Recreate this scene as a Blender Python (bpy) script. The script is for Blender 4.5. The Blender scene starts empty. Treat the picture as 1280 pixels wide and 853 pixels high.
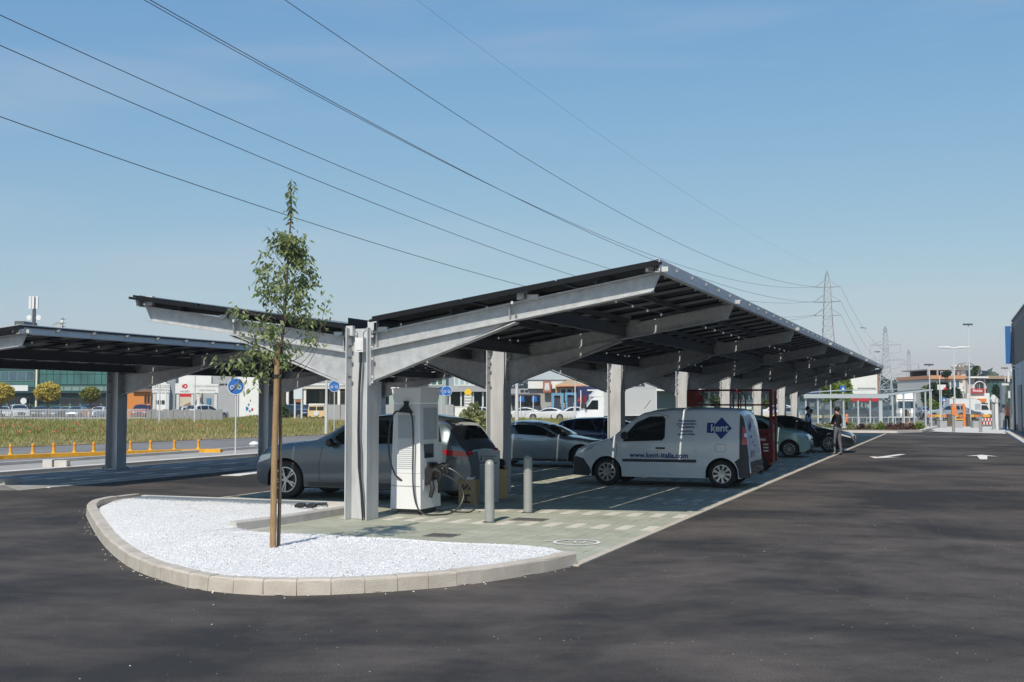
import bpy, bmesh, math, random
import numpy as np
from mathutils import Vector, Matrix
S = bpy.context.scene
COL = S.collection
R = math.radians
# ---------------------------------------------------------------- camera, sky, sun, exposure
FPX, CXP, CYP, H = 1460., 640., 426.5, 1.95
VXP, VYP = 1200., 503.
PITCH = math.atan((VYP-CYP)/FPX)
TH = math.atan((VXP-CXP)*math.cos(PITCH)/FPX)
FW = np.array([-math.sin(TH)*math.cos(PITCH), math.cos(TH)*math.cos(PITCH), math.sin(PITCH)])
RT = np.array([math.cos(TH), math.sin(TH), 0.])
UP = np.cross(RT, FW)
cd = bpy.data.cameras.new('camera'); cam = bpy.data.objects.new('camera', cd); COL.objects.link(cam)
cam.location = (0, 0, H); cam.rotation_euler = (R(90)+PITCH, 0, TH)
cd.sensor_width = 36; cd.lens = 36*FPX/1280.; cd.clip_start = .1; cd.clip_end = 9000
S.camera = cam
SUN_EL, SUN_AZ = 47., math.atan2(.07, -1.)      # direction TO the sun: (sin az, cos az)
w = bpy.data.worlds.new('World'); S.world = w; w.use_nodes = True
nt = w.node_tree; bg = nt.nodes['Background']
sky = nt.nodes.new('ShaderNodeTexSky'); sky.sky_type = 'NISHITA'; sky.sun_disc = False
sky.sun_elevation = R(SUN_EL); sky.sun_rotation = SUN_AZ % (2*math.pi)
sky.air_density = 1.15; sky.dust_density = .25; sky.ozone_density = 5.0; sky.altitude = 50
# faint thin cloud veil low over the horizon, part of the sky
tc = nt.nodes.new('ShaderNodeTexCoord'); mp = nt.nodes.new('ShaderNodeMapping'); mp.inputs['Scale'].default_value = (1.5, 1.5, 11)
nz = nt.nodes.new('ShaderNodeTexNoise'); nz.inputs['Scale'].default_value = 1.7; nz.inputs['Detail'].default_value = 5
nt.links.new(tc.outputs['Generated'], mp.inputs['Vector']); nt.links.new(mp.outputs['Vector'], nz.inputs['Vector'])
rp = nt.nodes.new('ShaderNodeMapRange'); rp.inputs['From Min'].default_value = .5; rp.inputs['From Max'].default_value = .78
rp.inputs['To Max'].default_value = .30; nt.links.new(nz.outputs['Fac'], rp.inputs['Value'])
mx = nt.nodes.new('ShaderNodeMixRGB'); mx.blend_type = 'MIX'; mx.inputs['Color2'].default_value = (6.2, 6.4, 6.9, 1)
sep = nt.nodes.new('ShaderNodeSeparateColor'); cmb = nt.nodes.new('ShaderNodeCombineColor'); nt.links.new(sky.outputs['Color'], sep.inputs[0])
for i_, (g_, k_) in enumerate(((.92, 1.17), (.64, 1.90), (.30, 3.85))):   # hazier, flatter blue than the clean-air model
    pw = nt.nodes.new('ShaderNodeMath'); pw.operation = 'POWER'; pw.inputs[1].default_value = g_; nt.links.new(sep.outputs[i_], pw.inputs[0])
    ml = nt.nodes.new('ShaderNodeMath'); ml.operation = 'MULTIPLY'; ml.inputs[1].default_value = k_; nt.links.new(pw.outputs[0], ml.inputs[0]); nt.links.new(ml.outputs[0], cmb.inputs[i_])
nt.links.new(rp.outputs['Result'], mx.inputs['Fac']); nt.links.new(cmb.outputs[0], mx.inputs['Color1'])
nt.links.new(mx.outputs['Color'], bg.inputs['Color'])
bg.inputs['Strength'].default_value = .1
sl = bpy.data.lights.new('sun', 'SUN'); so = bpy.data.objects.new('sun', sl); COL.objects.link(so)
sl.energy = 4.7; sl.angle = R(.53); sl.color = (1, .93, .81)
sd = Vector((math.sin(SUN_AZ)*math.cos(R(SUN_EL)), math.cos(SUN_AZ)*math.cos(R(SUN_EL)), math.sin(R(SUN_EL))))
so.rotation_euler = sd.to_track_quat('Z', 'Y').to_euler(); so.location = (0, 0, 60)
S.view_settings.view_transform = 'Standard'; S.view_settings.look = 'None'
S.view_settings.exposure = 0.0; S.view_settings.gamma = 1

# ---------------------------------------------------------------- surveying helpers (picture point -> place on the ground)
def ray(x, y): return FW*FPX + RT*(x-CXP) - UP*(y-CYP)
def G(x, y, z=0.):
    d = ray(x, y); t = (z-H)/d[2]; return Vector((d[0]*t, d[1]*t, z))
def D(px, dist, z=0.):                                  # point seen at column px, at camera depth dist
    d = ray(px, VYP); d = d/np.dot(d, FW)*dist; return Vector((d[0], d[1], z))
def ZH(py, dist): return H + (VYP-py)/FPX*dist
def WD(px0, px1, dist): return (px1-px0)/FPX*dist
rnd = random.Random(7)

# ---------------------------------------------------------------- materials
MATS = {}
def mat(name, c, rough=.6, metal=0., var=.0, vs=3., bump=0., bs=40., coat=0., emis=None, c2=None, spec=.5, stretch=(1,1,1), trans=0.):
    if name in MATS: return MATS[name]
    m = bpy.data.materials.new(name); m.use_nodes = True; n = m.node_tree; b = n.nodes['Principled BSDF']
    b.inputs['Roughness'].default_value = rough; b.inputs['Metallic'].default_value = metal
    b.inputs['Coat Weight'].default_value = coat; b.inputs['Coat Roughness'].default_value = .04
    b.inputs['Specular IOR Level'].default_value = spec
    if trans: b.inputs['Transmission Weight'].default_value = trans
    c = tuple(c)+(1,)
    b.inputs['Base Color'].default_value = c
    if var or bump or c2:
        t = n.nodes.new('ShaderNodeTexCoord'); mp = n.nodes.new('ShaderNodeMapping'); mp.inputs['Scale'].default_value = stretch
        g = n.nodes.new('ShaderNodeNewGeometry'); n.links.new(g.outputs['Position'], mp.inputs['Vector'])
        if var or c2:
            z = n.nodes.new('ShaderNodeTexNoise'); z.inputs['Scale'].default_value = vs; z.inputs['Detail'].default_value = 6; z.inputs['Roughness'].default_value = .62
            n.links.new(mp.outputs['Vector'], z.inputs['Vector'])
            r = n.nodes.new('ShaderNodeValToRGB'); r.color_ramp.elements[0].position = .32; r.color_ramp.elements[1].position = .68
            if c2: r.color_ramp.elements[0].color = c; r.color_ramp.elements[1].color = tuple(c2)+(1,)
            else:
                r.color_ramp.elements[0].color = tuple(max(0, v*(1-var)) for v in c[:3])+(1,)
                r.color_ramp.elements[1].color = tuple(min(1, v*(1+var)) for v in c[:3])+(1,)
            n.links.new(z.outputs['Fac'], r.inputs['Fac']); n.links.new(r.outputs['Color'], b.inputs['Base Color'])
        if bump:
            z2 = n.nodes.new('ShaderNodeTexNoise'); z2.inputs['Scale'].default_value = bs; z2.inputs['Detail'].default_value = 3
            n.links.new(g.outputs['Position'], z2.inputs['Vector'])
            bp = n.nodes.new('ShaderNodeBump'); bp.inputs['Strength'].default_value = bump; bp.inputs['Distance'].default_value = .02
            n.links.new(z2.outputs['Fac'], bp.inputs['Height']); n.links.new(bp.outputs['Normal'], b.inputs['Normal'])
    if emis: b.inputs['Emission Color'].default_value = tuple(emis)+(1,); b.inputs['Emission Strength'].default_value = 1
    MATS[name] = m; return m
def foliage(name, c1, c2, scale=1.2):
    m = bpy.data.materials.new(name); m.use_nodes = True; n = m.node_tree; b = n.nodes['Principled BSDF']
    g = n.nodes.new('ShaderNodeNewGeometry'); z = n.nodes.new('ShaderNodeTexNoise'); z.inputs['Scale'].default_value = scale; z.inputs['Detail'].default_value = 8
    n.links.new(g.outputs['Position'], z.inputs['Vector'])
    r = n.nodes.new('ShaderNodeValToRGB'); r.color_ramp.elements[0].position = .35; r.color_ramp.elements[1].position = .65
    r.color_ramp.elements[0].color = tuple(c1)+(1,); r.color_ramp.elements[1].color = tuple(c2)+(1,)
    n.links.new(z.outputs['Fac'], r.inputs['Fac']); n.links.new(r.outputs['Color'], b.inputs['Base Color'])
    b.inputs['Roughness'].default_value = .55
    tr = n.nodes.new('ShaderNodeBsdfTranslucent'); n.links.new(r.outputs['Color'], tr.inputs['Color'])
    ms = n.nodes.new('ShaderNodeMixShader'); ms.inputs['Fac'].default_value = .3
    n.links.new(b.outputs[0], ms.inputs[1]); n.links.new(tr.outputs[0], ms.inputs[2]); n.links.new(ms.outputs[0], n.nodes['Material Output'].inputs['Surface'])
    return m
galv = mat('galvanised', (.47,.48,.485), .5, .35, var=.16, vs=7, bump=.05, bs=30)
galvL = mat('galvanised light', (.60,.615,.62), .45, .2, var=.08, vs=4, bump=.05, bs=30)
galvSunC = mat('sunlit galvanised column', (.56,.57,.58), .5, .3, var=.13, vs=2.2, bump=.05, bs=30, stretch=(3,3,.6))  # brighter than the beams: sunlight on the columns is put into the colour
steel = mat('grey painted steel', (.11,.113,.116), .5, .5, var=.1, vs=4)
panelM = mat('photovoltaic glass', (.012,.014,.022), .12, .0, coat=.6)
backM = mat('panel backsheet', (.012,.012,.014), .6)
frameM = mat('black anodised frame', (.02,.02,.022), .35, .6)
white = mat('white paint', (.66,.67,.67), .4, var=.03, vs=2)
whiteP = mat('white road paint', (.72,.71,.68), .7, var=.10, vs=9)
black = mat('black plastic', (.018,.018,.019), .45)
dgrey = mat('dark grey plastic', (.05,.052,.055), .55)
rubber = mat('tyre rubber', (.022,.021,.02), .8, var=.2, vs=30)
alloy = mat('alloy', (.55,.56,.57), .3, .7)
alloyD = mat('dark alloy', (.10,.10,.105), .35, .6)
glassM = mat('car glass', (.012,.016,.017), .04, 0, coat=.5, spec=.8)
glassG = mat('green facade glass', (.03,.14,.13), .08, .1, coat=.5, var=.35, vs=.35)
glassB = mat('blue facade glass', (.05,.10,.14), .08, .1, coat=.4, var=.35, vs=.5)
glassD = mat('dark window glass', (.02,.03,.035), .08, coat=.4)
chrome = mat('chrome', (.7,.7,.7), .12, 1.)
lampR = mat('red lamp lens', (.42,.008,.012), .12, coat=.5)
lampW = mat('clear lamp lens', (.62,.66,.68), .08, .3, coat=.6)
red = mat('red enamel', (.20,.012,.012), .4, var=.12, vs=6)
redS = mat('red sign paint', (.48,.02,.03), .4)
blueS = mat('blue sign paint', (.02,.13,.42), .4)
navy = mat('navy lettering', (.012,.04,.22), .45)
orange = mat('orange plastic', (.66,.20,.05), .5)
yellow = mat('yellow kerb paint', (.72,.36,.02), .6, var=.15, vs=5)
concrete = mat('concrete', (.44,.42,.39), .85, var=.12, vs=3, bump=.25, bs=60)
concL = mat('pale concrete', (.55,.53,.50), .85, var=.1, vs=1.2, bump=.2, bs=40)
kerbM = mat('kerb concrete', (.40,.355,.30), .85, var=.10, vs=3.5, bump=.3, bs=70, c2=(.53,.48,.42))
cardb = mat('cardboard', (.36,.25,.13), .8, var=.08, vs=8)
cardY = mat('pale cardboard', (.66,.46,.22), .75, var=.06, vs=8)
bark = mat('bark', (.12,.085,.06), .85, var=.3, vs=20, bump=.5, bs=60)
wood = mat('stake wood', (.30,.19,.095), .75, var=.22, vs=9, bump=.3, bs=50, stretch=(6,6,.6))
skin = mat('skin', (.42,.24,.17), .55)
hairM = mat('dark hair', (.012,.01,.009), .6)
beige = mat('beige render', (.50,.45,.36), .85, var=.06, vs=1)
greyW = mat('grey cladding', (.33,.34,.35), .7, var=.06, vs=.6)
whiteW = mat('white render', (.70,.70,.68), .8, var=.05, vs=.6)

# ---------------------------------------------------------------- mesh helpers
class MB:
    def __init__(s): s.v = []; s.f = []; s.mi = []; s.cur = 0
    def add(s, vs, fs):
        o = len(s.v); s.v += [tuple(v) for v in vs]; s.f += [tuple(i+o for i in f) for f in fs]; s.mi += [s.cur]*len(fs); return s
    def box(s, x0, x1, y0, y1, z0, z1):
        return s.add([(x0,y0,z0),(x1,y0,z0),(x1,y1,z0),(x0,y1,z0),(x0,y0,z1),(x1,y0,z1),(x1,y1,z1),(x0,y1,z1)],
              [(0,3,2,1),(4,5,6,7),(0,1,5,4),(1,2,6,5),(2,3,7,6),(3,0,4,7)])
    def beam(s, a, b, w_, h_, up=(0,0,1)):
        a = Vector(a); b = Vector(b); d = (b-a).normalized(); u = Vector(up)
        if abs(d.dot(u)) > .98: u = Vector((0,1,0))
        sx = d.cross(u).normalized()*(w_/2); sz = sx.cross(d).normalized()*(h_/2)
        return s.add([a-sx-sz,a+sx-sz,a+sx+sz,a-sx+sz,b-sx-sz,b+sx-sz,b+sx+sz,b-sx+sz],
              [(0,1,2,3),(7,6,5,4),(0,4,5,1),(1,5,6,2),(2,6,7,3),(3,7,4,0)])
    def tube(s, pts, r, n=8, cap=True):
        pts = [Vector(p) for p in pts]; k = len(pts)
        rr = r if isinstance(r, (list, tuple)) else [r]*k
        d0 = (pts[1]-pts[0]).normalized(); u = d0.orthogonal().normalized(); vs = []
        for i, p in enumerate(pts):
            d = ((pts[min(i+1,k-1)]-pts[max(i-1,0)])).normalized()
            u = (u-d*u.dot(d)).normalized(); t = d.cross(u)
            for j in range(n):
                a = 2*math.pi*j/n; vs.append(p+(u*math.cos(a)+t*math.sin(a))*rr[i])
        fs = [(i*n+j, i*n+(j+1)%n, (i+1)*n+(j+1)%n, (i+1)*n+j) for i in range(k-1) for j in range(n)]
        if cap: fs += [tuple(range(n))[::-1], tuple((k-1)*n+j for j in range(n))]
        return s.add(vs, fs)
    def lathe(s, prof, n=24, c=(0,0,0), axis='z'):
        vs = []
        for r_, z_ in prof:
            for j in range(n):
                a = 2*math.pi*j/n; p = (r_*math.cos(a), r_*math.sin(a), z_)
                if axis == 'y': p = (p[0], p[2], p[1])
                if axis == 'x': p = (p[2], p[0], p[1])
                vs.append((p[0]+c[0], p[1]+c[1], p[2]+c[2]))
        k = len(prof)
        return s.add(vs, [(i*n+j, i*n+(j+1)%n, (i+1)*n+(j+1)%n, (i+1)*n+j) for i in range(k-1) for j in range(n)])
    def prism(s, poly, a0, a1, axis='y'):               # poly of 2-tuples; axis is the extrusion direction
        n = len(poly)
        def P(u, v, a): return {'y': (u, a, v), 'x': (a, u, v), 'z': (u, v, a)}[axis]
        vs = [P(u, v, a0) for u, v in poly]+[P(u, v, a1) for u, v in poly]
        return s.add(vs, [tuple(range(n)), tuple(range(2*n-1, n-1, -1))]+[(i, (i+1)%n, n+(i+1)%n, n+i) for i in range(n)])
    def quad(s, a, b, c, d): return s.add([a,b,c,d], [(0,1,2,3)])
    def mesh(s, name, mats, smooth=False):
        me = bpy.data.meshes.new(name); me.from_pydata(s.v, [], s.f)
        for m in (mats if isinstance(mats, (list, tuple)) else [mats]): me.materials.append(m)
        if any(s.mi): me.polygons.foreach_set('material_index', s.mi)
        bm = bmesh.new(); bm.from_mesh(me); bmesh.ops.recalc_face_normals(bm, faces=bm.faces); bm.to_mesh(me); bm.free()
        if smooth: smoothen(me, smooth if isinstance(smooth, (int, float)) and smooth is not True else 35)
        return me
def smoothen(me, ang=35):
    me.polygons.foreach_set('use_smooth', [True]*len(me.polygons))
    bm = bmesh.new(); bm.from_mesh(me); a = R(ang)
    for e in bm.edges:
        e.smooth = len(e.link_faces) != 2 or e.calc_face_angle(0) < a
    bm.to_mesh(me); bm.free()
def link(name, me, parent=None, loc=None):
    o = bpy.data.objects.new(name, me); COL.objects.link(o)
    if parent is not None: o.parent = parent
    if loc is not None: o.location = loc
    return o
def part(name, mb, m, parent, smooth=False, loc=None, label=None):
    o = link(name, mb.mesh(name, m, smooth), parent, loc)
    if label: o['label'] = label
    return o
def tag(o, label, cat, group=None):
    o['label'] = label; o['category'] = cat
    if group: o['group'] = group
    return o
def thing(name, label, cat, loc=(0,0,0), rz=0., group=None):
    o = bpy.data.objects.new(name, None); COL.objects.link(o); o.empty_display_size = .3
    o.location = loc; o.rotation_euler = (0,0,rz); return tag(o, label, cat, group)
def struct(name, mb, m, smooth=False):
    o = link(name, mb.mesh(name, m, smooth)); o['kind'] = 'structure'; return o
def copy_tree(o, parent=None):
    c = o.copy(); COL.objects.link(c)
    if parent is not None: c.parent = parent
    for ch in list(o.children): copy_tree(ch, c)
    return c
def dup(o, loc, rz=None, label=None, scale=None, group=None):
    c = copy_tree(o); c.location = loc
    if rz is not None: c.rotation_euler = (0,0,rz)
    if label: c['label'] = label
    if scale: c.scale = scale
    if group: c['group'] = group
    return c
def npmesh(name, V, F, mats, mi=None, smooth=False):     # V (n,3) F (m,k) same k
    me = bpy.data.meshes.new(name); V = np.asarray(V, dtype=np.float32); F = np.asarray(F, dtype=np.int32)
    me.vertices.add(len(V)); me.vertices.foreach_set('co', V.ravel()); k = F.shape[1]
    me.loops.add(F.size); me.loops.foreach_set('vertex_index', F.ravel())
    me.polygons.add(len(F)); me.polygons.foreach_set('loop_start', np.arange(len(F), dtype=np.int32)*k)
    me.polygons.foreach_set('loop_total', np.full(len(F), k, dtype=np.int32))
    for m in (mats if isinstance(mats, (list, tuple)) else [mats]): me.materials.append(m)
    if mi is not None: me.polygons.foreach_set('material_index', np.asarray(mi, dtype=np.int32))
    if smooth: me.polygons.foreach_set('use_smooth', [True]*len(F))
    me.update(calc_edges=True); me.validate(); return me
def leafcloud(C, size, rng, flat=.5, aspect=1.6):
    """C (n,3) centres -> one bent leaf (2 triangles folded on the midrib as a quad) each"""
    n = len(C); a = rng.uniform(0, 2*np.pi, n); t = rng.normal(0, flat, n)
    u = np.stack([np.cos(a)*np.cos(t), np.sin(a)*np.cos(t), np.sin(t)], 1)
    r = rng.normal(size=(n,3)); v = np.cross(u, r); v /= np.linalg.norm(v, axis=1)[:,None]
    s = (size*rng.uniform(.6, 1.3, n))[:,None]
    V = np.stack([C-u*s*aspect/2, C+v*s*.35, C+u*s*aspect/2, C-v*s*.35], 1).reshape(-1,3)
    F = np.arange(4*n).reshape(n,4); return V, F
FONT = None
def text_mesh(body, size=1., bold=0., ext=0., align='LEFT', space=1.):
    cu = bpy.data.curves.new('t', 'FONT'); cu.body = body; cu.size = size; cu.offset = bold; cu.extrude = ext; cu.align_x = align; cu.space_line = space
    cu.resolution_u = 3
    o = bpy.data.objects.new('t', cu); COL.objects.link(o)
    dg = bpy.context.evaluated_depsgraph_get(); me = bpy.data.meshes.new_from_object(o.evaluated_get(dg))
    bpy.data.objects.remove(o); bpy.data.curves.remove(cu)
    v = [tuple(q.co) for q in me.vertices]; f = [tuple(p.vertices) for p in me.polygons]; bpy.data.meshes.remove(me); return v, f
def text_part(name, body, size, m, parent, fn, bold=0., align='CENTER', label=None):
    """lettering laid on a surface: fn(u, v) -> local position"""
    v, f = text_mesh(body, size, bold, 0, align)
    mb = MB(); mb.add([fn(a, b) for a, b, _ in v], f)
    me = bpy.data.meshes.new(name); me.from_pydata(mb.v, [], mb.f); me.materials.append(m)
    o = link(name, me, parent)
    if label: o['label'] = label
    return o

# ================================================================ THE SETTING: ground, road, paving
def asphalt(name, c1, c2, speck=.35, streak=(.35, 1.6, 1), rot=0., rough=.9, sweep=False):
    m = bpy.data.materials.new(name); m.use_nodes = True; n = m.node_tree; b = n.nodes['Principled BSDF']; L = n.links.new
    g = n.nodes.new('ShaderNodeNewGeometry'); mp = n.nodes.new('ShaderNodeMapping'); mp.inputs['Scale'].default_value = streak; mp.inputs['Rotation'].default_value = (0,0,rot)
    L(g.outputs['Position'], mp.inputs['Vector'])
    a = n.nodes.new('ShaderNodeTexNoise'); a.inputs['Scale'].default_value = .8; a.inputs['Detail'].default_value = 10; a.inputs['Roughness'].default_value = .72; a.inputs['Distortion'].default_value = .2
    L(mp.outputs['Vector'], a.inputs['Vector'])
    r = n.nodes.new('ShaderNodeValToRGB'); r.color_ramp.elements[0].position = .33; r.color_ramp.elements[1].position = .72
    r.color_ramp.elements[0].color = tuple(c1)+(1,); r.color_ramp.elements[1].color = tuple(c2)+(1,); L(a.outputs['Fac'], r.inputs['Fac'])
    if sweep:
        sb = n.nodes.new('ShaderNodeVectorMath'); sb.operation = 'SUBTRACT'; sb.inputs[1].default_value = (-9.5, 17.5, 0); L(g.outputs['Position'], sb.inputs[0])
        ln_ = n.nodes.new('ShaderNodeVectorMath'); ln_.operation = 'LENGTH'; L(sb.outputs[0], ln_.inputs[0])
        sx_ = n.nodes.new('ShaderNodeSeparateXYZ'); L(sb.outputs[0], sx_.inputs[0]); at_ = n.nodes.new('ShaderNodeMath'); at_.operation = 'ARCTAN2'; L(sx_.outputs[1], at_.inputs[0]); L(sx_.outputs[0], at_.inputs[1])
        am = n.nodes.new('ShaderNodeMath'); am.operation = 'MULTIPLY'; am.inputs[1].default_value = 2.2; L(at_.outputs[0], am.inputs[0])
        rm_ = n.nodes.new('ShaderNodeMath'); rm_.operation = 'MULTIPLY'; rm_.inputs[1].default_value = 1.5; L(ln_.outputs['Value'], rm_.inputs[0])
        cx_ = n.nodes.new('ShaderNodeCombineXYZ'); L(rm_.outputs[0], cx_.inputs[0]); L(am.outputs[0], cx_.inputs[1])
        sn = n.nodes.new('ShaderNodeTexNoise'); sn.inputs['Scale'].default_value = 1.0; sn.inputs['Detail'].default_value = 5; sn.inputs['Roughness'].default_value = .7; L(cx_.outputs[0], sn.inputs['Vector'])
        pn = n.nodes.new('ShaderNodeTexNoise'); pn.inputs['Scale'].default_value = .22; pn.inputs['Detail'].default_value = 9; pn.inputs['Roughness'].default_value = .62; pn.inputs['Distortion'].default_value = .35; L(g.outputs['Position'], pn.inputs['Vector'])
        q1_ = n.nodes.new('ShaderNodeMath'); q1_.operation = 'MULTIPLY_ADD'; q1_.inputs[1].default_value = .20; L(sn.outputs['Fac'], q1_.inputs[0])
        q2_ = n.nodes.new('ShaderNodeMath'); q2_.operation = 'MULTIPLY'; q2_.inputs[1].default_value = .75; L(pn.outputs['Fac'], q2_.inputs[0]); L(q2_.outputs[0], q1_.inputs[2])
        q3_ = n.nodes.new('ShaderNodeMath'); q3_.operation = 'MULTIPLY_ADD'; q3_.inputs[1].default_value = .40; L(a.outputs['Fac'], q3_.inputs[0]); L(q1_.outputs[0], q3_.inputs[2])
        r.color_ramp.elements[0].position = .58; r.color_ramp.elements[1].position = .79; e_ = r.color_ramp.elements.new(.67); e_.color = tuple(.6*p_+.4*q_ for p_, q_ in zip(c1, c2))+(1,)
        L(q3_.outputs[0], r.inputs['Fac'])
    f = n.nodes.new('ShaderNodeTexNoise'); f.inputs['Scale'].default_value = 75; f.inputs['Detail'].default_value = 4; L(g.outputs['Position'], f.inputs['Vector'])
    fr = n.nodes.new('ShaderNodeMapRange'); fr.inputs['From Min'].default_value = .3; fr.inputs['From Max'].default_value = .7; fr.inputs['To Min'].default_value = 1-speck; fr.inputs['To Max'].default_value = 1+speck
    L(f.outputs['Fac'], fr.inputs['Value'])
    mu = n.nodes.new('ShaderNodeVectorMath'); mu.operation = 'SCALE'; L(r.outputs['Color'], mu.inputs[0]); L(fr.outputs['Result'], mu.inputs['Scale'])
    # scattered pale aggregate
    v = n.nodes.new('ShaderNodeTexVoronoi'); v.inputs['Scale'].default_value = 9; L(g.outputs['Position'], v.inputs['Vector'])
    lt = n.nodes.new('ShaderNodeMath'); lt.operation = 'LESS_THAN'; lt.inputs[1].default_value = .045; L(v.outputs['Distance'], lt.inputs[0])
    sp = n.nodes.new('ShaderNodeSeparateColor'); L(v.outputs['Color'], sp.inputs[0])
    g2 = n.nodes.new('ShaderNodeMath'); g2.operation = 'GREATER_THAN'; g2.inputs[1].default_value = .8; L(sp.outputs[0], g2.inputs[0])
    m2 = n.nodes.new('ShaderNodeMath'); m2.operation = 'MULTIPLY'; L(lt.outputs[0], m2.inputs[0]); L(g2.outputs[0], m2.inputs[1])
    mx = n.nodes.new('ShaderNodeMixRGB'); mx.inputs['Color2'].default_value = (.28,.27,.25,1); L(m2.outputs[0], mx.inputs['Fac']); L(mu.outputs[0], mx.inputs['Color1'])
    L(mx.outputs['Color'], b.inputs['Base Color']); b.inputs['Roughness'].default_value = rough
    bp = n.nodes.new('ShaderNodeBump'); bp.inputs['Strength'].default_value = .5; bp.inputs['Distance'].default_value = .012; L(f.outputs['Fac'], bp.inputs['Height']); L(bp.outputs['Normal'], b.inputs['Normal'])
    return m
asph = asphalt('fresh asphalt', (.0165,.0148,.014), (.090,.074,.063), streak=(.75, 1.2, 1), rot=R(-21), speck=.55, sweep=True)
asphO = asphalt('worn asphalt', (.14,.135,.13), (.24,.23,.22), speck=.15, streak=(.3,.3,1))
def sheet(name, pts, z, m):
    mb = MB(); mb.add([(p[0], p[1], z) for p in pts], [tuple(range(len(pts)))]); return struct(name, mb, m)
sheet('ground', [(-2500,-400),(2500,-400),(2500,3500),(-2500,3500)], -.03, mat('dry ground', (.17,.16,.13), .9, var=.25, vs=.05))
sheet('road', [(-70,-12),(30,-12),(30,80.5),(-14.15,80.5),(-14.15,47.5),(-19,47.5),(-19.42,20.5),(-26,17.5),(-70,10)], 0., asph)
sheet('side_road', [(-60,-12),(-18.9,-12),(-18.9,47.5),(-14.15,47.5),(-14.15,105),(-120,190),(-120,40)], -.006, asphO)

# ---- green paving of the parking bays, white pavers marking the bays
XP1, XP0 = -4.38, -14.0
rows = [17.65, 19.73, 23.0, 25.6, 28.7, 32.0, 34.66, 37.4, 39.95, 42.9, 45.5, 48.1, 50.7, 53.3, 55.9, 58.5, 61.1, 63.7, 66.3, 68.9, 71.5]
greenP = mat('green pavers', (.28,.288,.222), .85, c2=(.40,.405,.325), vs=1.3, bump=.2, bs=90)
whiteB = mat('white pavers', (.56,.52,.45), .85, var=.10, vs=6, bump=.2, bs=90)
pv = struct('paving', MB().add([(XP0,19.15,.004),(-10.0,19.15,.004),(-10.0,14.7,.004),(-6.2,14.6,.004),(-4.6,13.4,.004),(XP1+.02,13.3,.004),(XP1+.02,74,.004),(XP0,74,.004)], [(0,1,2,3,4,5,6,7)]), mat('paver joint sand', (.17,.17,.145), .95))
PL = .6; stones = []
ncol = int((XP1-XP0)/.2)
for i in range(ncol):
    xc = XP1-.1-.2*i
    ys = 14.62 if xc > -9.9 else 19.28
    if xc > -6.2: ys = 13.3+abs(xc+4.4)*.85 if xc > -5.9 else 14.62
    cuts = [(r_-.3, r_+.3) for r_ in rows if r_-.3 > ys] if i % 2 == 0 else []
    y = ys; first = (0 if i % 2 == 0 else .3)
    for a, b in cuts+[(74, None)]:
        seg = a-y
        if i % 2 and y == ys: stones.append((xc, y, y+first, 0)); y += first; seg = a-y
        k = max(1, round(seg/PL))
        for j in range(k): stones.append((xc, y+seg*j/k, y+seg*(j+1)/k, 0))
        if b: stones.append((xc, a, b, 1)); y = b
stones.sort(key=lambda s_: s_[0]**2+(s_[1])**2)
def paver_mb():
    mb = MB(); g_, c = .004, .008; x0, x1, y0, y1 = -.1+g_, .1-g_, g_/.6, 1-g_/.6; cy = c/.6
    mb.add([(x0,y0,.002),(x1,y0,.002),(x1,y1,.002),(x0,y1,.002),(x0,y0,.008),(x1,y0,.008),(x1,y1,.008),(x0,y1,.008),(x0+c,y0+cy,.014),(x1-c,y0+cy,.014),(x1-c,y1-cy,.014),(x0+c,y1-cy,.014)],
           [(0,1,5,4),(1,2,6,5),(2,3,7,6),(3,0,4,7),(4,5,9,8),(5,6,10,9),(6,7,11,10),(7,4,8,11),(8,9,10,11)]); return mb
pm = [paver_mb().mesh('paver', greenP), paver_mb().mesh('paver', whiteB)]
for xc, a, b, k in stones[:296]:
    o = link('paver', pm[k], pv, (xc, a, rnd.uniform(-.0015, .0015))); o.scale = (1, b-a, 1)
bv = np.array(paver_mb().v); bf = np.array(paver_mb().f); rest = stones[296:]
V = np.concatenate([bv*np.array([1, b-a, 1])+np.array([xc, a, rnd.uniform(-.0015,.0015)]) for xc, a, b, k in rest])
F = np.concatenate([bf+len(bv)*i for i in range(len(rest))]); mi = np.repeat([k for *_, k in rest], len(bf))
o = link('paver', npmesh('pavers', V, F, [greenP, whiteB], mi), pv); o['kind'] = 'stuff'
# pale edging strip between paving and asphalt
mb = MB(); y = 13.35
while y < 76: mb.box(-4.375, -4.265, y+.004, min(y+.996, 76), -.02, .018); y += 1.0
y = 19.2
while y < 74: mb.box(-14.12, -14.01, y+.004, y+.996, -.02, .016); y += 1.0
struct('edging_strip', mb, mat('edging stone', (.46,.41,.34), .85, var=.12, vs=4))
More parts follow.
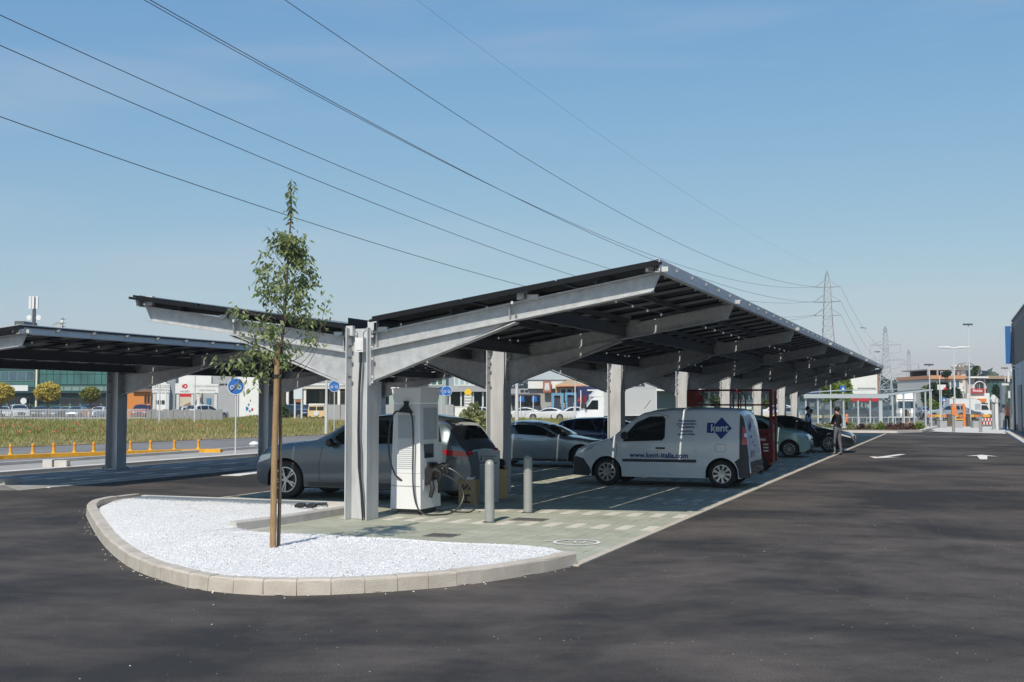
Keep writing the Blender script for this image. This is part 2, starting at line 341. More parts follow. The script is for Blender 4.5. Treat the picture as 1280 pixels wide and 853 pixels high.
# round white symbol painted on the first bay and another further in
def ground_mark(cx, cy, r_, name, label):
    mb = MB(); n = 30
    for j in range(n):
        a, b = 2*math.pi*j/n, 2*math.pi*(j+1)/n; q = .86
        mb.quad((cx+r_*math.cos(a), cy+r_*math.sin(a), .021), (cx+r_*math.cos(b), cy+r_*math.sin(b), .021), (cx+r_*q*math.cos(b), cy+r_*q*math.sin(b), .021), (cx+r_*q*math.cos(a), cy+r_*q*math.sin(a), .021))
    for (x0, y0, x1, y1, w_) in ((-.5,-.15,.35,-.15,.10), (-.1,-.15,-.1,.3,.10), (-.1,.3,.3,.3,.10), (.3,.3,.3,-.15,.08), (-1.45,.0,-1.0,.0,.10), (-1.75,-.1,-1.5,-.1,.08)):
        a = Vector((x0*r_+cx, y0*r_+cy, 0)); b = Vector((x1*r_+cx, y1*r_+cy, 0)); d = (b-a).normalized(); s_ = Vector((-d.y, d.x, 0))*w_*r_/2*1.2
        mb.quad(a-s_+Vector((0,0,.022)), b-s_+Vector((0,0,.022)), b+s_+Vector((0,0,.022)), a+s_+Vector((0,0,.022)))
    o = link(name, mb.mesh(name, whiteP)); o['kind'] = 'structure'; return o
ground_mark(-4.98, 15.5, .33, 'pavement_marking', '')
ground_mark(-5.0, 22.0, .33, 'pavement_marking', '')
# ---- island with kerb stones and white gravel
def spline(P, step):
    P = [Vector((p[0], p[1], 0)) for p in P]; out = []
    for i in range(len(P)-1):
        p0, p1, p2, p3 = P[max(i-1,0)], P[i], P[i+1], P[min(i+2, len(P)-1)]
        for k in range(12):
            t = k/12; out.append(.5*((2*p1)+(p2-p0)*t+(2*p0-5*p1+4*p2-p3)*t*t+(3*p1-p0-3*p2+p3)*t**3))
    out.append(P[-1]); L_ = [0]
    for i in range(1, len(out)): L_.append(L_[-1]+(out[i]-out[i-1]).length)
    n = max(1, round(L_[-1]/step)); res = []; j = 0
    for k in range(n+1):
        d = L_[-1]*k/n
        while j < len(out)-2 and L_[j+1] < d: j += 1
        t = (d-L_[j])/max(1e-6, L_[j+1]-L_[j]); res.append(out[j].lerp(out[j+1], min(1, t)))
    return res
outline = [(-15.25,18.95),(-15.15,17.9),(-14.57,16.84),(-13.09,15.21),(-10.88,12.93),(-9.24,11.41),(-8.11,10.62),(-7.38,10.28),(-6.69,10.22),(-6.11,10.42),(-5.58,10.84),(-5.12,11.35),(-4.76,11.99),(-4.49,12.74),(-4.31,13.44)]
isl = struct('traffic_island', MB().add([(p.x, p.y, .01) for p in spline(outline, 1.)]+[(-4.65,14.4,.01),(-9.9,14.8,.01),(-9.98,18.9,.01)], [tuple(range(len(spline(outline,1.))+3))]), concrete)
def kerb_run(P, step, wd, h, name, parent, m, side=1, gap=.006, jit=.004):
    pts = spline(P, step); n = len(pts); nor = []
    for i in range(n):
        d = (pts[min(i+1,n-1)]-pts[max(i-1,0)]).normalized(); nor.append(Vector((-d.y, d.x, 0))*side)
    for i in range(n-1):
        a, b = pts[i], pts[i+1]; d = (b-a).normalized(); a = a+d*gap; b = b-d*gap; na, nb = nor[i], nor[i+1]
        hh = h+rnd.uniform(-jit, jit); c = .022
        a2, b2 = a+na*rnd.uniform(0, jit), b+nb*rnd.uniform(0, jit)
        vs = []
        for (p, q) in ((a2, na), (b2, nb)):
            for (o_, z_) in ((0, -.05), (.012, hh-c), (.012+c, hh), (wd, hh), (wd, -.05)): vs.append((p+q*o_).to_tuple()[:2]+(z_,))
        mb = MB(); mb.add(vs, [(0,1,6,5),(1,2,7,6),(2,3,8,7),(3,4,9,8),(4,0,5,9),(0,4,3,2,1),(5,6,7,8,9)])
        part(name, mb, m, parent)
kerb_run(outline, .35, .17, .155, 'kerb_stone', isl, kerbM, side=1, gap=.004, jit=.006)
kerb_run(outline, 60, .150, .146, 'kerb_mortar', isl, kerbM, side=1, gap=0) if 0 else None
mo_ = MB(); mp_ = spline(outline, .2)
for a, b in zip(mp_[:-1], mp_[1:]):
    d = (b-a).normalized(); q_ = Vector((-d.y, d.x, 0))*.092; mo_.beam(a+q_+Vector((0,0,.06)), b+q_+Vector((0,0,.06)), .14, .165)
part('kerb_mortar', mo_, mat('mortar', (.50,.44,.37), .9), isl)
kerb_run([(-10.2,15.05),(-10.05,15.9),(-9.98,17.0),(-9.93,18.3)], .8, .15, .15, 'kerb_stone', isl, concrete, side=1)
inner = spline(outline, .3); poly = []
for i, p in enumerate(inner):
    d = (inner[min(i+1,len(inner)-1)]-inner[max(i-1,0)]).normalized(); poly.append((p.x-d.y*.15, p.y+d.x*.15))
poly += [(-4.66,14.35),(-5.2,14.66),(-7.0,14.80),(-9.2,14.86),(-10.2,14.98),(-10.14,15.9),(-10.06,17.0),(-10.0,18.6),(-10.7,18.5)]
poly += [(-12.4,18.42),(-13.6,18.55),(-14.6,18.5)]
PX, PY = np.array([p[0] for p in poly]), np.array([p[1] for p in poly])
def inside(x, y):
    r_ = np.zeros(x.shape, bool); j = len(PX)-1
    for i in range(len(PX)):
        c = ((PY[i] > y) != (PY[j] > y)) & (x < (PX[j]-PX[i])*(y-PY[i])/(PY[j]-PY[i]+1e-12)+PX[i]); r_ ^= c; j = i
    return r_
def edge_d(x, y):
    d = np.full(x.shape, 9.)
    for i in range(len(PX)):
        j = (i+1) % len(PX); ax, ay, bx, by = PX[i], PY[i], PX[j], PY[j]; L2 = (bx-ax)**2+(by-ay)**2+1e-9
        t = np.clip(((x-ax)*(bx-ax)+(y-ay)*(by-ay))/L2, 0, 1); d = np.minimum(d, np.hypot(x-ax-t*(bx-ax), y-ay-t*(by-ay)))
    return d
def gz(x, y, d=None):
    d = edge_d(x, y) if d is None else d
    lip = np.where((y > 14.0) & (x > -9.9), .045, .10)
    return .02+lip*np.clip(d/.25, .25, 1)+.03*np.clip(d/1.2, 0, 1)+.012*np.sin(x*3.1+y*1.7)*np.sin(y*2.3-x)
bm = bmesh.new(); bv_ = [bm.verts.new((a, b, 0)) for a, b in poly]; f_ = bm.faces.new(bv_); bmesh.ops.triangulate(bm, faces=[f_])
for _ in range(5):
    es = [e for e in bm.edges if e.calc_length() > .35]
    if es: bmesh.ops.subdivide_edges(bm, edges=es, cuts=1)
    bmesh.ops.triangulate(bm, faces=[f for f in bm.faces if len(f.verts) > 3])
xs = np.array([v.co.x for v in bm.verts]); ys_ = np.array([v.co.y for v in bm.verts]); zz = gz(xs, ys_)
for v, z_ in zip(bm.verts, zz): v.co.z = z_-.008
me = bpy.data.meshes.new('gravel'); bm.to_mesh(me); bm.free()
gravM = mat('white gravel', (.52,.52,.53), .9, c2=(.78,.78,.775), vs=60, bump=.6, bs=70)
me.materials.append(gravM)
for p in me.polygons: p.use_smooth = True
gb = link('gravel', me); gb['kind'] = 'structure'
rng = np.random.default_rng(3)
n0 = 150000; x = rng.uniform(-15.4, -4.3, n0); y = rng.uniform(10.2, 18.7, n0); k = inside(x, y); x, y = x[k], y[k]
# denser close to the viewer
dist = np.hypot(x, y); k = rng.uniform(size=len(x)) < np.clip((17.5/dist)**3*.8, 0, 1); x, y = x[k], y[k]; s_ = rng.uniform(.005, .012, len(x))
z = gz(x, y)+s_*.1
ang = rng.uniform(0, 2*np.pi, len(x)); ca, sa = np.cos(ang), np.sin(ang)
base = np.array([(1,0,0),(0,.8,0),(-1,0,.1),(0,-.8,0),(.1,.1,.7),(0,0,-.6)]); Fo = np.array([(0,1,4),(1,2,4),(2,3,4),(3,0,4)])
VV = np.empty((len(x), 6, 3)); bs_ = base[None]*s_[:,None,None]*rng.uniform(.7,1.2,(len(x),6,1))
VV[:,:,0] = bs_[:,:,0]*ca[:,None]-bs_[:,:,1]*sa[:,None]+x[:,None]; VV[:,:,1] = bs_[:,:,0]*sa[:,None]+bs_[:,:,1]*ca[:,None]+y[:,None]; VV[:,:,2] = bs_[:,:,2]+z[:,None]
FF = (Fo[None]+6*np.arange(len(x))[:,None,None]).reshape(-1,3)
peb = link('pebble', npmesh('pebbles', VV.reshape(-1,3), FF, [mat('white pebble', (.77,.765,.76), .8, var=.12, vs=.9), mat('grey pebble', (.50,.495,.49), .8)], np.repeat((rng.uniform(size=len(x)) > .72).astype(int), 4)), gb); peb['kind'] = 'stuff'
# a few stones thrown over the kerb, dry leaves and crumbs of soil on the gravel
def strew(name, pts, sz, m):
    pts = np.array(pts); s_ = rng.uniform(.6, 1.4, len(pts))*sz
    VV = base[None]*s_[:,None,None]*rng.uniform(.7,1.2,(len(pts),6,1))+pts[:,None,:]; FF = (Fo[None]+6*np.arange(len(pts))[:,None,None]).reshape(-1,3)
    o = link(name, npmesh(name, VV.reshape(-1,3), FF, m)); o['kind'] = 'stuff'
op = spline(outline, .05); ps = []
for _ in range(55):
    i = rnd.randrange(1, len(op)-1); d = (op[i+1]-op[i-1]).normalized(); q = abs(rnd.gauss(0,.07))+.015; ps.append((op[i].x+d.y*q, op[i].y-d.x*q, .006))
strew('spilled_pebbles', ps, .009, MATS['white pebble'])
lx, ly = rng.uniform(-14.5,-4.8,700), rng.uniform(10.6,18.3,700); k = inside(lx, ly); lx, ly = lx[k][:150], ly[k][:150]
strew('gravel_debris', np.stack([lx, ly, gz(lx, ly)+.008], 1), .011, mat('dry leaf brown', (.20,.13,.07), .9, var=.3, vs=4))
# bluish stone gutter slabs behind the gravel
gut = struct('gutter', MB().box(-15.0, -10.1, 18.5, 19.2, -.02, .01), concrete)
gm = mat('slate slab', (.17,.20,.225), .7, var=.15, vs=5)
for yy, hh in ((18.50,.125),(18.74,.115)):
    xx = -14.9
    while xx < -10.9:
        part('slab', MB().box(xx+.004, xx+.996, yy, yy+.225, .0, hh), gm, gut); xx += 1.0
part('edging', MB().box(-15.1, -9.95, 19.00, 19.10, 0, .12), concL, gut)
# scattered chippings on the road
x = rng.uniform(-16, 8, 1500); y = rng.uniform(4.2, 30, 1500); k = ~((y > 10) & (x < -4)); x, y = x[k], y[k]; s_ = rng.uniform(.003, .006, len(x))*np.where(rng.uniform(size=len(x)) > .93, 2.2, 1)
VV = base[None]*s_[:,None,None]+np.stack([x, y, np.full(len(x), .004)], 1)[:,None,:]
FF = (Fo[None]+6*np.arange(len(x))[:,None,None]).reshape(-1,3)
o = link('road_grit', npmesh('road_grit', VV.reshape(-1,3), FF, mat('pale chipping', (.5,.48,.45), .8))); o['kind'] = 'stuff'
# drain covers
def drain(p, w_, d_, label):
    t = thing('drain_cover', label, 'drain cover', (p[0], p[1], .014))
    part('frame', MB().box(-w_/2, w_/2, -d_/2, d_/2, -.01, .008), mat('cast iron', (.16,.145,.135), .7, .3, var=.2, vs=20), t)
    for i in range(7): part('bar', MB().box(-w_/2+.03+i*(w_-.06)/7, -w_/2+.05+i*(w_-.06)/7+.01, -d_/2+.04, d_/2-.04, .008, .014), mat('cast iron', (0,0,0)), t)
drain(G(662,651), .55, .40, 'square iron drain cover in the pavers just beyond the nearer bollard')
drain(G(552,671), .45, .40, "iron drain cover in the pavers within the sapling's shadow")
# arrows on the road
def arrow(cx, cy, rot, label):
    P = [(-.55,-.2),(0,-1.5),(.55,-.2),(.17,-.45),(.12,2.2),(-.12,2.2),(-.17,-.45)]
    c, s_ = math.cos(rot), math.sin(rot); mb = MB(); mb.add([(cx+a*c-b*s_, cy+a*s_+b*c, .006) for a, b in P], [(0,1,3,6),(1,2,3),(6,3,4,5)] if 0 else [(0,1,6),(6,1,3),(1,2,3),(6,3,4,5)])
    o = link('road_arrow', mb.mesh('road_arrow', whiteP)); o['kind'] = 'structure'
p = G(1108,571); arrow(p.x, p.y, R(-12), '')
p = G(1228,571); arrow(p.x, p.y, R(180), '')
# far footpath and planted bed kerb across the end of the road
sheet('footpath', [(-30,82.5),(-2.0,82.5),(-1.0,80.6),(3.4,76.8),(3.4,100),(-30,100)], .03, concL)
mb = MB(); q = [G(1000,541.5), G(1060,541), G(1120,541.5), G(1150,540.5), G(1172,535)]
for a, b in zip(q[:-1], q[1:]): mb.beam(a+Vector((0,0,.07)), b+Vector((0,0,.07)), .25, .16)
struct('bed_kerb', mb, concL)
sheet('planting_bed', [(-18,81.8),(-3.2,81.8),(-1.6,84),(-2.2,90),(-18,90)], .05, mat('bed soil', (.10,.075,.05), .95, var=.3, vs=2))
mb = MB(); mb.box(2.62, 2.87, 20, 80.5, -.02, .14); struct('pavement_kerb', mb, concL)
sheet('pavement', [(2.87,20),(5.6,20),(3.6,84.6),(2.87,84.6)], .13, mat('brown pavers', (.23,.20,.18), .85, var=.15, vs=2))
# ---- second bay row, its paving and markings
sheet('bay_paving', [(-22.6,22.6),(-19.45,20.3),(-19.45,46),(-23.7,46),(-23.7,23.4)], .004, mat('grey pavers', (.30,.295,.28), .85, var=.2, vs=1.5, bump=.3, bs=50))
mb = MB(); mb.box(-19.5, -19.38, 21.2, 46, -.01, .02); struct('bay_edging', mb, concL)
mb = MB()
for k in range(9):
    yy = 23.6+k*2.55
    for j in range(9): 
        if j % 2 == 0: mb.box(-23.4+j*.42, -23.2+j*.42, yy, yy+.5, .004, .012)
struct('bay_markings', mb, whiteP)
mb = MB(); a, b = G(288,595), G(330,589); mb.beam((a.x,a.y,.004), (b.x,b.y,.004), .55, .006); struct('road_marking', mb, whiteP)
kb = thing('kerb_end', 'concrete kerb end beside the paved bay at the left edge', 'kerb', (0,0,0))
a = G(-40,604); b = G(15,606)
part('kerb_stone', MB().beam((a.x,a.y,.06), (b.x,b.y,.06), .45, .16), concrete, kb)
sheet('cycle_path', [(-27.6,18),(-25.3,18),(-25.3,48),(-27.6,48)], .002, mat('pale paving', (.34,.325,.30), .85, var=.15, vs=.8))
sheet('footway', [(-25.3,18),(-23.72,18),(-23.72,48),(-25.3,48)], .02, mat('pale slabs', (.55,.53,.50), .85, var=.08, vs=1.5))
mb = MB(); mb.beam((-27.7,18,.03), (-27.7,47,.03), .18, .14); mb.beam((-23.71,22,.04),(-23.71,46,.04), .12,.14); struct('path_kerb', mb, concL)
# ---- meadow: earth sheet, grass and poppies
near = [G(-60,562), G(0,560), G(160,554), G(320,547), G(480,541), G(620,535), G(720,532), G(770,527)]
far = [D(780,210), D(600,190), D(480,170), D(330,150), D(300,134), D(160,130), D(0,123), D(-60,118)]
sheet('meadow', [(p.x, p.y) for p in near+far], .01, mat('meadow soil', (.27,.17,.10), .95, c2=(.22,.20,.075), vs=.25))
# darker track along the meadow's near edge
na = np.array([(p.x, p.y) for p in near]); fa = np.array([(p.x, p.y) for p in far[::-1]]); 
def mpoint(u, t):
    a = np.stack([np.interp(u, np.linspace(0,1,len(na)), na[:,i]) for i in (0,1)], 1)
    b = np.stack([np.interp(u, np.linspace(0,1,len(fa)), fa[:,i]) for i in (0,1)], 1)
    return a+(b-a)*t[:,None]
n = 110000; u = rng.uniform(0, 1, n); t = rng.uniform(0, 1, n)**1.35
P_ = mpoint(u, t); den = np.sin(P_[:,0]*.31+1)*np.sin(P_[:,1]*.27)+.35*np.sin(P_[:,0]*1.1)*np.cos(P_[:,1]*.9)
bare = np.clip((.10+.05*np.sin(u*37)+.03*np.sin(u*90)-t)/.18, 0, 1); k = rng.uniform(size=n) > bare*.92; P_, t, den = P_[k], t[k], den[k]; n = len(P_)
h_ = (.10+.22*np.clip(t*4, 0, 1)+.10*den)*rng.uniform(.5, 1.35, n); h_ = np.maximum(h_, .08); a = rng.uniform(0, np.pi, n); wv = .025+.05*t
ln = rng.normal(0, .12, (n,2))
V = np.zeros((n,3,3)); V[:,0,0] = P_[:,0]-np.cos(a)*wv; V[:,0,1] = P_[:,1]-np.sin(a)*wv; V[:,1,0] = P_[:,0]+np.cos(a)*wv; V[:,1,1] = P_[:,1]+np.sin(a)*wv
V[:,2,0] = P_[:,0]+ln[:,0]; V[:,2,1] = P_[:,1]+ln[:,1]; V[:,2,2] = h_
mi = (rng.uniform(size=n) < .30+.42*den+.25*np.clip((.35-t)/.35, 0, 1)).astype(int)
g1 = foliage('meadow green', (.16,.20,.035), (.32,.32,.09), .35); g2 = foliage('meadow straw', (.34,.30,.12), (.45,.36,.17), .5)
o = link('meadow_grass', npmesh('meadow_grass', V.reshape(-1,3), np.arange(3*n).reshape(-1,3), [g1, g2], mi)); o['kind'] = 'stuff'
n = 1500; u = np.clip(rng.normal(.22, .2, n), 0, 1); t = rng.uniform(.05, .55, n); P_ = mpoint(u, t); k = (np.sin(P_[:,0]*.5)+np.sin(P_[:,1]*.4+1)+.5*np.sin(P_[:,1]*1.3)) > .35; P_ = P_[k]; n = len(P_)
C_ = np.stack([P_[:,0], P_[:,1], rng.uniform(.22,.50,n)], 1); V, F = leafcloud(C_, .085, rng)
o = link('poppies', npmesh('poppies', V, F, mat('poppy red', (.62,.05,.015), .6))); o['kind'] = 'stuff'

# ================================================================ SOLAR CANOPIES
def wing(parent, s, yc, x0, zt0, x1, zt1, dep, gx, gz_, zcol, label=None):
    """s=+1 right wing, -1 left wing; x0 column face, x1 tip (signed local), I beam with a haunch plate down to the column"""
    sl = (zt1-zt0)/(x1-x0); zt = lambda x: zt0+sl*(x-x0); zb = lambda x: zt(x)-dep
    mb = MB(); w2 = .10
    mb.prism([(x0, zt(x0)-.016), (x1, zt(x1)-.016), (x1-s*.13, zb(x1-s*.13)+.016), (x0, zb(x0)+.016)], yc-.005, yc+.005)
    mb.prism([(x0, zt(x0)-.018), (x1, zt(x1)-.018), (x1, zt(x1)), (x0, zt(x0))], yc-w2, yc+w2)
    xe = x1-s*.13
    mb.prism([(x0, zb(x0)), (xe, zb(xe)), (xe, zb(xe)+.018), (x0, zb(x0)+.018)], yc-w2, yc+w2)
    mb.prism([(x0, zb(x0)-.001), (x0, gz_), (gx, zb(gx)-.001)], yc-.005, yc+.005)
    g1, g2 = (x0, gz_), (gx+s*.1, zb(gx)-.003)
    d = Vector((g2[0]-g1[0], 0, g2[1]-g1[1])).normalized(); 
    mb.beam((g1[0], yc, g1[1]-.01), (g2[0], yc, g2[1]-.01), .2, .018)
    # end plate on the column, stiffeners
    mb.box(min(x0, x0+s*.022), max(x0, x0+s*.022), yc-.13, yc+.13, gz_-.08, zt0+.03)
    for xx in (.0,): mb.box(x0+s*.10-.005 if s > 0 else x0+s*.10-.005, x0+s*.10+.005, yc-w2+.005, yc+w2-.005, zb(x0+s*.1)+.02, zt(x0+s*.1)-.02)
    mb.box(gx-.005, gx+.005, yc-w2+.004, yc+w2-.004, zb(gx)+.02, zt(gx)-.02)
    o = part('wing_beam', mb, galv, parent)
    mb = MB()
    for zz_ in (zt0-.06, zt0-.22, gz_+.05, gz_+.38):
        for yy in (-.09, .09): mb.lathe([(0,-.0),(.02,.0),(.02,.02),(0,.02)], 6, (0,0,0)); 
    mb = MB()
    for zz_ in (zt0-.06, zt0-.24, gz_+.06, gz_+.36, gz_+.02-.05):
        for yy in (-.09, .09): mb.box(x0+s*.022-.0, x0+s*.052, yc+yy-.018, yc+yy+.018, zz_-.018, zz_+.018) if s > 0 else mb.box(x0+s*.052, x0+s*.022, yc+yy-.018, yc+yy+.018, zz_-.018, zz_+.018)
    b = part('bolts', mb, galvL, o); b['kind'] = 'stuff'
    return zt
pmesh = {}
steelR = mat('rail aluminium', (.34,.35,.36), .45, .5)
galvSkyF = mat('skylit galvanised fascia', (.62,.64,.66), .5, .15, var=.06, vs=3)  # paler zinc, with sky light on the edge channel painted in
def canopy(name, label, xc, ycs, ya, yb, Rw, Lw, ntile, hcol=3.18):
    t = thing(name, label, 'solar canopy', (xc, ycs[0], 0)); y0 = ycs[0]
    for yc in ycs:
        y = yc-y0; mb = MB()
        for sx in (-1, 1): mb.box(sx*.195-.0095, sx*.195+.0095, y, y+.42, .02, hcol)
        mb.box(-.185, .185, y+.205, y+.217, .02, hcol-.004)
        for zz_ in (Rw[6], Rw[6]+.45, hcol-.32):
            for a, b in ((y+.01, y+.204), (y+.218, y+.41)): mb.box(-.1855, .1855, a+.06 if a < y+.1 else a, b if a < y+.1 else b-.06, zz_, zz_+.012) if 0 else None
        if Lw is None: mb.box(-.28, .28, y-.05, y+.47, 0.012, .04)
        c = part('column', mb, galvSunC, t)
        mb = MB()
        for zz_ in (Rw[6]+.06, Rw[6]+.38, hcol-.14, hcol-.3):
            for sx in (-1, 1):
                for yy in (.10, .32): mb.box(min(sx*.185, sx*.155), max(sx*.185, sx*.155), y+yy-.018, y+yy+.018, zz_-.018, zz_+.018)
        for sx in (-1,1):
            for yy in ((-.02, .44) if Lw is None else ()): mb.box(sx*.24-.02, sx*.24+.02, y+yy-.02, y+yy+.02, .04, .075)
        b = part('bolts', mb, steel, c); b['kind'] = 'stuff'
    for s, W in ((1, Rw), (-1, Lw)):
        if W is None: continue
        xin, zin, xtip, ztip, dep, gx, gz_, pin, pzin, ptip, pztip = W
        for yc in ycs:
            zt = wing(t, s, yc-y0+.21, s*xin, zin, s*xtip, ztip, dep, s*gx, gz_, hcol)
        psl = (pztip-pzin)/(ptip-pin); pz = lambda x: pzin+psl*(abs(x)-abs(pin) if pin > 0 else (x*s-pin))
        sl = (ztip-zin)/(xtip-xin); bz = lambda x: zin+sl*(x-xin)
        Y0, Y1 = ya-y0, yb-y0
        # fascia channel along the tip
        xf = xtip+.02; zf = bz(xtip)
        mb = MB(); mb.prism([(s*xf, zf-.02), (s*(xf+.012), zf-.02), (s*(xf+.012), zf+.16), (s*xf, zf+.16)], Y0+.05, Y1)
        mb.box(min(s*xf, s*(xf-.06)), max(s*xf, s*(xf-.06)), Y0+.05, Y1, zf+.162, zf+.172); mb.box(min(s*xf, s*(xf-.06)), max(s*xf, s*(xf-.06)), Y0+.05, Y1, zf-.03, zf-.022)
        part('fascia', mb, galvSkyF, t)
        # longitudinal beams between the frames
        for fx, dd in ((.54, .24), (.10, .20)):
            xm = xin+(xtip-xin)*fx; zm = bz(xm)-.02
            for i in range(len(ycs)-1):
                a, b = ycs[i]-y0+.225, ycs[i+1]-y0+.195; mb = MB()
                mb.box(s*xm-.005, s*xm+.005, a, b, zm-dd+.012, zm-.012); mb.box(s*xm-.06, s*xm+.06, a, b, zm-.012, zm); mb.box(s*xm-.06, s*xm+.06, a, b, zm-dd, zm-dd+.012)
                q = part('longitudinal_beam', mb, steel, t)
        # purlins on cleats
        for k, fx in enumerate((.02, .30, .56, .80, .985)):
            xm = xin+(xtip-xin)*fx; zb_ = bz(xm); zp = pz(s*xm) if 0 else pzin+psl*(xm-pin)
            top = zp-.09
            if top-zb_ < .03: top = zb_+.04
            mb = MB(); mb.box(s*xm-.0035, s*xm+.0035, Y0+.12, Y1, zb_+.012, top); mb.box(s*xm+.004, s*xm+.055, Y0+.12, Y1, top-.006, top); mb.box(s*xm-.055, s*xm-.004, Y0+.12, Y1, zb_+.012, zb_+.018)
            part('purlin', mb, steel, t)
            if k in (0, 2, 4):
                for yc in ycs:
                    y = yc-y0+.21
                    mb = MB(); mb.box(s*xm-.085-s*.07, s*xm+.085-s*.07, y-.10, y-.02, zb_+.0, zb_+.17) ; mb.box(s*xm+(.02 if s > 0 else -.20)-.0, s*xm+(.20 if s > 0 else -.02), y-.095, y-.03, zb_+.0, zb_+.075)
                    part('cleat', mb, galvL if yc == ycs[0] else galv, t)  # sun on the front frame painted in: pale cleats there, darker under the roof
        vl = MB(); vl.box(min(s*(pin-.02), s*(pin-.012)), max(s*(pin-.02), s*(pin-.012)), Y0+.2, Y1, pzin-.16, pzin+(.10 if s < 0 else .0)); part('valley_sky_stop', vl, frameM, t)  # added plates that shut out slits of bright sky along the valley
        # rails and panels
        n = ntile; p = (Y1-Y0)/n; rail = MB(); bolt = MB()
        ang = math.atan(psl)
        xa, xb = pin-.03, ptip+.07
        for i in range(n+1):
            y = Y0+i*p; rail.cur = 1 if i in (0, n) else 0
            for off in ((.0,) if i in (0, n) else (0,)):
                rail.prism([(s*xa, pzin+psl*(xa-pin)-.085), (s*xb, pzin+psl*(xb-pin)-.085), (s*xb, pzin+psl*(xb-pin)-.04), (s*xa, pzin+psl*(xa-pin)-.04)], y-.022+(.03 if i == 0 else 0), y+.022+(.03 if i == 0 else 0))
            for fx in (.54, .985):
                xm = xin+(xtip-xin)*fx-.09; bolt.box(s*xm-.018, s*xm+.018, y+.06, y+.10, bz(xm)+(-.045 if fx < .9 else .02), bz(xm)+(-.0 if fx < .9 else .06))
        r_ = part('rails', rail, [steelR, frameM], t); r_['kind'] = 'stuff'
        r_ = part('bolts', bolt, galvL, t); r_['kind'] = 'stuff'
        Lp = (ptip-pin)/math.cos(ang); rowl = Lp/3
        if s not in pmesh or 1:
            mb = MB(); hw, hl, g_ = p/2-.014, rowl/2-.018, .018
            mb.cur = 0; mb.add([(-hl+g_,-hw+g_,.0195),(hl-g_,-hw+g_,.0195),(hl-g_,hw-g_,.0195),(-hl+g_,hw-g_,.0195)], [(0,1,2,3)])
            mb.cur = 1; mb.box(-hl,-hl+g_,-hw,hw,-.018,.02); mb.box(hl-g_,hl,-hw,hw,-.018,.02); mb.box(-hl+g_,hl-g_,-hw,-hw+g_,-.018,.02); mb.box(-hl+g_,hl-g_,hw-g_,hw,-.018,.02)
            mb.cur = 2; mb.add([(-hl+g_,-hw+g_,.0085),(hl-g_,-hw+g_,.0085),(hl-g_,hw-g_,.0085),(-hl+g_,hw-g_,.0085)], [(0,3,2,1)])
            pme = mb.mesh('solar_panel', [panelM, frameM, backM])
        for i in range(n):
            for j in range(3):
                f = (j+.5)*rowl; x = pin+f*math.cos(ang); z = pzin+f*math.sin(ang)-.02
                o = link('solar_panel', pme, t, (s*x, Y0+(i+.5)*p, z)); o.rotation_euler = (0, -s*ang, 0)
    return t
pmesh = {}
steelR = mat('rail aluminium', (.34,.35,.36), .45, .5)
def zc(z): return 1.95+(z-1.92)*1.0156
# wing tuple: xin,zin, xtip,ztip, depth, gusset x, gusset z, panel xin,z, panel tip x,z   (all measured from the column axis)
C1X = -9.295
C1 = canopy('solar_canopy', 'long double-wing solar canopy on galvanised columns with the charger, van and cars beneath it', C1X,
    [17.08, 23.25, 32.5, 41.2, 49.5, 57.9, 66.2, 71.6], 17.0, 72.0,
    (.205, 3.10, 5.10, 3.93, .29, 2.66, 2.31, .30, 3.35, 5.10, 4.08), (.205, 3.04, 4.42, 3.69, .27, 2.48, 2.22, .24, 3.26, 4.50, 3.87), 48)
for yy in (22.6, 40.4, 57.2):
    pass
# the cable from the junction box down the first column's web
jb = thing('junction_box', 'small white junction box atop the front column, a black conduit hanging from it', 'junction box', (C1X+.02, 17.18, 2.78))
part('housing', MB().box(-.075, .075, -.05, .05, 0, .24).box(-.05,.05,-.06,-.05,.03,.2), white, jb)
mb = MB(); mb.tube([(.01,0,0),(.01,.0,-.15),(-.015,0,-.6),(-.03,.01,-1.3),(-.01,0,-1.9),(.05,.0,-2.4),(.10,-.02,-2.7),(.14,-.03,-2.77)], .022, 8); part('conduit', mb, black, jb, smooth=True)
mb = MB(); mb.tube([(-.03,0,-1.2),(.01,-.01,-1.6),(.015,0,-2.1),(.04,0,-2.5),(.08,-.03,-2.77)], .012, 6); part('cable', mb, black, jb, smooth=True)
for a in (-1, 1): part('cable', MB().tube([(a*.05,0,.24),(a*.06,0,.32),(a*.14,0,.40)], .006, 5), black, jb)
C2X = -22.95
C2 = canopy('solar_canopy', 'second solar canopy farther left, its near edge running behind the young tree', C2X,
    [19.0, 27.5, 35.4, 44.0], 18.9, 44.6,
    (.205, 2.97, 4.70, 3.40, .27, 3.2, 2.18, -.45, 3.04, 4.78, 3.55), None, 23, hcol=3.06)

# ================================================================ CHARGER
cx0, cx1, cy0, cy1, ct = -9.27, -8.68, 18.28, 19.12, 2.21
ch = thing('charging_station', 'tall white electric car charging cabinet with black cables beside the front column', 'charging station', ((cx0+cx1)/2, (cy0+cy1)/2, 0))
hx, hy = (cx1-cx0)/2, (cy1-cy0)/2
part('plinth', MB().box(-hx+.1, hx-.08, -hy+.07, hy-.05, .0, .12), dgrey, ch)
wp = mat('charger white paint', (.74,.75,.76), .35, coat=.2)
mb = MB(); tp = .03
def cab(z0, z1, f0, f1):
    vs = [(sx*(hx-f), sy*(hy-f), z) for z, f in ((z0, f0), (z1, f1)) for sx, sy in ((-1,-1),(1,-1),(1,1),(-1,1))]
    return vs, [(0,3,2,1),(4,5,6,7),(0,1,5,4),(1,2,6,5),(2,3,7,6),(3,0,4,7)]
mb = MB(); mb.add(*cab(.11, .72, .005, .018)); part('lower_body', mb, wp, ch)
mb = MB(); mb.add(*cab(.724, 1.93, .018, .045)); part('upper_body', mb, wp, ch)
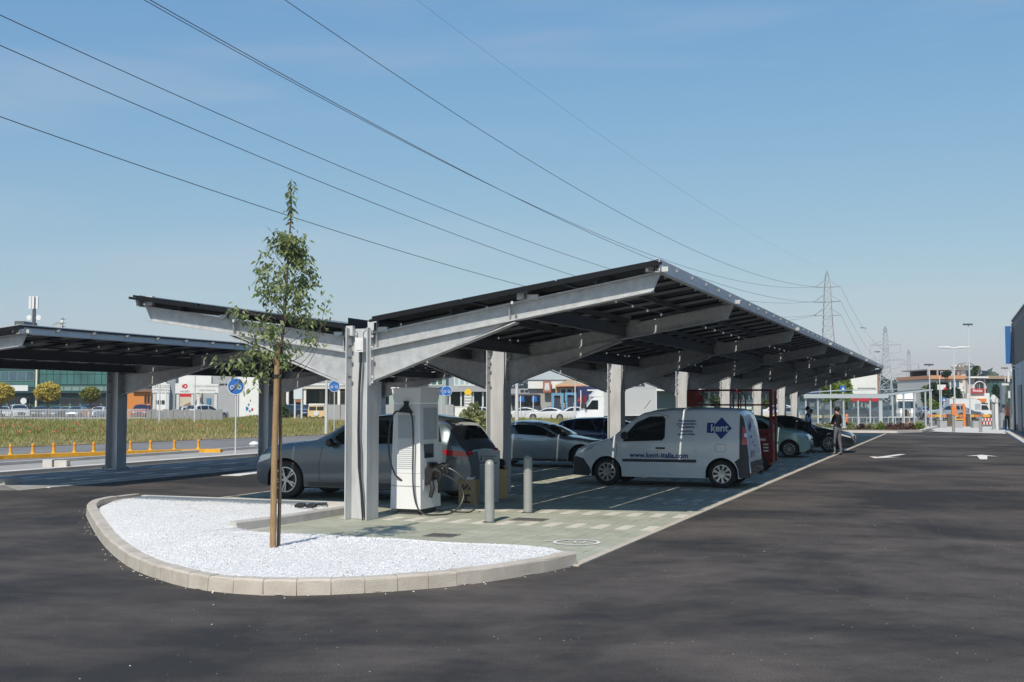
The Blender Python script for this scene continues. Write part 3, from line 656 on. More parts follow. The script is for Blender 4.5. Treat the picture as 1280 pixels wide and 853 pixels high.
mb = MB(); mb.add(*cab(1.936, ct-.02, .048, .012)); mb.add(*cab(ct-.02, ct, .0, .01)); part('crown', mb, wp, ch)
fy = lambda z: -hy+.018+(z-.72)/1.2*.027
fxr = lambda z: hx-.018-(z-.72)/1.2*.027
mb = MB(); grey2 = mat('charger grey panel', (.40,.44,.46), .4)
for z0 in np.arange(.80, 1.30, .035): mb.box(-.16, .16, fy(z0)-.004, fy(z0)+.002, z0, z0+.012)
part('louvres', mb, grey2, ch)['kind'] = 'stuff'
part('side_panel', MB().box(-.16, .16, fy(1.5)-.006, fy(1.5)+.006, 1.32, 1.72), grey2, ch)
part('seam', MB().box(-hx+.02, hx-.02, -hy+.008, -hy+.012, .50, .506), dgrey, ch)
part('door_panel', MB().box(fxr(1.5)-.006, fxr(1.5)+.006, -hy+.16, hy-.12, 1.30, 1.84), grey2, ch)
part('screen', MB().box(fxr(1.1)-.004, fxr(1.1)+.014, -.24, .13, .98, 1.22), glassD, ch)
part('card_reader', MB().box(fxr(.8)-.004, fxr(.8)+.04, -.12, .06, .80, .90), black, ch)
part('label_strip', MB().box(fxr(.6)+.0, fxr(.6)+.006, -.30, -.25, .42, .60), mat('bright label', (.8,.8,.8), .4), ch)
swirl = MB()
for k in range(3):
    pts = [(fxr(1.6)+.008, -.02+.14*math.sin(t*1.6+k), 1.40+.40*t+.03*k) for t in np.linspace(0,1,10)]; swirl.tube(pts, .003, 4)
part('emblem', swirl, mat('pale grey print', (.6,.62,.63), .5), ch)
# cable hook and the long cable looping to the ground
part('cable_hook', MB().prism([(-.15,1.78),(.13,1.76),(.03,1.90),(.05,1.96),(-.03,1.97),(-.02,1.90)], fy(1.9)-.07, fy(1.9)+.004), black, ch)
cab1 = [(-.13,-hy-.05,1.80),(-.20,-hy-.07,1.74),(-.26,-hy-.08,1.55),(-.285,-hy-.08,1.25),(-.26,-hy-.07,.95),(-.18,-hy-.05,.72),(-.10,-hy-.0,.62),(-.06,-hy+.04,.58)]
cab2 = [(.10,-hy-.05,1.78),(.16,-hy-.07,1.68),(.185,-hy-.08,1.3),(.18,-hy-.08,.8),(.20,-hy-.09,.45),(.28,-hy-.12,.18),(.42,-hy-.12,.05),(.62,-hy+.04,.03),(.80,-hy+.22,.06),(.90,-hy+.38,.22),(.88,-hy+.46,.42),(.70,-.02,.62),(.45,-.03,.72)]
def smooth3(P, k=6):
    P = [Vector(p) for p in P]; out = []
    for i in range(len(P)-1):
        p0, p1, p2, p3 = P[max(i-1,0)], P[i], P[i+1], P[min(i+2,len(P)-1)]
        for j in range(k):
            t = j/k; out.append(.5*((2*p1)+(p2-p0)*t+(2*p0-5*p1+4*p2-p3)*t*t+(3*p1-p0-3*p2+p3)*t**3))
    return out+[P[-1]]
cabM = mat('black cable', (.035,.035,.036), .35)
part('charging_cable', MB().tube(smooth3(cab1), .015, 8), cabM, ch, smooth=True)
part('charging_cable', MB().tube(smooth3(cab2), .015, 8), cabM, ch, smooth=True)
cab3 = [(.42,.10,.80),(.62,.12,.78),(.86,.16,.60),(1.02,.22,.36),(1.04,.26,.14),(.92,.26,.03),(.70,.2,.03),(.55,.3,.03)]
part('charging_cable', MB().tube(smooth3(cab3), .014, 8), cabM, ch, smooth=True)
def holster(y, z, sgn):
    mb = MB(); x = fxr(.7)
    mb.prism([(x,z-.12),(x+.12,z-.04),(x+.16,z+.14),(x+.05,z+.22),(x,z+.16)], y-.055, y+.055)
    mb.tube([(x+.09,y,z+.12),(x+.20,y,z+.17),(x+.27,y,z+.12),(x+.28,y,z+.02)], [.045,.05,.04,.03], 10)
    mb.tube([(x+.10,y-.0,z-.02),(x+.14,y+.02*sgn,z-.16),(x+.11,y+.05*sgn,z-.32)], [.04,.045,.035], 8)
    part('plug_holster', mb, black, ch, smooth=True)
holster(-.18, .62, -1); holster(.10, .68, 1)
part('plug', MB().tube([(fxr(.6)+.18,.10,.78),(fxr(.6)+.32,.14,.92),(fxr(.6)+.40,.16,.98)], [.045,.05,.03], 10), dgrey, ch, smooth=True)
# a small beige box behind the charger at its left foot
gbx = thing('utility_box', 'narrow pale utility pillar squeezed between the front column and the charger', 'utility box', (-9.42, 18.95, 0))
part('housing', MB().box(-.10,.10,-.12,.12,.012,.62), beige, gbx); part('lid', MB().box(-.11,.11,-.13,.13,.62,.65), beige, gbx)

# ================================================================ small things under the canopy
def bollard(x, y, label, r_=.078, h_=1.02):
    t = thing('bollard', label, 'bollard', (x, y, 0), group='bollards by the charging bay')
    prof = [(r_, .0), (r_, h_-.09)]+[(r_*math.cos(a), h_-.09+.09*math.sin(a)) for a in np.linspace(.15, math.pi/2, 6)]
    part('post', MB().lathe(prof, 24), mat('bollard grey', (.30,.31,.30), .45, .1, var=.07, vs=7), t, smooth=True)
    part('base_ring', MB().lathe([(r_+.035,.012),(r_+.035,.022),(r_,.03)], 24), steel, t)
p = G(612, 654); bollard(p.x, p.y, 'nearer grey round-topped bollard, standing in front of the leaning notice board')
p = G(660, 642); bollard(p.x, p.y, 'farther grey round-topped bollard, standing clear to the right of the pale cardboard box')
# notice board leaning behind the nearer bollard
nb = thing('notice_board', 'grey printed site notice board leaning against the second column', 'notice board', (-8.62, 21.05, 0), R(8))
bd = mat('notice board grey', (.33,.36,.38), .5)
bb = part('board', MB().box(-.26,.27,-.012,.012,.02,1.02), bd, nb); bb.rotation_euler = (R(-6),0,0)
lt = MB()
for k in range(15):
    zz_ = .70-.038*k; lt.box(-.20, .20-rnd.random()*.08, -.0165, -.013, zz_, zz_+.008)
lt.box(-.21,.22,-.0165,-.013,.76,.785); lt.box(.0-.06,.2,-.0165,-.013,.90,.912); lt.box(-.03,.15,-.0165,-.013,.86,.87)
lt.prism([(-.12,.82),(-.08,.82),(-.095,.93),(-.105,.93)], -.0165, -.013)
part('printing', lt, mat('dark print', (.06,.07,.09), .6), bb)
hb = thing('cardboard_box', 'cardboard box marked with large HS letters turned sideways, in front of the notice board', 'box', (-8.78, 20.62, 0), R(2))
part('carton', MB().box(-.17,.17,-.10,.14,.012,.48), cardb, hb)
for ch_, zz_ in (('S', .34), ('H', .12)):
    text_part('lettering', ch_, .27, black, hb, lambda u, v, z0=zz_: (-.02+.085-v*.9, -.104, z0+u*1.0), bold=.006)
part('tissue', MB().prism([(-.04,.48),(.10,.48),(.12,.53),(.05,.51),(.0,.54),(-.03,.51)], -.05, .05), white, hb)
yb = thing('cardboard_box', 'tall pale cardboard box with open flaps at the foot of the second column', 'box', (-8.72, 22.15, 0), R(15))
part('carton', MB().box(-.13,.13,-.12,.12,.012,.60), cardY, yb)
part('flap', MB().prism([(-.13,.60),(-.11,.60),(-.02,.70),(-.05,.71)], -.12, .12), cardY, yb); part('flap', MB().prism([(.13,.60),(.11,.60),(.05,.66),(.07,.67)], -.12, .12), cardb, yb)
part('bag', MB().tube([(0,.0,.58),(-.02,.12,.72),(-.08,.2,.74),(-.16,.26,.68)], [.09,.10,.08,.02], 8), black, yb, smooth=True)
# pair of dark shoes on the gravel
p = G(382, 638, .1)
sh = thing('work_shoes', 'pair of dark shoes left on the white gravel left of the front column', 'shoes', (p.x, p.y, .135))
for k in (-1, 1):
    part('shoe', MB().tube([(k*.11-.10,0,.03),(k*.11-.04,0,.045),(k*.11+.04,.0,.05),(k*.11+.10,0,.055)], [.025,.04,.045,.03], 10), black, sh, smooth=True)

# ================================================================ YOUNG TREE AND ITS STAKE
tp_ = G(341, 691, .08)
tr = thing('young_tree', 'slender young tree with drooping leaves on the white gravel, in front of the canopy', 'tree', (tp_.x+.02, tp_.y+.095, .08))
RT3 = Vector(RT); FW3 = Vector((FW[0], FW[1], 0)).normalized(); UZ = Vector((0,0,1))
trunk = [UZ*0, UZ*1.2+RT3*.015, UZ*2.3+RT3*.0, UZ*3.0+RT3*.05, UZ*3.8+RT3*.09, UZ*4.35+RT3*.12, UZ*4.70+RT3*.10]
part('trunk', MB().tube(smooth3(trunk), list(np.interp(np.linspace(0,1,37), [0,.5,.8,1], [.024,.017,.010,.003])), 8), bark, tr, smooth=True)
tk = lambda z: Vector((np.interp(z, [0,2.3,3,3.8,4.4,4.9], [0,0,.05,.09,.12,.10]),0,0)).x
rt = random.Random(21); br = MB(); L_c = []
def branch(p, d, ln, r0, lev):
    n = max(3, int(ln/.09)); pts = [p.copy()]; dd = d.normalized()
    for i in range(n):
        dd = (dd+Vector((rt.gauss(0,.10), rt.gauss(0,.10), rt.gauss(0,.08)))+(UZ*.05 if lev < 2 else UZ*-.02)).normalized()
        pts.append(pts[-1]+dd*ln/n)
        f = (i+1)/n
        if lev < 2 and f > .25 and rt.random() < .75:
            s_ = dd.cross(Vector((rt.gauss(0,1), rt.gauss(0,1), rt.gauss(0,1)))).normalized()
            branch(pts[-1], dd*.75+s_*.8, ln*(.28+.25*(1-f)), r0*.5, lev+1)
        if f > .3 or lev:
            for _ in range(2 if (lev < 2 or rt.random() < .35) else 3):
                L_c.append(pts[-1]+Vector((rt.gauss(0,.045), rt.gauss(0,.045), rt.gauss(-.03,.04))))
    br.tube(pts, [r0*(1-.8*i/n) for i in range(n+1)], 5, cap=False)
def orr(a, up): return (RT3*math.cos(a)+FW3*math.sin(a))*math.cos(up)+UZ*math.sin(up)
spec = [(2.30, .42), (2.42, .50), (2.55,.55), (2.66, .66), (2.80,.70), (2.92, .62), (3.05,.66), (3.16, .56), (3.28,.56), (3.4,.48), (3.52,.44), (3.62,.34), (3.74,.26), (3.84, .20), (3.94,.14)]
ga = 0.6
for z_, ln in spec:
    for q in range(2):
        ga += 2.399; ln2 = ln*rt.uniform(.60, 1.0)
        branch(RT3*tk(z_)+UZ*(z_+rt.uniform(-.05,.05)), orr(ga, R(rt.uniform(28, 58))), ln2, .0075, 0)
for z_ in (4.25, 4.35, 4.45, 4.55): 
    ga += 2.4; branch(RT3*tk(z_)+UZ*z_, orr(ga, R(60)), .12, .003, 2)
for z_ in np.arange(4.15, 4.72, .014): L_c.append(RT3*(tk(z_)+rt.gauss(0,.03))+UZ*z_+FW3*rt.gauss(0,.03))
# long bare whips on the right and the drooping limb at the left
for a, z_, ln in ((.1, 2.25, .75), (-.2, 2.35, .8), (.35, 2.15, .7)):
    pts = [RT3*0+UZ*z_]; 
    for i in range(9): f = (i+1)/9; pts.append(pts[0]+RT3*(ln*.72*math.sin(f*1.45))+FW3*a*.3*f+UZ*(ln*.95*(f**2.0)+.06*f))
    br.tube(pts, [.006*(1-.7*i/9) for i in range(10)], 5, cap=False)
    for k in range(16): L_c.append(pts[-1-k%3]+Vector((rt.gauss(0,.07), rt.gauss(0,.07), rt.gauss(.08,.12))))
for (zs, dx, dz, nn) in ((2.35,-.78,.02,70), (2.3,-.45,-.12,60), (2.6,-.52,-.25,70), (2.2,-.35,-.1,30)):
    pts = [UZ*zs+RT3*(dx*f)+UZ*(dz*f*f+.12*math.sin(f*3.1)) for f in np.linspace(0,1,9)]; br.tube(pts, [.007*(1-.75*i/8) for i in range(9)], 5, cap=False)
    for k in range(nn): q = pts[rt.randint(4,8)]; L_c.append(q+Vector((rt.gauss(0,.07), rt.gauss(0,.07), rt.gauss(-.04,.07))))
b = part('branches', br, bark, tr, smooth=True); b['kind'] = 'stuff'
Cn = np.array([tuple(p) for p in L_c]); nl = len(Cn)
a = rng.uniform(0, 2*np.pi, nl); dz = rng.uniform(-1.1, -.15, nl)
u = np.stack([np.cos(a), np.sin(a), dz], 1); u /= np.linalg.norm(u, axis=1)[:,None]
r_ = rng.normal(size=(nl,3)); v = np.cross(u, r_); v /= np.linalg.norm(v, axis=1)[:,None]; s_ = rng.uniform(.055, .095, nl)[:,None]
dn = np.array([0,0,-1.])*s_*.12
V = np.stack([Cn, Cn+u*s_*.45+v*s_*.21+dn*0, Cn+u*s_+dn*2, Cn+u*s_*.45-v*s_*.21], 1).reshape(-1,3)
lf = foliage('sapling leaves', (.12,.17,.055), (.27,.32,.13), 3.5)
o = link('leaves', npmesh('leaves', V, np.arange(4*nl).reshape(nl,4), lf), tr); o['kind'] = 'stuff'
print('sapling leaves', nl)
st = thing('tree_stake', 'round pale wooden stake tied to the young tree on the white gravel', 'stake', (tp_.x, tp_.y, .06))
part('pole', MB().tube([(0,0,0),(.01,0,1.3),(.035,0.01,2.62)], [.042,.039,.036], 14), wood, st, smooth=True)
part('tie', MB().lathe([(.048,2.0),(.052,2.0),(.052,2.035),(.048,2.035)], 12, (.025,0.005,.2)), black, st)

# ================================================================ VEHICLES
def paint(name, c, metal=.35, rough=.28):
    return mat('paint '+name, c, rough, metal, coat=1.)
class Car:
    """lofted body; x from nose (0) to tail (L) in the spec, +X is forward in the object, y lateral, z up"""
    def __init__(s, **k):
        s.tumble = .32; s.rc = .09; s.crown = .04; s.nf, s.df, s.nr, s.dr = .22, .75, .14, .5; s.cut = .55; s.barrel = .05; s.low = .19; s.ns = 6; s.step = .06; s.seg = 22
        s.__dict__.update(k)
    def sm(s, x, P, w_=.05):
        xs, zs = [p[0] for p in P], [p[1] for p in P]; q = [x+w_*t for t in (-1,-.5,0,.5,1)]
        return float(np.mean(np.interp(np.clip(q, 0, s.L), xs, zs)))
    def ztop(s, x): return s.sm(x, s.top, .05 if .15 < x < s.L-.12 else min(.02, max(.002, min(x, s.L-x)*.3)))
    def zlow(s, x):
        z = s.low
        if x < .25: z = max(z, s.low+.12*(1-x/.25)**2)
        if x > s.L-.3: z = max(z, s.low+.14*(1-(s.L-x)/.3)**2)
        for xw in (s.xf, s.xr):
            d = abs(x-xw); ra = s.r+.055
            if d < ra: z = max(z, s.r+math.sqrt(ra*ra-d*d)*1.0)
        return z
    def hw(s, x):
        f = 1-s.nf*max(0, 1-x/s.df)**2.3-s.nr*max(0, 1-(s.L-x)/s.dr)**2.3; return s.W/2*f
    def zb(s, x): return s.sm(x, s.belt)
    def Y(s, x, z):
        y = s.hw(x); zb = s.zb(x); zm = .55*zb
        y -= s.barrel*((z-zm)/zm)**2*(1 if z < zm else .5)
        if z > zb: y -= s.tumble*(z-zb)
        return y
    def zs(s, x): zt, zl = s.ztop(x), s.zlow(x); r = min(s.rc, max(.01, (zt-zl)*.3)); return zt-s.crown*min(1,(zt-zl)/.5)-r, r
    def body(s, mats):
        X = set(np.arange(0, s.L+.001, s.step).round(3)); X |= {.012,.03,.06,.1, s.L-.012, s.L-.03, s.L-.06, round(s.L,3)}
        for xw in (s.xf, s.xr):
            ra = s.r+.055
            X = {x for x in X if abs(x-xw) > ra+.012}
            X |= {round(xw+ra*math.cos(a), 4) for a in np.linspace(.001, math.pi-.001, 15)} | {round(xw+ra+.008,4), round(xw-ra-.008,4)}
        X |= {p[0] for p in s.top if 0 < p[0] < s.L}
        X = sorted(x for x in X if 0 <= x <= s.L); V = []; nb, na_ = 5, 4
        for x in X:
            zt, zl = s.ztop(x), s.zlow(x); zs_, r = s.zs(x); zb = min(s.zb(x), zl+.75*(zs_-zl)); half = [(0, zl)]
            zr = [zl+(zb-zl)*i/nb for i in range(nb)]+[zb+(zs_-zb)*i/na_ for i in range(na_+1)]
            for i, z in enumerate(zr): half.append((s.Y(x, z), z))
            ys = half[-1][1-1]; ys = s.Y(x, zs_)
            for a in (30, 60, 90): half.append((ys-r*(1-math.cos(R(a))), zs_+r*math.sin(R(a))))
            yr = ys-r; c = s.crown*min(1,(zt-zl)/.5)
            for f in (.7, .35, 0): half.append((yr*f, zs_+r+c*(1-f*f)))
            ring = half+[(-y, z) for y, z in half[-2:0:-1]]
            V += [(s.L/2-x, y, z) for y, z in ring]; nr = len(ring)
        nh = len(half); F = []; mi = []
        for i in range(len(X)-1):
            for j in range(nr):
                F.append((i*nr+j, i*nr+(j+1)%nr, (i+1)*nr+(j+1)%nr, (i+1)*nr+j)); mi.append(1 if j == 0 or j == nr-1 else 0)
        F += [tuple(range(nr)), tuple((len(X)-1)*nr+j for j in range(nr))[::-1]]; mi += [0, 0]
        me = bpy.data.meshes.new('body'); me.from_pydata(V, [], F)
        for m in mats: me.materials.append(m)
        me.polygons.foreach_set('material_index', mi)
        bm = bmesh.new(); bm.from_mesh(me); bmesh.ops.recalc_face_normals(bm, faces=bm.faces); bm.to_mesh(me); bm.free(); smoothen(me, 32); return me
    def side(s, poly, side, off=.005, nx=14, nz=5):
        """x-monotone polygon in (x,z) laid on the flank; side=+1 is the car's left"""
        xs = [p[0] for p in poly]; n = len(poly); X = sorted(set(list(np.linspace(min(xs)+1e-4, max(xs)-1e-4, nx))+[min(max(x, min(xs)+1e-4), max(xs)-1e-4) for x in xs])); V = []
        for x in X:
            c = []
            for i in range(n):
                (xa, za), (xb, zb_) = poly[i], poly[(i+1)%n]
                if (xa-x)*(xb-x) <= 0 and xa != xb: c.append(za+(zb_-za)*(x-xa)/(xb-xa))
            lo, hi = min(c), max(c)
            for j in range(nz):
                z = lo+(hi-lo)*j/(nz-1); zz_ = min(z, s.zs(x)[0]+.03); V.append((s.L/2-x, side*(s.Y(x, zz_)+off), zz_))
        k = len(X); mb = MB(); mb.add(V, [(i*nz+j, i*nz+j+1, (i+1)*nz+j+1, (i+1)*nz+j) for i in range(k-1) for j in range(nz-1)]); return mb
    def topz(s, x, y):
        zs_, r = s.zs(x); yr = s.Y(x, zs_)-r; c = s.crown*min(1,(s.ztop(x)-s.zlow(x))/.5); f = min(1.15, abs(y)/max(.05, yr)); return zs_+r+c*(1-f*f)-(.02 if f > 1 else 0)
    def over(s, x0, x1, fy0, fy1, off=.008, nx=7, ny=8, fx=None):
        """patch on the upper surface (bonnet, screens); lateral extents as fraction of the local half width"""
        V = []
        for i in range(nx):
            x = x0+(x1-x0)*i/(nx-1)
            x_ = x; sl = (s.ztop(min(s.L, x+.03))-s.ztop(max(0, x-.03)))/.06; nrm = math.hypot(1, sl)
            zs_, r = s.zs(x); yr = s.Y(x, zs_)-r*.3
            for j in range(ny):
                y = yr*(fy0+(fy1-fy0)*j/(ny-1)); V.append((s.L/2-x+off*sl/nrm, y, s.topz(x, y)+off/nrm))
        mb = MB(); mb.add(V, [(i*ny+j, i*ny+j+1, (i+1)*ny+j+1, (i+1)*ny+j) for i in range(nx-1) for j in range(ny-1)]); return mb
    def xinv(s, z, rear):
        rngx = np.linspace(0, s.L*.5, 160) if not rear else np.linspace(s.L, s.L*.5, 160)
        for x in rngx:
            if s.ztop(float(x)) >= z: return float(x)
        return float(rngx[-1])
    def face(s, rear, y0, y1, z0, z1, off=.012, n=6):
        V = []
        for i in range(n):
            z = z0+(z1-z0)*i/(n-1)
            for j in range(n):
                y = y0+(y1-y0)*j/(n-1); x = s.xinv(z+s.crown*(y/(s.W*.4))**2, rear); x += (off if rear else -off); V.append((s.L/2-x, y, z))
        mb = MB(); mb.add(V, [(i*n+j, i*n+j+1, (i+1)*n+j+1, (i+1)*n+j) for i in range(n-1) for j in range(n-1)]); return mb
def wheel_meshes(r, wd, style, n=26):
    t = MB(); rr = r*.66
    t.lathe([(rr,-wd/2),(r*.93,-wd/2-.0),(r,-wd/2+.03),(r,wd/2-.03),(r*.93,wd/2),(rr,wd/2),(rr*.98,wd/2-.04)], n, axis='y')
    tm = t.mesh('wheel', rubber, True)
    m = MB(); a_ = 1
    m.cur = 1; m.lathe([(0,wd/2-.07),(rr*.95,wd/2-.07)], n, axis='y'); m.cur = 0
    m.lathe([(rr*1.02,wd/2+.002),(rr*.94,wd/2+.004),(rr*.90,wd/2-.03),(rr*.90,wd/2-.07)], n, axis='y')
    m.lathe([(0,wd/2+.0),(rr*.20,wd/2-.0),(rr*.22,wd/2-.03)], 12, axis='y')
    def spoke(a, w0, w1, r0, r1):
        ca, sa = math.cos(a), math.sin(a); V = []
        for rad, w_, y in ((r0, w0, wd/2-.005), (r1, w1, wd/2-.0)):
            for sgn in (-1, 1): V.append((rad*ca-sgn*w_*sa, y, rad*sa+sgn*w_*ca))
            for sgn in (-1, 1): V.append((rad*ca-sgn*w_*sa, y-.035, rad*sa+sgn*w_*ca))
        m.add(V, [(0,1,5,4),(2,0,4,6),(1,3,7,5),(3,2,6,7)])
    if style == 'twin5':
        for k in range(5):
            for o_ in (-.16, .16): spoke(2*math.pi*k/5+o_*.9, .011, .014, rr*.18, rr*.92)
            spoke(2*math.pi*k/5, .03, .006, rr*.12, rr*.45)
    elif style == 'cover':
        m.lathe([(rr*.15,wd/2+.008),(rr*.40,wd/2+.01),(rr*.45,wd/2-.02)], n, axis='y')
        for k in range(9): spoke(2*math.pi*k/9, .016, .032, rr*.38, rr*.93)
    elif style == 'multi':
        for k in range(10): spoke(2*math.pi*k/10, .011, .017, rr*.15, rr*.93)
    else:
        for k in range(6): spoke(2*math.pi*k/6, .025, .035, rr*.15, rr*.92)
    rm = {'dark': [alloyD, black]}.get(style) or [alloy, black]
    return tm, m.mesh('rim', rm, True)
def build_car(c, label, cat, loc, rz, pm, style='six', sills=True, plates='rear', group=None, name='parked_car', winm=None, detail=True, rimdark=False, handles=True):
    t = thing(name, label, cat, loc, rz, group)
    b = link('body', c.body([pm, black]), t); wm = winm or glassM
    ub = MB(); ub.box(-c.L/2+.3, c.L/2-.3, -c.W/2+.32, c.W/2-.32, .2, .62); part('underbody', ub, black, t)
    tm, rm = wheel_meshes(c.r, .225, style)
    if rimdark: rm.materials[0] = alloyD
    for xw in (c.xf, c.xr):
        for sd_ in (1, -1):
            wv = link('wheel', tm, t, (c.L/2-xw, sd_*(c.hw(xw)-.135), c.r)); wv.rotation_euler = (0, rnd.random()*2, 0) if sd_ > 0 else (0, rnd.random()*2, math.pi)
            link('rim', rm, wv)
    for sd_ in (1, -1):
        for wp_ in c.windows: part('window', c.side(wp_, sd_), wm, t)
        if detail:
            for q in getattr(c, 'seams', []): 
                m_ = MB(); pts = [(c.L/2-x, sd_*(c.Y(x, z)+.002), z) for x, z in q]; m_.tube(pts, .0045, 4, cap=False); part('door_seam', m_, black, t)
            for (x, z) in getattr(c, 'handles', []):
                m_ = MB(); m_.tube([(c.L/2-x+d, sd_*(c.Y(x, z)+y_), z) for d, y_ in ((.09,.0),(.07,.025),(-.07,.025),(-.09,.0))], .013, 6); part('door_handle', m_, getattr(c, 'handlem', pm), t, smooth=True)
            for q, m2 in getattr(c, 'trims', []): part('trim', c.side(q, sd_, .008), m2, t)
            mx_, mz_ = c.mirror; y_ = c.Y(mx_, mz_)
            m_ = MB(); m_.tube([(c.L/2-mx_+.0, sd_*(y_-.02), mz_), (c.L/2-mx_+.02, sd_*(y_+.07), mz_+.02), (c.L/2-mx_, sd_*(y_+.13), mz_+.04), (c.L/2-mx_-.02, sd_*(y_+.22), mz_+.04)], [.03,.07,.09,.05], 8); part('wing_mirror', m_, getattr(c, 'mirrorm', black), t, smooth=True)
        if hasattr(c, 'headl'): part('headlight', c.side(c.headl, sd_, .007), lampW, t)
        if hasattr(c, 'taill'): part('taillight', c.side(c.taill, sd_, .007), lampR, t)
        if hasattr(c, 'headf'): y0, y1, z0, z1 = c.headf; part('headlight', c.face(False, sd_*y0, sd_*y1, z0, z1), lampW, t)
        if hasattr(c, 'tailf'): y0, y1, z0, z1 = c.tailf; part('taillight', c.face(True, sd_*y0, sd_*y1, z0, z1), lampR, t)
    x0, x1 = c.screen; part('windscreen', c.over(x0, x1, -.92, .92), wm, t)
    x0, x1 = c.backl; part('rear_window', c.over(x0, x1, -.85, .85), wm, t)
    if hasattr(c, 'grille'): y1, z0, z1 = c.grille; part('grille', c.face(False, -y1, y1, z0, z1), black, t)
    if detail:
        part('number_plate', c.face(False, -.26, .26, c.platef, c.platef+.11, .02, 3), white, t); part('number_plate', c.face(True, -.26, .26, c.plater, c.plater+.11, .02, 3), white, t)
    return t
# body shapes
SUV = dict(L=4.92, W=1.96, r=.37, xf=.90, xr=3.88, low=.24, top=[(0,.55),(.02,.78),(.10,.92),(.35,1.03),(1.0,1.11),(1.45,1.16),(1.75,1.33),(2.15,1.58),(2.45,1.68),(3.0,1.72),(3.8,1.70),(4.25,1.63),(4.45,1.52),(4.72,1.18),(4.84,1.05),(4.90,.80),(4.92,.5)],
    belt=[(0,.85),(1.4,1.02),(3.4,1.08),(4.4,1.13),(4.92,1.0)], windows=[[(1.72,1.07),(2.75,1.10),(2.75,1.55),(2.55,1.55),(2.25,1.46)],[(2.82,1.10),(3.75,1.12),(3.72,1.55),(2.82,1.56)],[(3.82,1.12),(4.35,1.16),(4.25,1.44),(4.0,1.52),(3.82,1.54)]],
    screen=(1.50,2.30), backl=(4.28,4.70), mirror=(1.85,1.10), seams=[[(1.62,.38),(1.60,.7),(1.68,1.05)],[(2.80,.36),(2.79,1.08)],[(3.55,.9),(3.78,1.1)],[(1.62,.38),(3.4,.36)]], handles=[(2.62,.96),(3.6,.98)],
    headl=[(.04,.70),(.40,.80),(.42,.90),(.12,.86)], taill=[(4.50,.90),(4.90,.86),(4.88,.99),(4.45,1.02)], headf=(.42,.80,.72,.86), tailf=(.56,.80,.92,1.01), grille=(.40,.45,.85), platef=.42, plater=.62,
    trims=[([(1.35,.26),(3.40,.26),(3.40,.35),(1.35,.35)], dgrey)])
for k_ in ('top','belt'): SUV[k_] = [(x*.967, z) for x, z in SUV[k_]]
SUV['top'] = [(x, z+(.05 if .2 < x < 1.5 else 0)) for x, z in SUV['top']]; SUV['belt'] = [(x, z+(.03 if x < 2 else 0)) for x, z in SUV['belt']]
SUV.update(L=4.757, nf=.17, nr=.24, dr=.8, xf=.77, xr=3.74, low=.25, r=.38)
SUV['windows'] = [[(x*.967, z+.02) for x, z in q] for q in SUV['windows']]; SUV['seams'] = [[(x*.967, z) for x, z in q] for q in SUV['seams']]
SUV['trims'] = [([(x*.967, z) for x, z in q], m) for q, m in SUV['trims']]; SUV['taill'] = [(4.30,.92),(4.73,.89),(4.72,.99),(4.24,1.03)]; SUV['backl'] = (4.14,4.53); SUV['screen'] = (1.47,2.20)
COUPE = dict(L=4.68, W=1.83, r=.33, xf=.86, xr=3.68, low=.19, top=[(0,.48),(.02,.62),(.10,.72),(.4,.80),(1.2,.93),(1.45,.97),(2.0,1.25),(2.4,1.37),(2.8,1.40),(3.3,1.34),(3.9,1.14),(4.3,1.02),(4.55,.97),(4.64,.85),(4.68,.5)],
    belt=[(0,.66),(1.4,.88),(3.4,.96),(4.68,.90)], windows=[[(1.62,.93),(3.35,1.0),(3.62,1.06),(3.35,1.18),(2.9,1.27),(2.35,1.26),(2.0,1.15)]], screen=(1.40,2.15), backl=(3.2,4.1), mirror=(1.80,.95),
    seams=[[(1.45,.30),(1.42,.6),(1.55,.92)],[(2.95,.28),(3.0,.6),(3.05,.98)],[(1.45,.28),(2.95,.27)]], handles=[(2.80,.86)], headl=[(.05,.56),(.42,.66),(.44,.73),(.14,.70)], taill=[(4.3,.80),(4.66,.78),(4.64,.90),(4.3,.93)], headf=(.4,.72,.56,.68), tailf=(.35,.8,.78,.88), grille=(.42,.34,.62), platef=.36, plater=.6,
    trims=[([(1.28,.20),(3.22,.20),(3.22,.255),(1.28,.255)], dgrey)])
HATCH = dict(L=4.2, W=1.79, r=.32, xf=.82, xr=3.42, low=.19, top=[(0,.5),(.02,.66),(.10,.80),(.35,.90),(.95,.99),(1.15,1.03),(1.6,1.28),(1.95,1.43),(2.4,1.48),(3.2,1.46),(3.7,1.38),(3.95,1.15),(4.12,.98),(4.18,.75),(4.2,.5)],
    belt=[(0,.72),(1.2,.92),(3.0,.98),(4.2,.95)], windows=[[(1.42,.97),(2.35,1.0),(2.35,1.36),(2.1,1.35),(1.8,1.23)],[(2.42,1.0),(3.25,1.03),(3.2,1.35),(2.42,1.37)],[(3.32,1.04),(3.72,1.1),(3.55,1.28),(3.32,1.33)]], screen=(1.18,1.88), backl=(3.72,4.02), mirror=(1.52,1.0),
    seams=[[(1.3,.3),(1.3,.6),(1.38,.96)],[(2.39,.3),(2.39,1.0)]], handles=[(2.22,.86),(3.1,.9)], headl=[(.05,.60),(.42,.72),(.46,.84),(.12,.78)], taill=[(3.85,.80),(4.15,.78),(4.10,1.0),(3.9,1.04)], headf=(.4,.72,.60,.76), tailf=(.45,.8,.78,.95), grille=(.38,.32,.6), platef=.42, plater=.6)
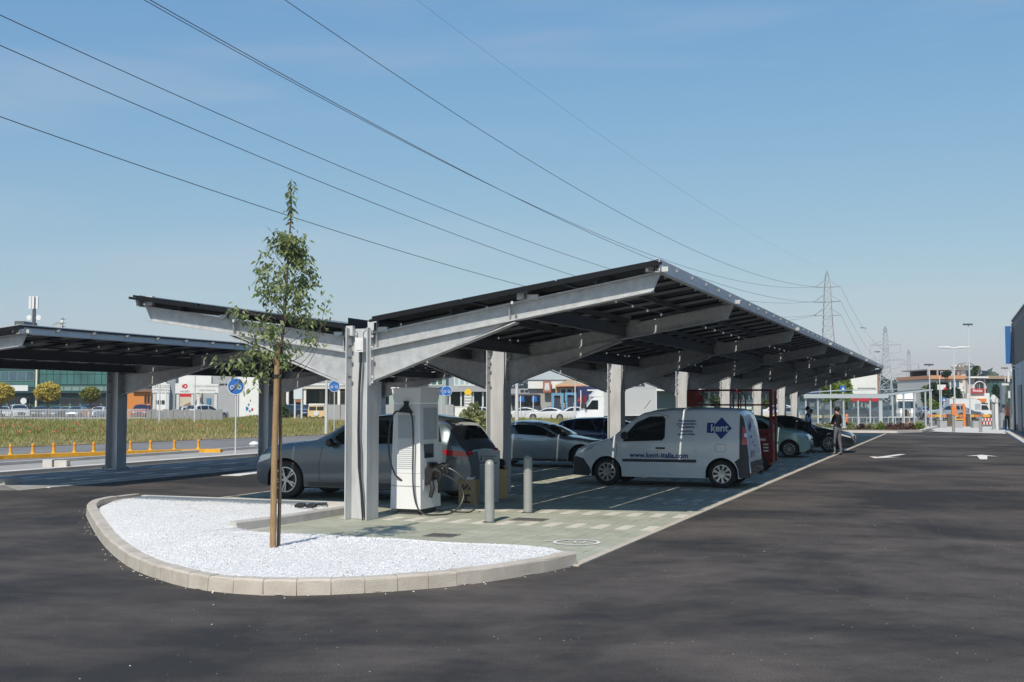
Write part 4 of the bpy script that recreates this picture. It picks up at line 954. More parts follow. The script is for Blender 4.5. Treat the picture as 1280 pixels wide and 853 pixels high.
MINI = dict(L=3.57, W=1.63, r=.295, xf=.68, xr=2.98, low=.19, nf=.30, df=.7, crown=.06, rc=.12, top=[(0,.48),(.02,.64),(.10,.80),(.32,.93),(.75,1.01),(.95,1.04),(1.35,1.30),(1.65,1.44),(2.0,1.49),(2.6,1.47),(3.05,1.35),(3.3,1.05),(3.48,.90),(3.55,.7),(3.57,.5)],
    belt=[(0,.75),(1.0,.93),(2.6,.97),(3.57,.92)], windows=[[(1.22,.98),(2.15,1.0),(2.15,1.36),(1.9,1.36),(1.6,1.25)],[(2.23,1.02),(2.85,1.08),(2.7,1.30),(2.23,1.36)]], screen=(.98,1.58), backl=(3.02,3.26), mirror=(1.32,1.0),
    seams=[[(1.05,.3),(1.05,.7),(1.18,.97)],[(2.2,.3),(2.25,1.0)]], handles=[(2.05,.88)], headl=[(.10,.66),(.30,.66),(.42,.84),(.24,.88)], taill=[(3.30,.68),(3.5,.68),(3.44,.88),(3.3,.88)], headf=(.38,.62,.64,.84), tailf=(.45,.68,.68,.86), grille=(.30,.30,.42), platef=.48, plater=.6)
VANB = dict(L=4.21, W=1.83, r=.315, xf=.87, xr=3.565, low=.215, tumble=.15, rc=.10, crown=.045, nf=.20, df=.7, nr=.07, dr=.25, barrel=.035, top=[(0,.46),(.02,.70),(.10,.86),(.30,.96),(.75,1.08),(.95,1.13),(1.35,1.47),(1.62,1.68),(1.9,1.76),(2.4,1.81),(3.3,1.82),(3.95,1.79),(4.06,1.72),(4.10,1.55),(4.15,1.1),(4.19,.7),(4.21,.45)],
    belt=[(0,.80),(1.2,1.02),(2.2,1.06),(4.21,1.06)], windows=[[(1.30,1.06),(1.35,1.05),(2.18,1.08),(2.24,1.15),(2.24,1.53),(2.18,1.595),(1.86,1.585),(1.60,1.44),(1.40,1.21)]], screen=(1.0,1.72), backl=(4.085,4.092), mirror=(1.35,1.12))
build = {}
pDG = paint('slate metallic', (.105,.135,.155), .5, .28); pSil = paint('silver', (.38,.42,.44), .6, .3); pNavy = paint('navy', (.012,.03,.09), .4); pBlk = paint('black', (.010,.012,.014), .3)
pMint = paint('mint', (.36,.56,.50), .1); pWh = paint('white', (.58,.59,.60), 0, .35); pGr = paint('mid grey', (.20,.21,.22), .5); pRd = paint('red', (.35,.02,.02), .2); pLime = paint('lime', (.35,.45,.04), .2); pBeige = paint('cream', (.62,.45,.25), .1); pBl = paint('blue grey', (.10,.16,.22), .4)
# SUV by the charger, nose to the left
build_car(Car(**SUV), 'slate grey SUV parked nose-left behind the charger, with five twin-spoke wheels', 'car', (-13.50+2.378, 21.42, .014), math.pi, pDG, 'twin5')
build_car(Car(**COUPE), 'silver low-roofed coupe parked nose-right behind the second column', 'car', (-11.9, 33.75, .014), 0, pSil, 'six', rimdark=True)
build_car(Car(**dict(HATCH, top=[(x, z*.975) for x, z in HATCH['top']])), 'dark navy car mostly hidden between the silver coupe and the third column', 'car', (-11.0, 38.3, .014), 0, pNavy, 'six')
build_car(Car(**MINI), 'small mint green car whose nose shows right of the red lift', 'car', (-6.72, 42.6, .014), 0, pMint, 'multi')
build_car(Car(**dict(COUPE, L=4.68, top=[(x, z*1.02) for x, z in COUPE['top']], r=.35, xf=.88)), 'black car parked nose-right behind the two standing people', 'car', (-6.2, 47.4, .014), 0, pBlk, 'multi')
build_car(Car(**HATCH), 'grey blue car nose-left on the left half of the canopy, glimpsed beyond the charged SUV', 'car', (-13.0, 27.3, .014), 0, pBl, 'six')
# white delivery van
vc = Car(**VANB)
VL = (-8.61+2.105, 27.28, .014)
def van(c):
    t = thing('delivery_van', 'white delivery van with blue lettering and a blue diamond emblem, parked side-on under the canopy', 'van', VL, math.pi)
    pm_ = mat('paint van white', (.74,.78,.80), .32, .0, coat=.8)
    link('body', c.body([pm_, black]), t); part('underbody', MB().box(-1.8, 1.8, -.6, .6, .2, .6), black, t)
    tm, rm = wheel_meshes(c.r, .21, 'cover')
    for xw in (c.xf, c.xr):
        for sd_ in (1, -1):
            wv = link('wheel', tm, t, (c.L/2-xw, sd_*(c.hw(xw)-.125), c.r)); wv.rotation_euler = (0, .3, 0 if sd_ > 0 else math.pi); link('wheel_cover', rm, wv)
    for sd_ in (1, -1):
        part('window_seal', c.side([(x+(.02 if x > 1.6 else -.035), z+(.02 if z > 1.2 else -.025)) for x, z in c.windows[0]], sd_, .004), black, t)
        part('window', c.side(c.windows[0], sd_, .009), glassM, t)
        part('front_bumper', c.side([(.0,.22),(.43,.22),(.47,.40),(.30,.62),(.03,.68)], sd_, .012), dgrey, t)
        part('front_bumper', c.side([(.43,.22),(.50,.30),(.44,.45),(.43,.40)], sd_, .010, nx=4), dgrey, t)
        part('rear_bumper', c.side([(3.96,.24),(4.20,.24),(4.17,.68),(4.00,.70),(3.86,.60),(3.96,.40)], sd_, .012), dgrey, t)
        part('corner_pillar', c.side([(3.97,.66),(4.18,.66),(4.11,1.30),(4.05,1.66),(3.97,1.74)], sd_, .010), dgrey, t)
        part('taillight', c.side([(4.02,.98),(4.15,.98),(4.12,1.32),(4.03,1.40)], sd_, .018), lampR, t)
        part('reversing_lamp', c.side([(4.08,1.16),(4.14,1.16),(4.125,1.24),(4.08,1.24)], sd_, .022, nx=4), lampW, t)
        part('rub_strip', c.side([(1.28,.565),(2.98,.565),(3.0,.60),(2.98,.635),(1.28,.625),(1.25,.60)], sd_, .02, nx=20), mat('rub strip', (.035,.04,.07), .5), t)
        for q in ([(1.12,.30),(1.10,.62),(1.13,1.0)], [(2.32,.28),(2.32,1.62)], [(2.32,1.62),(2.1,1.67),(1.86,1.65)]):
            part('door_seam', MB().tube([(c.L/2-x, sd_*(c.Y(x, z)+.002), z) for x, z in q], .005, 4, cap=False), dgrey, t)
        part('door_handle', MB().tube([(c.L/2-x, sd_*(c.Y(1.95, .88)+y_), .885) for x, y_ in ((2.06,.005),(2.08,.03),(2.24,.03),(2.26,.005))], .018, 6), black, t, smooth=True)
        fl = [(x+.25, z) for x, z in [(3.18,.85),(3.22,.82),(3.38,.82),(3.42,.85),(3.42,.96),(3.38,.99),(3.22,.99),(3.18,.96),(3.18,.85)]]
        part('fuel_flap', MB().tube([(c.L/2-x, sd_*(c.Y(x, z)+.002), z) for x, z in fl], .0035, 4, cap=False), dgrey, t)
        y_ = c.Y(1.38, 1.12)
        part('wing_mirror', MB().tube([(c.L/2-1.36, sd_*(y_-.02), 1.12), (c.L/2-1.34, sd_*(y_+.08), 1.16), (c.L/2-1.34, sd_*(y_+.18), 1.17)], [.04,.10,.09], 8), black, t, smooth=True)
        part('headlight', c.side([(.06,.70),(.50,.84),(.62,.98),(.30,.90),(.10,.84)], sd_, .010), lampW, t)
        sdp = lambda x0, z0, k=1.: (lambda u, v: (c.L/2-x0-sd_*u if 0 else c.L/2-(x0+sd_*u), sd_*(c.Y(min(max(x0+sd_*u,.1),c.L-.1), z0+v)+.012), z0+v))
        text_part('lettering', 'www.kent-italia.com', .165, navy, t, sdp(2.12, .665), bold=.004)
        for txt, z_ in (('Attrezzature',1.49),('professionali e',1.42),('Consulenza',1.35),('Soluzioni',1.255),('tecnologiche',1.185)):
            text_part('lettering', txt, .078, navy, t, sdp(2.76, z_), bold=.0015)
        # diamond emblem with the word across it
        cx_, cz_, dm = 3.56, 1.35, .235
        part('emblem', c.side([(cx_-dm,cz_),(cx_,cz_-dm*1.05),(cx_+dm,cz_),(cx_,cz_+dm*1.05)], sd_, .009, nx=9), navy, t)
        part('emblem', c.side([(cx_-.33,cz_-.11),(cx_-.165,cz_-.11),(cx_-.165,cz_+.12),(cx_-.33,cz_+.12)], sd_, .009, nx=3), navy, t)
        text_part('lettering', 'kent', .225, white, t, sdp(cx_-.045, cz_-.07), bold=.006)
    # tail doors: plate, handle, emblem, bumper and screen
    part('rear_bumper', c.face(True, -.80, .80, .34, .60, .03), dgrey, t)
    part('number_plate', c.face(True, -.62, -.14, .68, .80, .016, 3), mat('plate grey', (.35,.36,.36), .4), t) if 0 else None
    part('number_plate', c.face(True, .18, .62, .70, .84, .018, 3), mat('plate grey', (.35,.36,.36), .4), t)
    part('door_handle', c.face(True, .02, .12, .93, .97, .03, 3), black, t); part('lock', c.face(True, .26, .36, 1.0, 1.05, .03, 3), navy, t)
    part('door_seam', c.face(True, .05, .06, .60, 1.68, .014), dgrey, t)
    dz = MB(); X = lambda z: c.L/2-c.xinv(z, True)-.03
    dz.add([(X(1.42), .42, 1.55), (X(1.42), .58, 1.40), (X(1.42), .42, 1.25), (X(1.42), .26, 1.40)], [(0,1,2,3)]); part('emblem', dz, navy, t)
    v, f = text_mesh('kent', .13, .003, 0, 'CENTER'); mb = MB(); mb.add([(X(1.2)-.001, .42+a, 1.12+b) for a, b, _ in v], f); me = bpy.data.meshes.new('lettering'); me.from_pydata(mb.v, [], mb.f); me.materials.append(navy); link('lettering', me, t)
    part('windscreen', c.over(1.02, 1.68, -.92, .92), glassM, t)
    part('grille', c.face(False, -.45, .45, .50, .66), black, t); part('front_bumper', c.face(False, -.62, .62, .30, .5), dgrey, t)
    part('roof_aerial', MB().tube([(.55,0,1.78),(.40,0,1.98)], .006, 5), black, t)
    return t
van(vc)
# red scissor lift behind the van
sx0 = (G(862, 583, 0).x, 33.6)
def lift():
    t = thing('scissor_lift', 'red scissor lift with a tubular guard rail, parked behind the white van', 'scissor lift', (-6.12, 33.6, .014))
    b = part('chassis', MB().box(-1.15,1.12,-.38,.38,.18,.62).box(1.0,1.2,-.36,.36,.25,.80), red, t)
    for x in (-.85, .85):
        for y in (-.40, .40):
            w_ = part('wheel', MB().lathe([(0,-.07),(.19,-.07),(.21,-.05),(.21,.05),(.19,.07),(0,.07)], 18, axis='y'), rubber, t, smooth=True, loc=(x, y, .21)); part('hub', MB().lathe([(0,-.075),(.08,-.075),(.08,.075),(0,.075)], 12, axis='y'), red, w_)
    for i in range(3):
        z = .64+i*.13
        for y in (-.25,.25): part('scissor_arm', MB().beam((-1.0,y,z),(1.0,y,z+.11),.05,.09).beam((-1.0,y*.8,z+.11),(1.0,y*.8,z),.05,.09), red, t)
    part('platform', MB().box(-1.2,1.2,-.42,.42,1.06,1.16), red, t)
    part('side_box', MB().box(.72,1.18,-.47,-.385,.50,1.02), red, t); part('warning_label', MB().box(.78,1.02,-.474,-.471,.86,.92), white, t)
    for k in range(3): part('warning_label', MB().box(.96,1.10,-.474,-.471,.56+.09*k,.60+.09*k), white, t)
    rz_ = (1.86, 2.28); ps = (-1.17,.12,.33,1.17)
    for z in rz_:
        for y in (-.40,.40): part('guard_rail', MB().tube([(-1.17,y,z),(1.17,y,z)], .022, 8), red, t, smooth=True)
        for x in (-1.17,1.17): part('guard_rail', MB().tube([(x,-.40,z),(x,.40,z)], .022, 8), red, t, smooth=True)
    for x in ps:
        for y in (-.40,.40):
            if x == .33: part('guard_post', MB().tube([(.15,y,2.28),(.28,y,2.16),(.33,y,2.0),(.33,y,1.16)], .02, 8), red, t, smooth=True)
            else: part('guard_post', MB().tube([(x,y,1.16),(x,y,2.28)], .024, 8), red, t, smooth=True)
    part('mast', MB().box(1.13,1.22,-.46,-.40,.3,2.30).box(1.27,1.33,-.46,-.40,.3,2.2), mat('dark red', (.20,.012,.012), .4), t)
    part('control_box', MB().box(-1.20,-.86,-.46,-.30,1.82,2.26).box(-.86,-.72,-.44,-.3,1.95,2.12), mat('dark red', (0,0,0)), t); part('cap', MB().lathe([(0,0),(.06,0),(.06,.03),(0,.03)], 10, (-.88,-.48,2.16), 'y'), redS, t)
    return t
lift()
# white box truck on the road beyond
def box_truck(loc, rz, label, k=1., cl=white, name='box_truck', boxm=None):
    t = thing(name, label, 'truck', loc, rz)
    part('cargo_box', MB().box(-2.1,2.0,-1.06,1.06,.95,3.12), boxm or mat('truck box grey', (.40,.41,.41), .5, var=.04, vs=.7), t)
    fr = MB(); 
    for x in (-2.1, 2.0):
        for y in (-1.07, 1.07): fr.box(x-.03, x+.03, y-.02, y+.02, .93, 3.15)
    for z in (.93, 3.12):
        for y in (-1.07, 1.07): fr.box(-2.13, 2.03, y-.02, y+.02, z-.03, z+.03)
    part('box_frame', fr, galvL, t)
    part('cab', MB().prism([(-2.12,.45),(-4.25,.45),(-4.28,.85),(-4.15,1.15),(-3.72,1.32),(-3.05,2.18),(-2.85,2.35),(-2.12,2.38)], -.98, .98), cl, t)
    part('roof_fairing', MB().prism([(-2.12,2.39),(-3.05,2.39),(-2.75,2.8),(-2.12,3.1)], -.90, .90), cl, t)
    for s in (-1, 1):
        part('window', MB().prism([(-3.55,1.38),(-2.55,1.38),(-2.55,2.10),(-3.02,2.10)], s*.985-.004, s*.985+.004), glassM, t)
        part('wing_mirror', MB().box(-3.65,-3.50,s*1.02-.05,s*1.18+.05 if s>0 else s*1.02+.05,1.45,1.85) if s>0 else MB().box(-3.65,-3.50,-1.23,-1.0,1.45,1.85), black, t)
    part('windscreen', MB().add([(-3.70,-.85,1.36),(-3.70,.85,1.36),(-3.08,.80,2.17),(-3.08,-.80,2.17)], [(0,1,2,3)]), glassM, t)
    part('chassis', MB().box(-4.1,2.0,-.45,.45,.45,.93), black, t)
    tm, rm = wheel_meshes(.36, .24, 'six')
    for x in (-3.5, .75):
        for s in (-1, 1): wv = link('wheel', tm, t, (x, s*.88, .36)); wv.rotation_euler = (0,0,0 if s > 0 else math.pi); link('rim', rm, wv)
    t.scale = (k,)*3; return t
q = D(786, 92); box_truck((q.x, q.y, 0), TH+R(3), 'white box truck with a grey cargo box seen between the third and fourth columns', 1.0)

# ================================================================ PEOPLE
def person(label, loc, rz, arms, colors, hair=hairM, lean=0., legs=.10, extra=None, step=.0):
    """faces +Y locally, 1.76 m tall. arms = ((elbow, wrist) left, right); colors = (skin, shirt, trousers, shoes, sleeves)"""
    t = thing('person', label, 'person', loc, rz)
    J = {'pel': (0,0,.95), 'waist': (0,.01,1.08), 'chest': (0,-.01,1.30), 'neckb': (0,-.015,1.46), 'neck': (0,.0,1.53), 'head': (0,.025,1.64), 'crown': (0,.02,1.71),
         'shL': (-.17,-.01,1.42), 'shR': (.17,-.01,1.42), 'hipL': (-.09,0,.90), 'hipR': (.09,0,.90),
         'knL': (-legs,.02+step,.49), 'knR': (legs,.03-step,.49), 'anL': (-legs-.01,-.03+step*1.3,.09), 'anR': (legs+.01,-.02-step*1.3,.09), 'toL': (-legs-.04,.13+step*1.3,.035), 'toR': (legs+.05,.14-step*1.3,.035)}
    (eL, wL), (eR, wR) = arms
    J['elL'], J['wrL'], J['elR'], J['wrR'] = eL, wL, eR, wR
    Rr = {'pel': .145, 'waist': .130, 'chest': .150, 'neckb': .075, 'neck': .055, 'head': .092, 'crown': .075, 'shL': .062, 'shR': .062, 'hipL': .095, 'hipR': .095, 'knL': .062, 'knR': .062, 'anL': .042, 'anR': .042, 'toL': .038, 'toR': .038,
          'elL': .043, 'elR': .043, 'wrL': .028, 'wrR': .028}
    E_ = [('pel','waist',1),('waist','chest',1),('chest','neckb',1),('neckb','neck',0),('neck','head',0),('head','crown',0),('neckb','shL',1),('neckb','shR',1),('shL','elL',4),('shR','elR',4),('elL','wrL',5),('elR','wrR',5),
          ('pel','hipL',2),('pel','hipR',2),('hipL','knL',2),('hipR','knR',2),('knL','anL',2),('knR','anR',2),('anL','toL',3),('anR','toR',3)]
    # hands: palm and five fingers
    for s, w_, e_ in (('L', wL, eL), ('R', wR, eR)):
        d = (Vector(w_)-Vector(e_)).normalized(); u = d.orthogonal().normalized(); p = Vector(w_)+d*.075; J['pa'+s] = tuple(p); Rr['pa'+s] = .030; E_.append(('wr'+s, 'pa'+s, 0))
        for k, (off, ln) in enumerate(((-.030,.055),(-.010,.075),(.010,.08),(.028,.065))):
            q = p+d*.035+u*off; q2 = q+d*ln*.8+d.cross(u)*.02; J['f%d%s'%(k,s)] = tuple(q2); Rr['f%d%s'%(k,s)] = .0095; E_.append(('pa'+s, 'f%d%s'%(k,s), 0))
        q = Vector(w_)+d*.06-u*.055; J['th'+s] = tuple(q); Rr['th'+s] = .011; E_.append(('wr'+s, 'th'+s, 0))
    names = list(J); idx = {n_: i for i, n_ in enumerate(names)}
    bm = bmesh.new(); sk = bm.verts.layers.skin.verify(); vs = []
    for n_ in names:
        v = bm.verts.new(J[n_]); r_ = Rr[n_]; v[sk].radius = (r_*1.0, r_*(.78 if n_ in ('chest','waist','pel') else 1)); v[sk].use_root = n_ == 'pel'; vs.append(v)
    for a, b, _ in E_: bm.edges.new((vs[idx[a]], vs[idx[b]]))
    me = bpy.data.meshes.new('sk'); bm.to_mesh(me); bm.free(); o = bpy.data.objects.new('sk', me); COL.objects.link(o)
    o.modifiers.new('s', 'SKIN').use_smooth_shade = True; m2 = o.modifiers.new('u', 'SUBSURF'); m2.levels = m2.render_levels = 2
    dg = bpy.context.evaluated_depsgraph_get(); out = bpy.data.meshes.new_from_object(o.evaluated_get(dg)); bpy.data.objects.remove(o)
    for m in colors: out.materials.append(m)
    segs = [(np.array(J[a]), np.array(J[b]), c) for a, b, c in E_]
    for p in out.polygons:
        c = np.array(p.center); best = 9
        for a, b, ci in segs:
            ab = b-a; t_ = np.clip(np.dot(c-a, ab)/np.dot(ab, ab), 0, 1); d = np.linalg.norm(c-a-ab*t_)
            if d < best: best, mi_ = d, ci
        if mi_ == 1 and c[2] < .99: mi_ = 2
        if mi_ == 2 and c[2] < .10: mi_ = 3
        p.material_index = mi_; p.use_smooth = True
    out.name = 'body'; link('body', out, t)
    hm = MB(); 
    hm.lathe([(max(.001, .094*math.cos(a)), .098*math.sin(a)) for a in np.linspace(-math.pi/2, math.pi/2, 11)], 14, (0,-.020,1.69)); part('hair', hm, hair, t, smooth=True)
    fm = MB(); fm.lathe([(.0,-.016),(.013,-.006),(.010,.012),(.0,.022)], 8, (0,.128,1.640)); part('nose', fm, colors[0], t, smooth=True)
    for s in (-1, 1):
        part('ear', MB().lathe([(0,-.02),(.014,-.01),(.014,.012),(0,.02)], 8, (s*.094,.02,1.645)), colors[0], t, smooth=True)
        part('eye', MB().lathe([(0,-.007),(.009,0),(0,.007)], 8, (s*.034,.112,1.665)), black, t, smooth=True)
    part('mouth', MB().box(-.022,.022,.104,.112,1.594,1.600), mat('lips', (.25,.08,.07), .5), t)
    if extra: extra(t)
    return t
blueSh = mat('light blue shirt', (.42,.55,.78), .8); vestM = mat('navy vest', (.010,.014,.03), .8); trou = mat('dark trousers', (.015,.017,.025), .85); blackT = mat('black tshirt', (.008,.008,.009), .85); greyT = mat('grey trousers', (.13,.13,.15), .85); shoeB = mat('shoe leather', (.03,.02,.015), .5); shoeW = mat('pale shoes', (.45,.42,.38), .6)
p = G(1011, 568)
def phone(x, y, z): return lambda t: part('phone', MB().box(x-.012, x+.012, y-.04, y+.04, z-.07, z+.07), black, t)
person('man in dark vest and light blue sleeves holding a phone to his face', (p.x, p.y, .014), R(-105),
       (((-.26,-.02,1.14), (-.20,.15,.93)), ((.25,.10,1.20), (.15,.17,1.50))), (skin, vestM, trou, shoeB, blueSh, blueSh), extra=phone(.125,.17,1.60), step=.05)
p = G(1047, 569)
person('person in black T-shirt and grey trousers, arms folded, standing at the paving edge', (p.x, p.y, .014), R(55),
       (((-.27,.03,1.16), (-.02,.20,1.20)), ((.27,.05,1.15), (.04,.22,1.14))), (skin, blackT, greyT, shoeW, blackT, skin), legs=.11, step=.04)
hiv = mat('orange hi-vis', (.85,.20,.06), .7); hivW = mat('reflective white', (.8,.75,.7), .5); dgT = mat('dark green trousers', (.02,.04,.035), .85)
p = G(1259, 538)
person('worker in an orange and white hi-vis vest with dark green trousers beside the right building', (p.x, p.y, .03), R(200),
       (((-.27,.0,1.14), (-.24,.12,.95)), ((.27,.02,1.14), (.20,.18,1.05))), (skin, hiv, dgT, shoeB, hivW, hivW), hair=orange)

# ================================================================ PYLONS AND POWER LINES
pyM = mat('pylon steel', (.38,.40,.42), .55, .3)
def pylon(x, y, label, k=1., rz=0., arms=((32.7,3.3),(28.8,3.5),(25.1,3.5)), htop=37.0, style=0):
    t = thing('lattice_pylon', label, 'pylon', (x, y, 0), rz); q = MB(); w_ = .13+.08*style
    hw = lambda z: np.interp(z, [0, 22, 34, htop], [3.3, 1.25, .75, .12])
    lv = [0,4.5,8.5,12,15,17.6,20,22.2,24,25.1,27,28.8,30.8,32.7,34.5,htop]
    cs = lambda z: [Vector((sx*hw(z), sy*hw(z), z)) for sx, sy in ((-1,-1),(1,-1),(1,1),(-1,1))]
    for a, b in zip(lv[:-1], lv[1:]):
        A, B = cs(a), cs(b)
        for i in range(4):
            q.beam(A[i], B[i], w_*1.3, w_*1.3); j = (i+1) % 4; q.beam(A[i], B[j], w_*.7, w_*.7); q.beam(A[j], B[i], w_*.7, w_*.7); q.beam(B[i], B[j], w_*.6, w_*.6)
    part('tower', q, pyM, t)
    for z, L_ in arms:
        for s in (-1, 1):
            m = MB(); tip = Vector((s*L_, 0, z))
            for sy in (-1, 1): m.beam((s*hw(z), sy*hw(z), z), tip, .14+.16*style, .14+.16*style); m.beam((s*hw(z+1.8), sy*hw(z+1.8), z+1.8), tip, .12, .12)
            if style: m.beam(tip, tip+Vector((0,0,-2.6)), .2, .2)
            else: m.beam(tip, tip+Vector((-s*.2,0,-.1)), .2, .2)
            part('cross_arm', m, pyM, t)
    t.scale = (k,)*3; return t
q1 = D(1036, 311); pylon(q1.x, q1.y, 'nearest and tallest lattice pylon, rising behind the canopy roof edge', 1., 0.0)
q = D(1108, 500); pylon(q.x, q.y, 'second lattice pylon, with square hanging arms, right of the nearest one', 1.0, 0, ((26.5,6.2),(20.0,7.6),(12.5,6.4)), 32.5, 1)
q = D(1137, 720); pylon(q.x, q.y, 'third lattice pylon, pale with distance, between the second and the faintest', 1.0, 0, ((25.5,6.2),(19,7.6),(12.5,6.4)), 31.5, 1)
q = D(1149, 980); pylon(q.x, q.y, 'farthest and faintest lattice pylon of the line', 1.0, 0, ((23,6.2),(17,7.6),(12.5,6.4)), 28, 1)
phi = R(4.); dv = Vector((-math.sin(phi), -math.cos(phi), 0))
wireM = mat('power cable', (.03,.03,.033), .5)
WL = [((-29.14,320.6,32.69), -.10629, .0004164, 'conductor leaving the photo through its top edge near the middle left, steepest thick one', .030),
 ((-29.22,320.79,28.8), -.0987, .000357, 'lower of the two conductors that nearly coincide in the upper left sky', .030),
 ((-34.93,318.39,32.69), -.11007, .000392, 'upper of the two conductors that nearly coincide in the upper left sky', .030),
 ((-35.3,318.46,28.8), -.10327, .0003402, 'conductor that leaves the photo highest on its left edge', .030),
 ((-35.37,318.64,25.2), -.09645, .0003398, 'middle of the three conductors that cross the left edge of the photo', .030),
 ((-35.37,318.64,25.1), -.11482, .0003489, 'lowest of the three conductors on the left edge, passing behind the tree top', .030),
 ((-32.16,319.2,37.05), -.03669, .0002308, 'thin faint earth wire, the rightmost line in the upper sky', .011)]
for (a, b_, c_, lab, r_) in WL:
    pts = [Vector(a)+dv*s_+UZ*(b_*s_+c_*s_*s_) for s_ in np.linspace(0, 345, 60)]; pts = [Vector((p.x, p.y, p.z)) for p in pts]
    o = link('power_line', MB().tube(pts, r_, 5).mesh('power_line', wireM, True)); tag(o, lab, 'power line', 'power lines of the pylon line')
# span from the first to the second pylon
p2 = D(1108, 500)
for i, (s, z0_, z1_, lab) in enumerate(((1,32.7,26.5,'highest'),(1,28.8,20,'middle'),(1,25.1,12.5,'lowest'))):
    a = Vector((q1.x+3.5*s, q1.y, z0_)); b = Vector((p2.x+6.5*s, p2.y, z1_-2.6)); pts = [a.lerp(b, f)-UZ*(7*4*f*(1-f)) for f in np.linspace(0,1,24)]
    o = link('power_line', MB().tube(pts, .03, 5).mesh('power_line', wireM)); tag(o, lab+' conductor slung from the nearest pylon to the second pylon', 'power line', 'power lines of the pylon line')
# ================================================================ STREET FURNITURE
def round_sign(px, pbase, ptop, rad, label, kind, rz=0.):
    g = G(px, pbase); dist = np.dot(np.array(g)-np.array([0,0,H]), FW); zt = ZH(ptop, dist)
    t = thing('road_sign', label, 'road sign', (g.x, g.y, 0), TH+rz)
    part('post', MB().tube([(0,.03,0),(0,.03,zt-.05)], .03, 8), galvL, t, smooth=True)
    zc_ = zt-rad
    part('disc', MB().lathe([(0,-.012),(rad,-.012),(rad,.012),(0,.012)], 32, (0,-.02,zc_), 'y'), white, t, smooth=True)
    part('face', MB().lathe([(0,-.0145),(rad*.93,-.0145)], 32, (0,-.02,zc_), 'y'), blueS, t)
    bi = MB()
    for sx in (-1, 1): 
        for j in range(14):
            a, b = 2*math.pi*j/14, 2*math.pi*(j+1)/14; f = lambda q, k: (sx*rad*.42+rad*.25*k*math.cos(q), -.038, zc_-rad*.12+rad*.25*k*math.sin(q)); bi.quad(f(a,1), f(b,1), f(b,.68), f(a,.68))
    for (x0, z0, x1, z1) in ((-.42,-.12,-.12,.25),(-.12,.25,.28,.25),(.42,-.12,.22,.38),(0,-.12,.28,.25),(-.42,-.12,0,-.12),(0,-.12,-.14,.34),(.1,.4,.24,.38)):
        bi.beam((x0*rad,-.037,zc_+z0*rad), (x1*rad,-.037,zc_+z1*rad), .004, rad*.09, (0,1,0))
    part('bicycle_symbol', bi, white, t)
    if kind == 'end': part('red_bar', MB().beam((-rad*.6,-.042,zc_-rad*.62),(rad*.6,-.042,zc_+rad*.62), .006, rad*.2, (0,1,0)), redS, t)
    return t
round_sign(294, 570, 472.5, .31, 'round blue end-of-cycle-path sign with a red diagonal bar on a grey post', 'end')
round_sign(417.5, 541, 476, .36, 'round blue bicycle sign left of the front column', '')
round_sign(558.5, 538, 482.5, .36, 'round blue bicycle sign just right of the charger', '')
q = D(551, 86); t = round_sign(551.5, 536, 483, .35, 'round blue sign half hidden behind the charger edge, left of the bicycle sign', 'end')
def street_lamp(px, dist, ptop, label, kind='single', r_=.07):
    g = D(px, dist); h = ZH(ptop, dist); t = thing('street_lamp', label, 'street lamp', (g.x, g.y, 0), TH)
    part('pole', MB().tube([(0,0,0),(0,0,h)], [r_*1.2, r_*.7], 8), galvL, t, smooth=True)
    if kind == 'double':
        for s in (-1, 1): part('lamp_head', MB().tube([(0,0,h-.05),(s*.5,0,h),(s*1.4,0,h+.02)], [.05,.10,.06], 6), white, t, smooth=True)
    elif kind == 'single': part('lamp_head', MB().box(-.45,.35,-.15,.15,h,h+.14), steel, t)
    elif kind == 'arm': part('lamp_head', MB().tube([(0,0,h),(-.6,0,h+.1),(-1.3,0,h+.12)], [.05,.06,.1], 6), steel, t)
    return t
street_lamp(1193.5, 100, 434.5, 'grey street lamp with two horizontal heads like a T, before the terrace building', 'double')
street_lamp(1212.5, 105, 406.5, 'tallest pale street lamp, right of the T-shaped one', 'single')
street_lamp(1162.5, 110, 457, 'short street lamp post at the left corner of the terrace building', 'single')
street_lamp(1175, 96, 470, 'plain thin post with no head, between the bike shelter and the T-shaped street lamp', 'none', .05)
street_lamp(1257, 150, 461, 'low street lamp between the terrace building and the right building', 'single')
street_lamp(1085, 240, 410.5, 'distant street lamp with a curved arm between the two nearest pylons', 'arm')
street_lamp(1098, 190, 440.5, 'slim street lamp post left of the second pylon', 'single')
street_lamp(1114, 230, 466, 'slender pole before the distant tree line, right of the second pylon', 'none', .06)
street_lamp(1128, 230, 470, 'slender pole left of the end of the bike shelter roof', 'none', .06)
street_lamp(1038.5, 120, 470, 'white pole in front of the bright green trees', 'none', .06)
street_lamp(408, 72, 470, 'thick white pole left of the blue bicycle sign before the showroom', 'none', .09)
street_lamp(646, 110, 452, 'white pole right of the second column, in the meadow', 'none', .16)
street_lamp(199.5, 100, 466, 'thin grey pole between the two halves of the left billboard', 'none', .06)
street_lamp(243.5, 100, 466, 'thin grey pole before the middle of the red logo billboard', 'none', .06)
street_lamp(719, 118, 470, 'thin white pole before the store entrance', 'none', .07)
